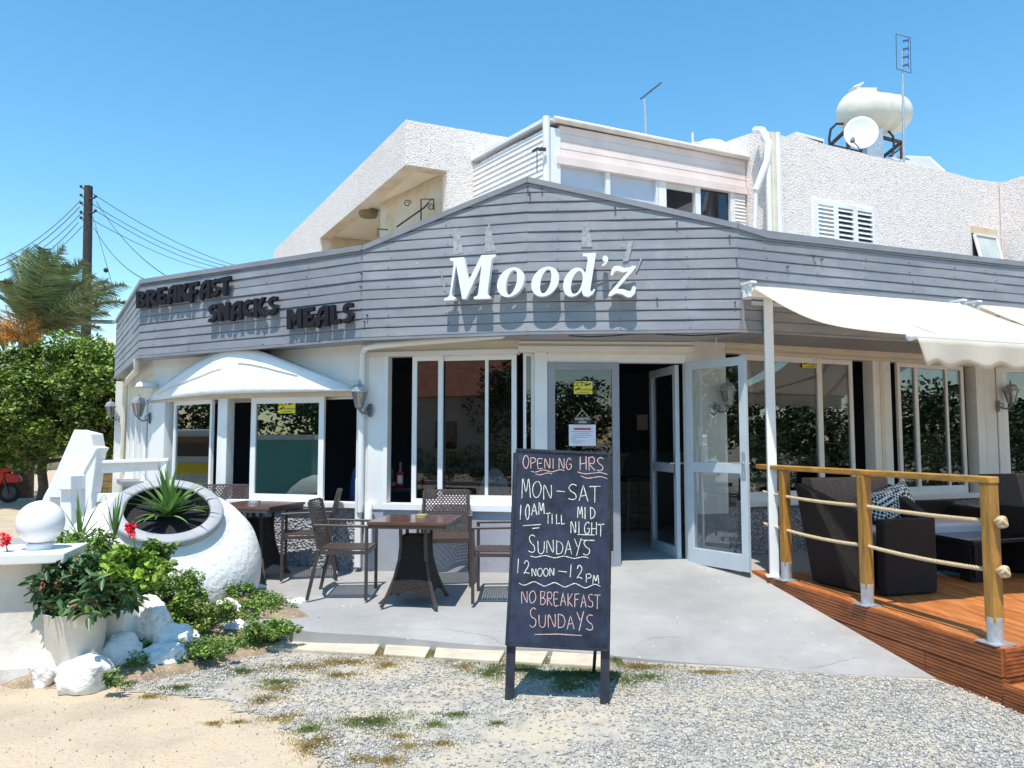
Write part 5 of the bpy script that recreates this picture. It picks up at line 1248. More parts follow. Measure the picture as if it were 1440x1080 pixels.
# ================================================================== LEAVES
def leaves(name, P, size, m_, parent=None, aspect=.45, fold=.25, upbias=.5, kind='stuff', sizevar=.4):
    P = np.asarray(P, float); n = len(P); s = size * (1 + RNG.uniform(-sizevar, sizevar, n))
    nrm = RNG.normal(0, 1, (n, 3)); nrm[:, 2] = np.abs(nrm[:, 2]) + upbias; nrm /= np.linalg.norm(nrm, axis=1)[:, None]
    a = RNG.normal(0, 1, (n, 3)); d = np.cross(nrm, a); d /= np.linalg.norm(d, axis=1)[:, None]; w = np.cross(nrm, d)
    S = s[:, None]; V = np.zeros((n, 6, 3))
    V[:, 0] = P; V[:, 1] = P + d * S * .35 + w * S * aspect * .5 + nrm * S * fold * .3; V[:, 2] = P + d * S * .72 + w * S * aspect * .38 + nrm * S * fold * .2 - np.array([0, 0, .06]) * S
    V[:, 3] = P + d * S - nrm * S * .12; V[:, 4] = P + d * S * .72 - w * S * aspect * .38 + nrm * S * fold * .2; V[:, 5] = P + d * S * .35 - w * S * aspect * .5 + nrm * S * fold * .3
    F = (np.array([(0, 1, 2, 3), (0, 3, 4, 5)])[None] + 6 * np.arange(n)[:, None, None]).reshape(-1, 4)
    if parent is not None:
        inv = np.array(wm(parent).inverted()); V = V @ inv[:3, :3].T + inv[:3, 3]
    o = np_mesh(name, V.reshape(-1, 3), F, m_, parent)
    if kind: o['kind'] = kind
    return o
def blob(cen, rad, n, shell=.75, seed=0, clumps=26, cr=.32):
    """points on many small clumps spread over an ellipsoid: uneven outline with gaps"""
    cen = np.array(cen); rad = np.array(rad); k = clumps
    d = RNG.normal(0, 1, (k, 3)); d /= np.linalg.norm(d, axis=1)[:, None]; r = RNG.uniform(.25, 1.25, k)[:, None] ** .5
    C = cen + d * r * rad * .85; m_ = RNG.integers(0, k, n); e = RNG.normal(0, 1, (n, 3)); e /= np.linalg.norm(e, axis=1)[:, None]
    R_ = (rad.mean() * cr * RNG.uniform(.6, 1.25, k))[m_][:, None]; return C[m_] + e * R_ * (RNG.uniform(shell, 1.05, n)[:, None]) * np.array([1, 1, .8])
def stems(name, root, tips, r, m_, parent):
    b = MB()
    for t in tips: t = Vector(t); mid = Vector(root).lerp(t, .5) + Vector((random.uniform(-.1, .1) * r * 10, 0, random.uniform(0, .1) * r * 10)); b.tube([root, mid, t], [r, r * .8, r * .4], 5)
    return b.build(name, m_, parent)
def bush(name, label, px, py, D, rx, ry, rz, n, size, m_, aspect=.45, clumps=22, extra=None, cr=.34, root=None):
    c = W(px, py, D); r = thing(name, label, 'plant', (c.x, c.y, max(0, c.z - rz)))
    P = blob(tuple(c), (rx, ry, rz), n, clumps=clumps, cr=cr); P = P[P[:, 2] > .01]
    leaves('foliage', P, size, m_, r, aspect=aspect)
    stems('stems', Vector((c.x, c.y, max(.02, c.z - rz))), P[RNG.integers(0, len(P), 14)], .006, M_trunk, r)
    if extra:
        for (en, es, em, ea, kk) in extra: leaves('dry_foliage' if em is M_leafred else 'new_foliage', P[RNG.integers(0, len(P), en)], es, em, r, aspect=ea)
    return r
bush('leafy_plant', 'dark green broad leaved plant with reddish dry tips filling the cream pot', 118, 826, 5.28, .34, .24, .20, 1900, .085, M_leafbig, .34, 26, [(90, .08, M_leafred, .3, 0), (60, .08, M_leaflt, .4, 0)])
bush('geranium', 'bright light green geranium rising in front of the jar with a red flower', 192, 800, 5.35, .21, .18, .13, 1300, .05, M_leaflt, .8, 18, [(400, .05, M_leafmd, .8, 0)])
bush('geranium', 'geranium stems with round leaves reaching up beside the jar rim', 222, 778, 5.5, .12, .1, .09, 260, .05, M_leafmd, .85, 8)
bush('shrub', 'small leaved dark shrub spreading below the white jar', 243, 838, 6.1, .30, .22, .17, 5200, .026, M_leafmd, .55, 34, [(700, .03, M_leaflt, .55, 0)])
bush('shrub', 'low olive green shrub right of the tallest white rock', 283, 862, 6.05, .24, .18, .13, 3400, .024, M_leafmd, .5, 26, [(900, .028, mat('olive_leaf', (.26, .27, .06), .6, .15, 3, island=.6), .5, 0)])
bush('ground_cover_plant', 'creeping green plant between the white rocks beside the gravel', 290, 912, 5.6, .22, .1, .035, 1300, .022, M_leafmd, .6, 24)
bush('ground_cover_plant', 'creeping green plant around the long white rock at the patio edge', 384, 884, 6.0, .20, .12, .04, 1800, .022, M_leafmd, .6, 26, [(400, .027, M_leaflt, .6, 0)])
bush('ground_cover_plant', 'creeping green plant running up to the white jar foot', 340, 832, 6.7, .16, .1, .05, 900, .022, M_leafmd, .6, 18)
# creeping cover over the bed, patchy
_x = RNG.uniform(-3.4, -1.5, 42000); _y = RNG.uniform(5.2, 7.4, 42000); _pt = []
_m = (snoise(_x, _y, 7.5, 2) > .02)
for x, y, q in zip(_x, _y, _m):
    if not q: continue
    z = bedz(x, y)
    if z > .035 and (x > -2.75 or y > 6.1): _pt.append((x, y, z + random.random() ** 2 * .07))
_P = np.array(_pt)
GC = thing('ground_cover_plant', 'low creeping ground cover patches spread over the earth bed round the rocks', 'plant', (-2.2, 6.1, .1)); leaves('foliage', _P, .026, M_leafmd, GC, aspect=.6)
bush('succulent', 'small leafy weed with dry stems at the chipped rock foot', 158, 952, 4.95, .07, .05, .05, 200, .03, M_leafmd, .5, 6)
bush('shrub', 'small dark leaved shrub just behind the globe pillar', 112, 768, 5.9, .26, .2, .10, 1100, .045, M_leafmd, .4, 14)
bush('shrub', 'yellowish leaved shrub at the left edge behind the globe pillar', 0, 830, 5.6, .14, .2, .26, 600, .08, M_leaflt, .5, 12, [(60, .09, M_leafred, .4, 0)])
def flower(px, py, D, label, r=.042):
    c = W(px, py, D); t = thing('flower', label, 'flower', tuple(c), group='red flowers'); P = np.array([tuple(c)] * 46) + RNG.normal(0, r * .35, (46, 3)); o = leaves('petals', P, r * .75, M_flower, t, aspect=.9, kind='stuff')
    m = MB(); m.tube([c, c + Vector((.01, .02, -.09)), c + Vector((.02, .05, -.2))], .005, 5); m.build('stalk', M_leafmd, t)
flower(185, 742, 5.3, 'single red geranium flower against the grey jar rim'); flower(7, 759, 5.3, 'red flower beside the globe lamp at the left edge')
# ================================================================== WHITE GARDEN TIMBERWORK
WH = thing('garden_seat_frame', 'white painted timber frame with a broad leaning board and boxed posts beside the side rail', 'timber frame', (-4.6, 8, 0))
def gq(pts, D, th, name, m_=M_white):
    P = [W(x, y, D) for x, y in pts]; b = MB(); b.prism(P, Vector((.12, 1, 0)).normalized() * th); return bevel(b.build(name, m_, WH), .008)
gq([(104, 604), (128, 610), (131, 628), (137, 630), (118, 664), (112, 700), (60, 700), (72, 678)], 8.0, .20, 'leaning_board')
gq([(112, 664), (137, 629), (128, 700), (132, 762), (112, 762)], 8.02, .16, 'back_board')
gq([(83, 669), (99, 669), (99, 690), (101, 762), (85, 762), (84, 690)], 7.85, .14, 'boxed_post')
gq([(81, 668), (99.5, 669), (99.5, 689), (81, 689)], 7.8, .22, 'post_cap')
gq([(102, 684), (110, 682), (111, 762), (103, 762)], 7.95, .1, 'boxed_post'); gq([(60, 700), (112, 700), (110, 760), (50, 760)], 8.1, .12, 'lower_board')
SR = thing('garden_rail', 'white two board timber rail between the white frame and the bay window', 'railing', (-4.0, 8.1, 0))
a, b = W(130, 650, 8.1), W(238, 646.5, 8.3)
m = MB(); m.bar(a - Vector((0, 0, .0)), b, .09, .035); bevel(m.build('top_board', M_white, SR), .004); m = MB(); m.bar(a + Vector((.02, .03, -.07)), b + Vector((-.1, .03, -.06)), .035, .10); m.build('face_board', M_white, SR)
m = MB(); m.bar(W(232.5, 649, 8.3), Vector((W(232.5, 649, 8.3).x, W(232.5, 649, 8.3).y, .1)), .085, .085, (0, 1, 0)); bevel(m.build('post', M_white, SR), .004)
m = MB(); m.bar(W(128, 700, 8.1), W(238, 698, 8.3), .06, .09); bevel(m.build('lower_board', M_white, SR), .004)
gb = W(196, 683, 10.6); m = MB(); m.box(-.45, .45, -.25, .25, .0, .06); o = m.build('side_table', M_greytrim); o.location = (gb.x - .2, gb.y + .4, gb.z); o.rotation_euler = (0, 0, W0.rot()); tag(o, 'grey shelf board along the side wall behind the white rail', 'shelf')
# ================================================================== UPPER FLOORS BEHIND
AB = thing('apartment_building', 'two storey white stucco building with corner balcony, clad room and flat roof behind the restaurant', 'building', (2, 14, 0))
dL = Vector((-.557, 1)).normalized(); dR = Vector((2.25, 1)).normalized()
def vfac(px, py, D, d): a = W(px, py, D); return Fac((a.x, a.y), (a.x + d.x, a.y + d.y)), a.z
c0 = W(571, 168, 11.0); A0 = Vector((c0.x, c0.y)); ZTOP = c0.z
FL = Fac(A0, A0 + dL * 9.0); FR = Fac(A0, A0 + dR * 6.0); zop = FR.at(600, 236)[1]; zb3 = 3.2
fdir = lambda F, t, z, o=0: F.P(t, z, o)
def wallp(F, t0, t1, z0, z1, m, th=.22, name='wall', o=0): return fpart(F, t0, t1, z0, z1, o, o - th, name, m, AB)
tR = FR.X(628, 300); tL1 = FL.X(450, 322)
# left face: FL.d may point either way; use t along A->B
wallp(FL, .0, FL.L, zop, ZTOP, M_stucco); wallp(FL, tL1, FL.L, zb3, zop, M_stucco)
wallp(FR, 0.001, 3.2, zop + .003, ZTOP - .002, M_stucco); wallp(FR, tR, 3.2, zb3, zop, M_stucco)
# balcony recess
inR = FR.P(tR, 0, -.2); Q1 = W(535, 300, 12.9); m = MB()
def wallpts(P, Q, z0, z1, m_, name='balcony_wall', th=.15):
    P = Vector((P[0], P[1])); Q = Vector((Q[0], Q[1])); F = Fac(P, Q); return fpart(F, 0, F.L, z0, z1, 0, -th, name, m_, AB)
wallpts((Q1.x, Q1.y), (inR.x, inR.y), zb3, zop + .015, M_beige); far = FL.P(tL1 - .15, 0, -.2)
wallpts((far.x, far.y), (far.x + dR.x * 3, far.y + dR.y * 3), zb3, zop + .015, M_beige)
m = MB(); m.prism([FL.P(.0, zop + .02, -.02), FR.P(2.0, zop + .02, -.02), FR.P(2.0, zop + .05, -3), FL.P(tL1 + 1, zop + .02, -3.6), FL.P(tL1 + 1, zop + .02, -.02)], (0, 0, .1)); m.build('balcony_ceiling', mat('cream_render', (.74, .63, .46), .9, .04, 2), AB)
m = MB(); m.prism([FL.P(.1, 3.3, -.05), FR.P(2.0, 3.3, -.05), FR.P(2.0, 3.3, -3), FL.P(tL1 + 1, 3.3, -3.6), FL.P(tL1 + 1, 3.3, -.05)], (0, 0, .15)); m.build('balcony_floor', M_beige, AB)
m = MB(); m.prism([FL.P(0, ZTOP - .3, -.15), FR.P(3.2, ZTOP - .3, -.15), FR.P(7.4, ZTOP - .3, -.15), FR.P(7.4, ZTOP - .3, -7), FL.P(9, ZTOP - .3, -6), FL.P(9, ZTOP - .3, -.15)], (0, 0, .12)); m.build('roof_slab', M_soffit, AB)
for F_, a_, b_ in ((FL, .0, tL1), (FR, .001, tR)): fpart(F_, a_, b_, zop - (.012 if F_ is FL else .009), zop - (.001 if F_ is FL else -.002), -.004, -.216, 'opening_edge', M_beige, AB)
c = W(518, 303, 13.3); c.z = zop + .015; LT = thing('ceiling_lamp', 'round bronze ceiling lamp under the balcony ceiling', 'lamp', tuple(c)); m = MB(); m.lathe([(0, 0), (.17, 0), (.17, -.07), (.15, -.11), (0, -.115)], 20, Matrix.Translation(c)); m.build('shade', mat('bronze', (.20, .16, .08), .5), LT, smooth=True)
IR = thing('iron_brackets', 'rusty wrought iron scroll brackets on the balcony wall', 'brackets', tuple(W(590, 300, 11.6)))
def scroll(px, py, D, s, flip=1):
    b = MB(); P = []
    for k in range(20): a = k * .45; r = s * (1 - k / 26); P.append(W(px, py, D) + Vector((math.cos(a) * r * flip, 0, math.sin(a) * r)))
    b.tube(P, .008, 5); b.build('scroll', M_iron, IR)
scroll(573, 286, 11.7, .06); scroll(605, 291, 11.4, .06, -1); b = MB()
b.tube([W(592, 310, 11.5), W(592, 280, 11.5), W(610, 280, 11.4), W(610, 295, 11.4)], .012, 5); b.tube([W(592, 296, 11.5), W(606, 281, 11.4)], .008, 5); b.build('bracket_arm', M_iron, IR)
b = MB(); b.tube([W(531, 332, 11.9), W(531, 322, 11.9), W(545, 323, 11.8)], .012, 5); b.tube([W(558, 319, 11.8), W(598, 291, 11.5)], .014, 5); b.build('bracket_arm', M_iron, IR)
# clad box room
c1 = W(772, 167, 9.95); B0 = Vector((c1.x, c1.y)); ZBX = c1.z; dBL = Vector((-.72, 1)).normalized()
BL = Fac(B0, B0 + dBL * 2.2); BR = Fac(B0, B0 + dR * 3.35)
def siding(F, t0, t1, z0, z1, pitch, m_, name='siding', zslope=0.0, o=0.0, lip=.016):
    b = MB(); k = int((z1 - z0) / pitch)
    for i in range(k):
        a = z0 + i * pitch; c_ = a + pitch; b.hexa([F.P(t0, a, o + lip), F.P(t1, a, o + lip), F.P(t1, a, o - .05), F.P(t0, a, o - .05), F.P(t0, c_ - .002, o + .002), F.P(t1, c_ - .002, o + .002), F.P(t1, c_ - .002, o - .05), F.P(t0, c_ - .002, o - .05)])
    x = b.build(name, m_, AB); x['kind'] = 'stuff'; return x
siding(BL, .04, 2.2, 4.22, ZBX - .03, .078, M_siding)
fpart(BL, 0, 2.2, ZBX - .03, ZBX + .02, .05, -.1, 'coping', M_white, AB)
fpart(BL, 0, .5, 3.2, 4.2, -.05, -.1, 'side_window', M_bgd, AB)
for t in (.10, .22, .34): fpart(BL, t, t + .05, 3.2, 4.22, .03, -.05, 'mullion', M_white, AB)
m = MB(); m.tube([B0.to_3d() + Vector((-.04, -.06, z)) for z in (3.3, 4.3, ZBX)], .05, 10); m.build('corner_pipe', M_white, AB, smooth=True)
br = lambda px, py=300: BR.X(px, py)
fpart(BR, 0, .16, 3.2, ZBX - .12, .02, -.1, 'corner_board', M_white, AB)
zg = BR.at(900, 196)[1]; zhead = BR.at(900, 250)[1]
siding(BR, .16, 3.3, zhead + .12, ZBX - .05, .105, M_pink, 'front_cladding', lip=.006)
fpart(BR, .1, 3.3, zhead, zhead + .11, .04, -.1, 'head_board', M_pink, AB)
m = MB(); a, b = BR.P(.05, ZBX - .01, .045), BR.P(3.38, ZBX - .04, .045); m.tube([a, b], .042, 12); m.build('gutter', mat('cream_gutter', (.74, .66, .58), .5), AB, smooth=True)
m = MB(); m.fbox(BR, -.03, 3.36, ZBX - .01, ZBX + .012, .0, -2.2); m.build('flat_roof', M_white, AB)
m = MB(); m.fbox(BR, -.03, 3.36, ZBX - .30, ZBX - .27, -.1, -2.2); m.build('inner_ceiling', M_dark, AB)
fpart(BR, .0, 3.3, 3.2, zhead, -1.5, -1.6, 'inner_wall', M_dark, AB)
for a, b in ((786, 852), (858, 923)): fpart(BR, br(a), br(b), 3.2, zhead, -.05, -.06, 'window_blind', M_blind, AB)
for a, b in ((852, 858), (923, 926), (925, 937), (978, 985), (1027, 1033)): fpart(BR, br(a), br(b), 3.2, zhead, .01, -.07, 'window_post', M_siding, AB)
fpart(BR, br(985), br(1027), 3.2, zhead, -.04, -.046, 'pane', M_bgd, AB); fpart(BR, br(937), br(978), zhead - .08, zhead, -.02, -.05, 'window_rail', M_cream, AB)
siding(BR, br(1033), 3.28, 3.3, zhead, .052, M_siding, 'louvre')
# small dark awning latch on the clad wall
m = MB(); a = W(768, 210, 9.8); m.bar(a, a + Vector((-.1, 0, .0)), .03, .04); m.bar(a + Vector((-.1, 0, .02)), a + Vector((-.18, 0, -.03)), .02, .03); m.tube([a + Vector((-.12, 0, 0)), a + Vector((-.12, 0, -.3))], .006, 5); m.build('wall_hook', M_wire, AB)
# stucco block at the right
c2 = W(1090, 186, 10.9); S0 = Vector((c2.x, c2.y)); ZS = c2.z; SRf = Fac(S0, S0 + dR * 9)
tc = SRf.X(1405, 300); Cn = SRf.P(tc, 0)
def top_curve(F, t0, t1, pts, m_, name='wall', n=24):
    """stucco wall with a wavering top edge given in photo pixels"""
    P = [(F.at(x, y)) for x, y in pts]; poly = [F.P(t0, zb3, 0)] + [F.P(t, z, 0) for t, z in P] + [F.P(t1, zb3, 0)]
    b = MB(); b.prism(poly, Vector((-F.n.x, -F.n.y, 0)) * .25); return b.build(name, m_, AB)
top_curve(SRf, SRf.X(1094, 300), tc, [(1095, 189), (1106, 193), (1125, 190), (1160, 203), (1200, 212), (1240, 222), (1280, 230), (1330, 241), (1370, 252), (1405, 256)], M_stucco)
F7 = Fac((Cn.x, Cn.y), (Cn.x - dL.x * 4, Cn.y - dL.y * 4)); top_curve(F7, 0, F7.X(1475, 300), [(1405.5, 256), (1415, 255), (1440, 247), (1475, 236)], M_stucco)
F8 = Fac((S0.x - .12, S0.y + .05), (S0.x - .12 + dL.x * 5, S0.y + .05 + dL.y * 5)); top_curve(F8, 0, F8.X(1002, 300), [(1078, 184), (1060, 186), (1030, 196), (1005, 206), (1002, 207)], M_stucco)
for px in (1079, 1086, 1093):
    m = MB(); a = W(px, 187, 10.72); m.tube([Vector((a.x, a.y + .2, a.z + .0)), a, Vector((a.x - .0, a.y, 3.3))], .04, 8); m.build('riser_pipe', M_white if px != 1086 else mat('cream_pipe', (.68, .62, .48), .6), AB, smooth=True)
m = MB(); m.tube([W(1062, 183, 11.0), W(1072, 183, 10.75), W(1080, 200, 10.7), W(1079, 225, 10.7), W(1063, 268, 10.7)], .05, 8); m.tube([W(1063, 268, 10.7), W(1061, 325, 10.7)], .03, 8); m.build('riser_pipe', M_white, AB, smooth=True)
# shuttered window
def rct(F, x0, y0, x1, y1): a, z1 = F.at(x0, y0); b, z0 = F.at(x1, y1); return a, b, z0, z1
sw = SRf; t0, z1 = sw.at(1143, 282); t3 = sw.X(1225, 300); zlo = 3.4; tw = (t3 - t0) / 3
fpart(sw, t0 - .04, t3 + .04, zlo, z1 + .05, .012, 0, 'window_surround', M_white, AB)
fpart(sw, t0 + tw + .04, t3 - .03, zlo, z1 - .05, .016, .0125, 'dark_opening', M_dark, AB)
for i in range(3):
    a = t0 + tw * i; b_ = MB(); b_.fbox(sw, a, a + .045, zlo, z1, .06, .014); b_.fbox(sw, a + tw - .045, a + tw, zlo, z1, .06, .014); b_.fbox(sw, a + .045, a + tw - .045, z1 - .06, z1, .058, .014); sf = b_.build('shutter', M_white, AB)
    k = 0; z = z1 - .09
    while z > zlo + .04:
        q = MB(); tilt = .03 if i else .012; q.hexa([sw.P(a + .045, z - .03, .055), sw.P(a + tw - .045, z - .03, .055), sw.P(a + tw - .045, z - .03 + .008, .058), sw.P(a + .045, z - .03 + .008, .058), sw.P(a + .045, z + (.012 if i else .028), .025), sw.P(a + tw - .045, z + (.012 if i else .028), .025), sw.P(a + tw - .045, z + (.02 if i else .036), .028), sw.P(a + .045, z + (.02 if i else .036), .028)])
        q.build('slat', M_white, sf); z -= .062 if i == 0 else .075
# small tilted window
t0, t1, z0_, z1_ = rct(sw, 1366, 320, 1400, 356); z0_ = 3.3
fpart(sw, t0, t1, z0_, z1_, .006, .001, 'dark_opening', M_dark, AB); fpart(sw, t0 - .02, t1 + .02, z1_ - .10, z1_ + .02, .03, 0, 'lintel', M_beige, AB)
m = MB(); P = [sw.P(t0 + .02, z1_ - .12, .03), sw.P(t1 - .02, z1_ - .12, .03), sw.P(t1 - .02, z0_ + .05, .42), sw.P(t0 + .02, z0_ + .05, .42)]
for a, b in zip(P, P[1:] + P[:1]): m.bar(a, b, .045, .03)
tf = m.build('tilted_window', M_white, AB); m = MB(); m.prism(P, (0, 0.01, -.006)); m.build('pane', mat('frosted_glass', (.5, .56, .55), .2), tf)
# ---- roof equipment
def cyl_between(p, q, r, n=16): b = MB(); b.tube([p, q], r, n); return b
TK = thing('water_tank', 'large cream water tank on a rusty frame on the roof beside the dish', 'water tank', tuple(W(1225, 200, 13.2)))
a, b = W(1202, 157, 13.0), W(1250, 161, 13.9); ax_ = (b - a).normalized(); rr_ = .36; Mt = Matrix.Translation(a) @ ax_.to_track_quat('Z', 'Y').to_matrix().to_4x4(); L_ = (b - a).length + .18
m = MB(); m.lathe([(0, -.20), (.10, -.19), (.2, -.16), (.28, -.10), (.325, -.02), (rr_, .06), (rr_, L_ * .36), (rr_ + .006, L_ * .365), (rr_ + .006, L_ * .385), (rr_, L_ * .39), (rr_, L_ * .72), (rr_ + .006, L_ * .725), (rr_ + .006, L_ * .74), (rr_, L_ * .745), (rr_, L_), (.325, L_ + .07), (.25, L_ + .15), (.12, L_ + .19), (0, L_ + .2)], 40, Mt); m.build('shell', M_tank, TK, smooth=True)
m = MB(); k = W(1213, 130, 13.2); m.box(k.x - .16, k.x + .18, k.y - .15, k.y + .15, k.z - .06, k.z + .02); m.bar(k + Vector((-.2, 0, .06)), k + Vector((-.02, 0, .14)), .2, .02); m.build('lid', M_tank, TK)
fr = MB(); zf_ = a.z - rr_ - .01; q = [Vector((a.x - .2, a.y - .15, zf_)), Vector((b.x - .02, b.y - .45, zf_)), Vector((b.x + .0, b.y + .3, zf_)), Vector((a.x - .2, a.y + .6, zf_))]
for u, v in zip(q, q[1:] + q[:1]): fr.bar(u, v, .045, .05)
for u in q: fr.bar(u, Vector((u.x, u.y, ZS - .5)), .05, .05, (0, 1, 0))
fr.build('stand', M_rust, TK)
m = MB(); m.tube([W(1186, 174, 12.9), W(1176, 174, 12.9), W(1168, 182, 12.9), W(1166, 195, 12.9), W(1167, 210, 12.9)], .022, 7); m.tube([W(1249, 184, 13.3), W(1256, 192, 13.3), W(1257, 205, 13.3), W(1254, 222, 13.3)], .02, 7); m.tube([W(1250, 220, 13.2), W(1262, 212, 13.2), W(1270, 203, 13.2)], .018, 7); m.build('hose', M_wire, TK, smooth=True)
DS = thing('satellite_dish', 'pale grey satellite dish on the roof in front of the water tank', 'satellite dish', tuple(W(1212, 212, 12.3)))
dc = W(1211, 186, 12.4); dn = Vector((-.30, -.90, .33)).normalized(); Md = Matrix.Translation(dc) @ dn.to_track_quat('Z', 'Y').to_matrix().to_4x4() @ Matrix.Diagonal((1.0, 1.26, 1, 1))
m = MB(); m.lathe([(0, -.06), (.08, -.055), (.16, -.037), (.23, -.012), (.262, .0), (.268, -.006), (.23, -.026), (.16, -.052), (0, -.078)], 36, Md); m.build('reflector', M_dish, DS, smooth='all')
m = MB(); tip = W(1199, 181 + 17, 12.05); m.tube([W(1210, 210, 12.4), tip], .012, 6); m.sphere(tip, .04, 10, 8); m.tube([tip, tip + Vector((.03, .05, .06))], .028, 8); m.build('feed_arm', M_lamp, DS)
m = MB(); m.tube([dc - dn * .07, dc + Vector((.05, .15, -.1)), Vector((dc.x + .05, dc.y + .15, ZS - .5))], .03, 8); m.build('mount', M_steel, DS)
m = MB(); p = W(1232, 190, 12.9); m.box(p.x - .16, p.x + .12, p.y, p.y + .3, ZS - .5, p.z + .12); o = m.build('flue_box', M_galv); tag(o, 'tall square galvanised box on the roof behind the dish', 'duct')
AM = thing('tv_antenna', 'tall roof mast with blue grid television antenna', 'antenna', tuple(W(1270, 222, 12.6)))
m = MB(); pb_ = W(1271, 224, 12.6); pt_ = W(1269, 70, 12.6); m.tube([Vector((pb_.x, pb_.y, pb_.z - .6)), pb_, pt_], .022, 8); m.build('mast', M_galv, AM)
m = MB(); g0, g1, g2, g3 = W(1260, 48, 12.5), W(1280, 53, 12.7), W(1281, 103, 12.7), W(1261, 97, 12.5)
for u, v in ((g0, g1), (g1, g2), (g2, g3), (g3, g0)): m.tube([u, v], .006, 5)
m.build('reflector_frame', M_steel, AM)
m = MB()
for k in range(4): u = W(1270, 58 + k * 11.5, 12.55); m.bar(u, u + Vector((.09, 0, .02)), .03, .025); m.tube([u + Vector((.09, 0, -.04)), u + Vector((.09, 0, .07))], .006, 5)
m.build('dipoles', mat('blue_plastic', (.05, .07, .25), .5), AM)
A2_ = thing('tv_antenna', 'short roof mast with one slanting antenna boom above the clad room', 'antenna', tuple(W(907, 190, 12.5)))
m = MB(); m.tube([W(908, 205, 12.5), W(908, 170, 12.5), W(906, 140, 12.5)], .02, 7); m.build('mast', M_galv, A2_)
m = MB(); u, v = W(901, 139, 12.5), W(930, 116, 13.4); m.tube([u, v], .014, 6)
for k in range(9): p = u.lerp(v, .1 + k * .1); m.tube([p + Vector((0, 0, -.03)), p + Vector((.02, 0, .035))], .004, 4)
m.build('boom', M_steel, A2_)
m = MB(); p = W(998, 207, 13.5); m.sphere((p.x, p.y, p.z - .2), .42, 28, 14, .75); o = m.build('round_tank', M_tank, None, smooth='all'); tag(o, 'cream domed water tank top showing over the clad room roof', 'water tank')
m = MB(); p = W(974, 196, 13.2); m.tube([p + Vector((0, 0, -.3)), p + Vector((0, 0, .12))], .02, 6); m.tube([p + Vector((.02, 0, -.08)), p + Vector((.12, 0, -.08))], .03, 6); o = m.build('vent_pipe', M_tank); tag(o, 'thin vent pipe beside the domed tank', 'pipe')
UA = thing('air_conditioner', 'white air conditioner box on the roof left of the water tank', 'air conditioner', tuple(W(1140, 205, 12.3))); p0_, p1_ = W(1120, 185, 11.9), W(1159, 189, 12.2)
Fa = Fac((p0_.x, p0_.y), (p1_.x, p1_.y)); m = MB(); m.fbox(Fa, 0, Fa.L, p0_.z - .5, p0_.z, 0, -.3); bevel(m.build('case', M_white, UA), .01); m = MB(); m.fbox(Fa, Fa.L * .25, Fa.L * .95, p0_.z - .3, p0_.z - .05, .004, .001); m.build('grille', M_steel, UA)
SP = thing('solar_panel', 'tilted solar panel with pale frame on the roof behind the mast', 'solar panel', tuple(W(1290, 225, 13.5)))
P = [W(1256, 223, 12.9), W(1326, 240, 14.2), W(1307, 223, 15.4), W(1266, 222, 14.0)]; P = [W(1254, 223, 12.8), W(1328, 242, 13.4), W(1306, 222, 14.6), W(1262, 220, 14.2)]
m = MB(); m.prism(P, (0, .0, -.05)); m.build('panel', M_solar, SP); m = MB()
for u, v in zip(P, P[1:] + P[:1]): m.bar(u, v, .04, .04)
m.build('panel_frame', M_white, SP)

# ================================================================== BACKGROUND LEFT
UP = thing('utility_pole', 'dark wooden utility pole with insulators and wires above the leafy tree', 'utility pole', (W(119, 600, 25).x, 25, 0))
p0_, p1_ = W(118, 640, 25), W(124.5, 262, 25); m = MB(); m.tube([Vector((p0_.x - .05, 25, 0)), p0_, p1_], [.17, .165, .13], 12); m.build('pole', M_pole, UP, smooth=True)
m = MB()
for py, s_ in ((266, -1), (278, -1), (280, 1), (289, -1), (300, 1), (302, -1), (310, -1)):
    p = W(124, py, 24.9); m.tube([p, p + Vector((.16 * s_, 0, .02)), p + Vector((.24 * s_, 0, .07))], .025, 6); m.sphere(p + Vector((.24 * s_, 0, .09)), .05, 8, 6)
m.build('insulators', M_wire, UP)
m = MB(); ps = [W(70, 447, 24), W(160, 453, 22)]; m.tube([ps[0], ps[0].lerp(ps[1], .5) - Vector((0, 0, .05)), ps[1]], .06, 8); o = m.build('cross_pipe', M_galv); tag(o, 'grey horizontal pipe passing in front of the utility pole', 'pipe')
WR = thing('power_lines', 'thin black power wires fanning out from the utility pole', 'power lines', tuple(p1_))
def wire(a, b, sag=.0, r=.012):
    m = MB(); P = [a.lerp(b, k / 10) - Vector((0, 0, sag * 4 * (k / 10) * (1 - k / 10))) for k in range(11)]; m.tube(P, r, 4, False); m.build('wire', M_wire, WR)
for (a, b, Db) in (((113, 282), (-10, 370), 22), ((112, 291), (-10, 378), 22), ((114, 300), (-10, 388), 22), ((110, 313), (-10, 402), 22), ((116, 318), (10, 398), 30),
                   ((130, 272), (330, 373), 34), ((130, 287), (318, 374), 34), ((136, 297), (306, 376), 34), ((135, 283), (232, 387), 20), ((132, 320), (206, 394), 20), ((131, 310), (300, 380), 45)):
    wire(W(*a, 24.9), W(*b, Db), .25)
wire(W(131, 305, 24.9), W(166, 430, 24), .0, .01); m = MB(); m.sphere(W(149, 380, 24.5), .08, 8, 6); m.build('stay_insulator', M_wire, WR)
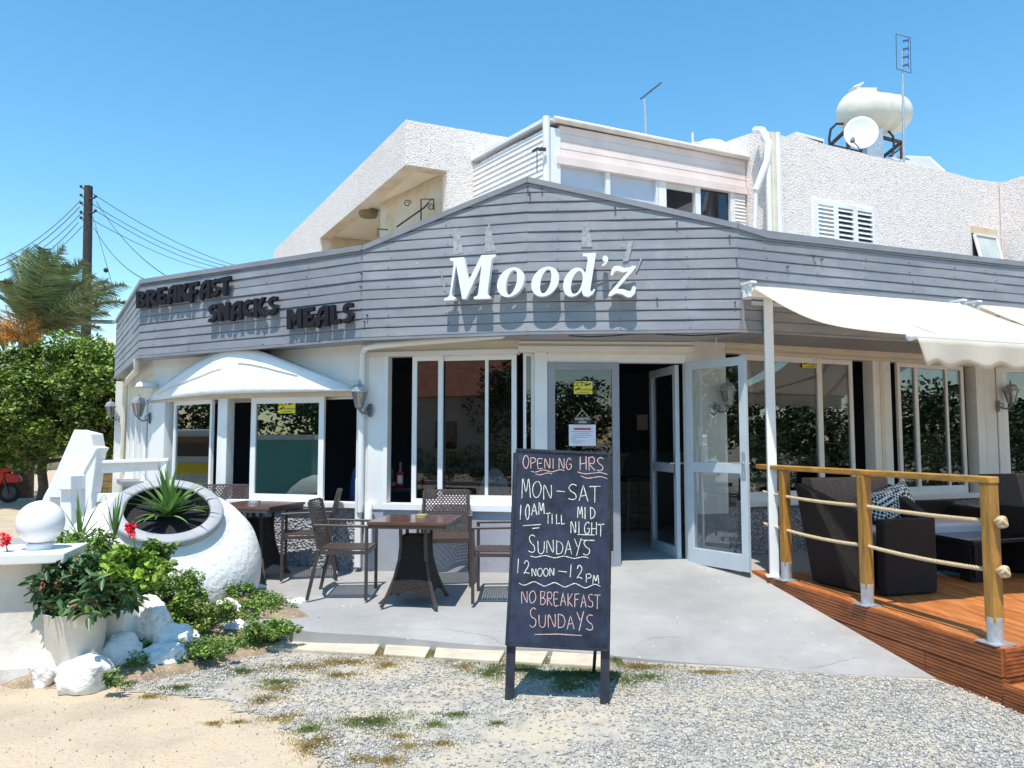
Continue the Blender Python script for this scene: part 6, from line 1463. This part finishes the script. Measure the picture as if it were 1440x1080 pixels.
# leafy tree
def tree(name, label, px, pyc, D, rx, ry, rz, n, size, m_, clumps, base_px, trunk_r=.14, cr=.3, parts=3, aspect=.6):
    c = W(px, pyc, D); b = W(base_px, 600, D); r = thing(name, label, 'tree', (b.x, D, 0)); P = blob(tuple(c), (rx, ry, rz), n, clumps=clumps, cr=cr, shell=.55)
    P = P[P[:, 2] > .75]; leaves('crown', P, size, m_, r, aspect=aspect, upbias=.8)
    m = MB(); m.tube([(b.x, D, -.05), (b.x + .05, D, .5), (b.x - .05, D, 1.2), (c.x, D, c.z)], [trunk_r, trunk_r * .8, trunk_r * .7, trunk_r * .4], 8)
    for k in range(9): t = Vector(P[RNG.integers(0, len(P))]); m.tube([(b.x, D, .9 + .1 * k), Vector((b.x, D, .9)).lerp(t, .5) + Vector((0, 0, .2)), t], [trunk_r * .5, trunk_r * .3, .02], 6)
    m.build('trunk', M_trunk, r, smooth='all'); return r
tree('leafy_tree', 'dense bright green tree with a low round crown beside the restaurant side wall', 90, 566, 18.5, 2.2, 1.5, 1.62, 64000, .088, M_leafdk, 150, 62, cr=.19)
tree('leafy_tree', 'lower leafy green tree at the left edge behind the scooter', -10, 590, 20, 1.6, 1.4, 1.5, 15000, .115, M_leafdk, 40, -10, cr=.25)
c = W(150, 505, 17.5); tree('leafy_tree', 'slim young green tree in front of the yellow wall', 148, 560, 17.8, .7, .6, .85, 7000, .10, M_leafdk, 26, 143, .035, cr=.3)
# palm
PM = thing('palm_tree', 'tall windblown date palm with orange fruit stalks behind the leafy tree', 'palm tree', (W(40, 600, 22).x, 22, 0))
hp = W(42, 470, 22); m = MB(); m.tube([(hp.x, 22, 0), (hp.x, 22, 2), hp], [.28, .24, .28], 12); m.build('trunk', M_trunk, PM)
M_ribm = mat('frond_rib', (.3, .3, .15), .6)
fr_t = [(-30, 380, 0), (5, 395, -1), (20, 370, 1), (35, 352, 0), (60, 350, -1), (88, 345, 1), (60, 400, 2), (118, 368, 0), (150, 395, 1), (175, 400, -1), (178, 425, 0), (130, 430, -2), (100, 440, 1), (75, 420, 2), (30, 420, -2), (-40, 440, 1), (90, 480, -1), (115, 470, 1), (140, 460, 0), (-30, 500, 0), (10, 440, 2), (50, 380, 3), (105, 395, 3), (70, 370, -2), (25, 360, 2), (48, 362, 1), (0, 420, 1), (15, 400, -1), (95, 372, -1), (132, 388, 1), (80, 395, 1), (160, 412, 0), (45, 400, -2), (-15, 410, 1), (150, 440, 1), (120, 450, -1), (60, 430, 0), (95, 430, -1)]
for (tx, ty, dd_) in fr_t:
    lf = MB(); rib = MB(); tip = W(tx, ty, 22 + dd_ * .7); mid = hp.lerp(tip, .55) + Vector((0, 0, .55 if ty < 430 else .35)); P = []
    for k in range(15): u = k / 14; P.append(hp * (1 - u) ** 2 + mid * 2 * u * (1 - u) + tip * u * u)
    rib.tube(P, [.03 * (1 - k / 15) + .008 for k in range(15)], 5)
    for k in range(2, 15):
        for h in (0, .17, .34, .5, .67, .84):
            if k == 14 and h: continue
            p = P[k] if h == 0 else P[k].lerp(P[min(k + 1, 14)], h); d = (P[min(k + 1, 14)] - P[k - 1]).normalized(); s_ = d.cross(Vector((0, .3, 1))).normalized(); L_ = .52 * math.sin(math.pi * min(1, (k + 2) / 17)) + .1
            for sg in (-1, 1):
                q = p + (s_ * sg * 1.0 + d * .62 + Vector((random.uniform(.0, .35), random.uniform(-.3, .3), -.12 + random.uniform(-.15, .1)))).normalized() * L_; w = d * .024; lf.add([p - w, p + w, q], [(0, 1, 2)])
    fo = lf.build('frond', M_palm, PM, fixn=False); rib.build('rib', M_ribm, fo)

fz = MB()
for k in range(90):
    a = random.uniform(-.5, 3.6); e_ = random.uniform(.05, 1.1); d = Vector((math.cos(a) * .9 - .1, random.uniform(-1, .2) * .5, e_)).normalized(); L_ = random.uniform(.5, 1.15); b0 = hp + Vector((.05, -.6, -.30)); e1 = b0 + d * L_ + Vector((0, 0, -.12)); fz.tube([b0, b0.lerp(e1, .5) + Vector((0, 0, .12)), e1], .012, 4)
    for _ in range(26): p = b0.lerp(e1, random.uniform(.35, 1)) + Vector((random.gauss(0, .04), 0, random.gauss(.05, .05))); q = p + Vector((random.gauss(0, .08), random.gauss(0, .05), random.gauss(-.02, .09))); fz.add([p, p + Vector((.016, 0, .012)), q], [(0, 1, 2)])
fz.build('fruit_stalks', M_orange, PM, fixn=False)['kind'] = 'stuff'
# block wall, houses, far tank
YW = thing('block_wall', 'low yellow wall of rough blocks beyond the leafy tree', 'wall', (W(150, 600, 23).x, 23, 0)); x0, x1 = W(98, 600, 23).x, W(215, 600, 23).x; m = MB(); m.box(x0, x1, 23.03, 23.2, 0, 1.42); m.build('mortar_core', M_yelwall, YW)
bk0 = None
for j in range(7):
    for i in range(-1, 7):
        xa = x0 + i * .4 + (.2 if j % 2 else 0)
        if xa < x0 - .21 or xa > x1: continue
        if bk0 is None: m = MB(); m.box(0, .385, 0, .05, 0, .188); bk0 = bevel(m.build('block', M_yelwall, YW, local=True), .012, 1); o = bk0
        else: o = bk0.copy(); COL.objects.link(o)
        o.parent = YW; o.location = (xa - YW.location.x + random.uniform(-.005, .005), .0 + random.uniform(-.012, .005), .01 + j * .2)
def house(name, label, x0, x1, y, z1, m_, wins, roofm=None, rz=0, dep=6):
    r = thing(name, label, 'house', ((x0 + x1) / 2, y, 0)); m = MB(); m.box(x0, x1, y, y + dep, 0, z1); m.build('walls', m_, r); m = MB(); m.box(x0 - .2, x1 + .2, y - .25, y + dep, z1 + .002, z1 + .2); m.build('roof', roofm or M_white, r)
    for (a, b, c_, d) in wins: m = MB(); m.box(a, b, y - .04, y - .005, c_, d); w = m.build('window', M_white, r); q = MB(); q.box(a + .08, b - .08, y - .05, y - .041, c_ + .08, d - .08); q.build('pane', M_bgd, w)
    return r
a = W(-60, 480, 40).x; b = W(24, 480, 40).x; house('house', 'pale yellow flat roofed house at the left edge behind the palm', a, b, 40, 1.6 + 40 * .112, mat('pale_yellow_wall', (.66, .56, .38), .9, .04, 1), [(b - 1.6, b - .5, 2.2, 3.6)])
a = W(84, 480, 44).x; b = W(150, 480, 44).x; house('house', 'low orange walled house seen between tree and utility pole', a, b, 46, 1.6 + 46 * .075, mat('orange_wall', (.58, .38, .2), .9, .04, 1), [(a + 1, a + 2, 2.4, 3.6)])
a = W(128, 490, 36).x; b = W(200, 490, 36).x; house('house', 'pinkish house with white roof edge between pole and grey fascia', a, b, 36, 1.6 + 36 * .10, M_pink, [(a + .3, a + .8, 3.3, 4.3)])
m = MB(); p, q = W(129, 485, 34), W(175, 488, 35); m.tube([p - Vector((.0, 0, 0)), p + Vector((.1, 0, 0)), q, q + Vector((.1, 0, 0))], [.22, .3, .3, .22], 16); tk = m.build('white_tank', M_tank, None, smooth=True); tag(tk, 'white cylindrical water tank on the pinkish house', 'water tank')
m = MB(); p = W(90, 540, 19); m.box(p.x - .1, p.x + .1, 19.9, 20.1, 0, W(90, 497, 20).z); o = m.build('timber_post', mat('orange_post', (.42, .2, .07), .8), None); tag(o, 'orange brown timber post rising out of the leafy tree', 'post')
# scooter
SC = thing('scooter', 'red motor scooter parked on the beige ground at the left edge', 'scooter', (W(-14, 600, 20).x, 20, 0), R(12)); 
def wheel(x, r=.26):
    m = MB(); Mw = Matrix.Translation((x, 0, r)) @ Matrix.Rotation(math.pi / 2, 4, 'X'); P = []
    m.lathe([(r - .09, -.03), (r - .03, -.055), (r, -.03), (r, .03), (r - .03, .055), (r - .09, .03)], 28, Mw); w = m.build('wheel', M_rubber, SC, local=True, smooth='all'); m = MB(); m.lathe([(0, -.03), (.04, -.04), (r - .09, -.02), (r - .09, .02), (.04, .04), (0, .03)], 20, Mw); m.build('rim', M_steel, w, local=True); return w
wheel(.52); wheel(-.62)
def sp(poly, w, name, m_, y=0): b = MB(); b.prism([Vector((x, y - w / 2, z)) for x, z in poly], (0, w, 0)); return bevel(b.build(name, m_, SC, local=True), .03, 3)
sp([(-.85, .62), (-.3, .55), (-.2, .35), (.1, .30), (.3, .35), (.42, .62), (.40, 1.0), (.30, 1.02), (.22, .6), (.12, .42), (-.1, .42), (-.2, .78), (-.9, .82)], .26, 'body', M_redp)
sp([(.25, .50), (.75, .52), (.82, .60), (.72, .72), (.45, .78), (.25, .70)], .16, 'front_mudguard', M_redp); sp([(.32, .78), (.55, .80), (.50, 1.08), (.30, 1.06)], .34, 'front_shield', M_redp)
sp([(-.85, .82), (-.2, .79), (-.12, .84), (-.3, .90), (-.85, .93)], .25, 'seat', M_rubber); m = MB(); m.tube([(.3, -.33, 1.12), (.33, -.1, 1.08), (.33, .1, 1.08), (.3, .33, 1.12)], .018, 6); m.bar((.33, 0, .95), (.33, 0, 1.1), .06, .06); m.build('handlebar', M_rubber, SC, local=True)
m = MB(); m.sphere((.50, -.0, .95), .085, 14, 10); m.build('headlight', M_dish, SC, local=True, smooth='all')
for s_ in (-1, 1): m = MB(); m.sphere((.30, .28 * s_, 1.27), .06, 10, 8, .8); m.tube([(.3, .28 * s_, 1.12), (.3, .28 * s_, 1.22)], .01, 5); m.build('mirror', M_rubber, SC, local=True)
m = MB(); m.tube([(.35, -.09, .85), (.52, -.09, .26)], .025, 7); m.tube([(.35, .09, .85), (.52, .09, .26)], .025, 7); m.bar((-.1, .1, .3), (-.15, .22, 0), .03, .03); m.build('fork', M_steel, SC, local=True)

# ================================================================== INSIDE
BC = thing('bar_counter', 'brown bar counter inside the open doorway', 'counter', (1.6, 11, .33)); m = MB(); m.box(.6, 4.2, 11.2, 11.7, .33, 1.38); m.build('front', M_counter, BC); m = MB(); p = W(903, 594, 12.98); m.box(p.x - .09, p.x + .09, 12.95, 12.99, p.z - .13, p.z + .13); o = m.build('framed_picture', M_cream); tag(o, 'small pale framed picture on the dark wall behind the bar', 'picture'); m = MB(); m.box(.5, 4.3, 11.05, 11.75, 1.38, 1.43); m.build('counter_top', M_counter, BC)
def stool():
    r = thing('bar_stool', 'dark bar stool with rounded back standing in the doorway gloom', 'stool', (1.62, 10.3, .33), .3, 'bar stools')
    for sx in (-1, 1):
        for sy in (-1, 1): m = MB(); m.bar((sx * .2, sy * .2, 0), (sx * .15, sy * .15, .74), .03, .03); m.build('leg', M_counter, r, local=True)
    m = MB(); m.box(-.2, .2, -.2, .2, .74, .8); bevel(m.build('seat', M_rubber, r, local=True), .02); m = MB(); m.prism([Vector((.24 * math.cos(a), -.2, .82 + .34 * math.sin(a))) for a in [math.pi * k / 14 for k in range(15)]], (0, .03, 0)); m.build('backrest', M_rubber, r, local=True)
    m = MB()
    for a, b in (((-.18, -.18), (.18, -.18)), ((.18, -.18), (.18, .18)), ((.18, .18), (-.18, .18)), ((-.18, .18), (-.18, -.18))): m.bar((*a, .3), (*b, .3), .02, .02)
    m.build('footrest', M_counter, r, local=True); return r
stool()
DT = thing('dining_table', 'dark dining table just inside the middle window', 'table', (-.9, 8.75, .325)); m = MB(); m.box(-1.75, -.35, 8.55, 9.3, 1.04, 1.08); m.build('table_top', M_rubber, DT)
for x in (-1.65, -.45):
    for y in (8.62, 9.22): m = MB(); m.box(x - .03, x + .03, y - .03, y + .03, .33, 1.04); m.build('leg', M_rubber, DT)
c = W(563, 678, 8.72); BT = thing('sauce_bottle', 'red sauce bottle with pale label and pump on the table inside the window', 'bottle', (c.x, c.y, 1.082))
m = MB(); m.box(-.045, .045, -.03, .03, 0, .17); bevel(m.build('bottle_body', mat('red_sauce', (.35, .01, .015), .25), BT, local=True), .012, 3); m = MB(); m.box(-.026, .026, -.032, -.0305, .04, .13); m.build('bottle_label', M_paper, BT, local=True); m = MB(); m.tube([(0, 0, .17), (0, 0, .20)], .02, 10); m.tube([(0, 0, .2), (0, 0, .28)], .012, 8); m.build('bottle_neck', M_lamp, BT, local=True)
c = W(695, 702, 8.35); HC = thing('high_chair', 'pale blue plastic baby high chair with arched back behind the middle window', 'high chair', (c.x, c.y, .325))
arc = [(.17 * math.cos(a), .36 * math.sin(a)) for a in [math.pi * k / 16 for k in range(17)]]; inn = [(.10 * math.cos(a), .20 * math.sin(a)) for a in [math.pi * k / 16 for k in range(16, -1, -1)]]
m = MB(); m.prism([Vector((x, 0, .62 + z)) for x, z in arc + inn], (0, .05, 0)); bevel(m.build('backrest', M_tan, HC, local=True), .012, 2); m = MB(); m.prism([Vector((x * .95, .03, .62 + z)) for x, z in [(.10 * math.cos(a), .20 * math.sin(a)) for a in [math.pi * k / 10 for k in range(11)]]], (0, .02, 0)); m.build('back_panel', M_tan, HC, local=True)
m = MB(); m.box(-.25, .25, -.12, .22, .56, .64); bevel(m.build('seat', M_tan, HC, local=True), .03, 3)
for sx in (-1, 1):
    for y in (-.12, .2): m = MB(); m.bar((sx * .26, y, 0), (sx * .2, y * .7, .58), .04, .04); m.build('leg', M_tan, HC, local=True)
# seated guest, mostly hidden by the white column
PE = thing('person', 'seated person in a blue shirt at the inside table, half hidden behind the white column', 'person', (-1.68, 8.9, .325), R(90))
def skin(name, verts, edges, radii, m_, parent, lv=2):
    me = bpy.data.meshes.new(name); me.from_pydata(verts, edges, []); o = mesh_obj(name, me, m_, parent); md = o.modifiers.new('skin', 'SKIN'); o.modifiers.new('sub', 'SUBSURF').levels = lv; o.modifiers['sub'].render_levels = lv
    dat = me.skin_vertices[0].data
    for d_, r_ in zip(dat, radii): d_.radius = (r_, r_) if not isinstance(r_, tuple) else r_
    dat[0].use_root = True; return o
# local frame: person faces -y
V = [(0, .05, .50), (0, .06, .68), (0, .03, .88), (0, .0, 1.0), (0, -.01, 1.08), (0, -.03, 1.20), (0, -.04, 1.30),
     (.17, .0, .97), (.21, -.05, .74), (.12, -.26, .80), (.08, -.28, .95), (-.17, .0, .97), (-.22, -.05, .74), (-.16, -.30, .78), (-.13, -.38, .79),
     (.10, .03, .48), (.12, -.38, .49), (.12, -.40, .10), (.12, -.50, .05), (-.10, .03, .48), (-.12, -.38, .49), (-.12, -.40, .10), (-.12, -.50, .05)]
E = [(0, 1), (1, 2), (2, 3), (3, 4), (4, 5), (5, 6), (3, 7), (7, 8), (8, 9), (9, 10), (3, 11), (11, 12), (12, 13), (13, 14), (0, 15), (15, 16), (16, 17), (17, 18), (0, 19), (19, 20), (20, 21), (21, 22)]
Rr = [(.15, .11), (.14, .10), (.16, .11), (.09, .08), .05, .09, .085, .06, .045, .035, .028, .06, .045, .035, .028, .085, .065, .045, .03, .085, .065, .045, .03]
skin('body', V, E, Rr, M_skin, PE)
skin('shirt', [(0, .06, .50), (0, .07, .68), (0, .04, .88), (0, .01, .99), (.17, .0, .97), (.20, -.03, .82), (-.17, .0, .97), (-.21, -.03, .82)], [(0, 1), (1, 2), (2, 3), (3, 4), (4, 5), (3, 6), (6, 7)], [(.17, .13), (.165, .125), (.18, .13), (.10, .09), .08, .065, .08, .065], M_shirt, PE)
skin('trousers', [(0, .05, .50), (.10, .03, .48), (.12, -.38, .49), (.12, -.40, .14), (-.10, .03, .48), (-.12, -.38, .49), (-.12, -.40, .14)], [(0, 1), (1, 2), (2, 3), (0, 4), (4, 5), (5, 6)], [(.16, .13), .10, .08, .06, .10, .08, .06], M_trouser, PE)
m = MB(); m.sphere((0, .0, 1.27), .115, 18, 12, 1.15); m.build('hair', M_hair, PE, local=True, smooth='all')
CHI = thing('dining_chair', 'dark chair under the seated person inside', 'chair', (-1.68, 8.9, .325), R(90)); m = MB(); m.box(-.22, .22, -.2, .25, .36, .40); m.build('seat', M_rubber, CHI, local=True)
for x in (-.2, .2):
    for y in (-.18, .22): m = MB(); m.box(x - .02, x + .02, y - .02, y + .02, 0, .36); m.build('leg', M_rubber, CHI, local=True)

# ================================================================== AROUND AND ACROSS THE ROAD (seen reflected in the glass)
m = MB(); m.add([(-80, -9.5, -.006), (80, -9.5, -.006), (80, -3.2, -.006), (-80, -3.2, -.006)], [(0, 1, 2, 3)]); struct(m.build('road', M_asphalt))
m = MB(); m.box(-80, 80, -9.75, -9.5, -.02, .13); struct(m.build('kerb', M_kerb)); m = MB(); m.box(-80, 80, -3.2, -3.0, -.02, .06); struct(m.build('kerb', M_kerb))
M_hedge = mat('dark_hedge_leaf', (.04, .075, .018), .6, .25, 1, island=1.2, col2=(.09, .13, .04))
def hedge(lab, pts, h=1.0):
    P = np.concatenate([blob((x, y, h * .5), (1.5, 1.2, h * .55), 4200, clumps=24, cr=.36) for x, y in pts]); r = thing('hedge', lab, 'hedge', (pts[0][0], pts[0][1], 0)); leaves('foliage', P, .075, M_hedge, r, aspect=.5)
hedge('long green hedge across the road mirrored in the middle window', [(x, -11.2) for x in np.arange(-24, 16, 2.4)], 1.4)
hedge('leafy hedge at the right of the plot mirrored in the windows over the deck', [(13.5 + .12 * abs(y), y) for y in np.arange(-9, 11, 2.3)], 1.7)
def back_tree(x, y, h, w, lab, n=6500):
    r = thing('roadside_tree', lab, 'tree', (x, y, 0), group='trees across the road'); P = blob((x, y, h * .55), (w, w * .7, h * .45), n, clumps=44, cr=.30); leaves('crown', P, .17, M_hedge, r, aspect=.6)
    m = MB(); m.tube([(x, y, 0), (x + .1, y, h * .35), (x, y, h * .75)], [.2, .15, .06], 8); m.build('trunk', M_trunk, r); return r
TL = 'dark leafy tree beyond the plot, seen only mirrored in the window glass'
for x, y, h in [(-12, -20, 5.4), (-8.5, -22, 6), (-5, -21, 5.5), (-1, -22, 4.6), (3, -21, 4.0), (6.5, -22, 4.4), (11, -19, 3.8), (15, -17, 3.6), (19, -14, 3.4), (22, -10.5, 3.6), (23.5, -7, 3.2), (24.5, -3.5, 3.5), (25, 0, 3.2), (25.5, 3.5, 3.6), (26, 7, 3.4), (-20, 8, 5), (-21, 12, 5.6), (-23, 16, 5.2), (-16, -3, 5.5), (-19, -7, 6), (-14.5, 1.5, 5), (-22, 3, 5.5)]:
    back_tree(x, y, h, 2.9, TL)
RH = thing('house', 'house with a red tiled roof across the road mirrored in the middle window', 'house', (-18, -20, 0))
m = MB(); m.box(-23, -13.6, -26, -20, 0, 3.9); m.build('walls', M_house, RH)
m = MB(); m.add([(-23.5, -19.6, 3.9), (-13.2, -19.6, 3.9), (-13.2, -23, 6.2), (-23.5, -23, 6.2), (-13.2, -26.4, 3.9), (-23.5, -26.4, 3.9)], [(0, 1, 2, 3), (3, 2, 4, 5), (1, 4, 2), (0, 3, 5), (0, 5, 4, 1)]); m.build('roof', M_roof, RH)
for x in (-22, -19.5, -16.5): m = MB(); m.box(x, x + 1.2, -19.99, -19.95, 1.2, 2.6); m.build('window', M_bgd, RH)
VN = thing('parked_van', 'pale van with a yellow side stripe mirrored in the left pane of the bay', 'van', (-13.5, 11, 0), R(96))
def vloc(b, name, m_, par=VN): return b.build(name, m_, par, local=True)
m = MB(); m.prism([Vector((x, -.85, z)) for x, z in [(-2.3, .35), (2.3, .35), (2.4, .8), (2.2, 1.1), (1.4, 1.25), (.9, 1.85), (-2.3, 1.9)]], (0, 1.7, 0)); bevel(vloc(m, 'body', mat('van_paint', (.6, .68, .66), .3, .02, 3)), .08, 3)
for sy in (-1, 1):
    m = MB(); m.box(-2.2, 1.0, min(sy * .852, sy * .865), max(sy * .852, sy * .865), .85, 1.1); vloc(m, 'stripe', M_yellow)
    m = MB(); m.box(-2.0, .8, min(sy * .852, sy * .87), max(sy * .852, sy * .87), 1.25, 1.7); vloc(m, 'side_window', M_bgd)
for x in (-1.5, 1.5):
    for y in (-.8, .8): m = MB(); m.tube([(x, y - .1, .33), (x, y + .1, .33)], .33, 20); vloc(m, 'wheel', M_rubber)
CN = thing('metal_container', 'grey green metal container with a pale lid edge mirrored in the bay window', 'container', (-8.6, 3.6, 0), R(52))
m = MB(); m.box(-1.5, 1.5, -.6, .6, 0, 1.62); m.build('body', M_van, CN, local=True); m = MB(); m.box(-1.56, 1.56, -.66, .66, 1.622, 1.72); m.build('lid', M_white, CN, local=True)
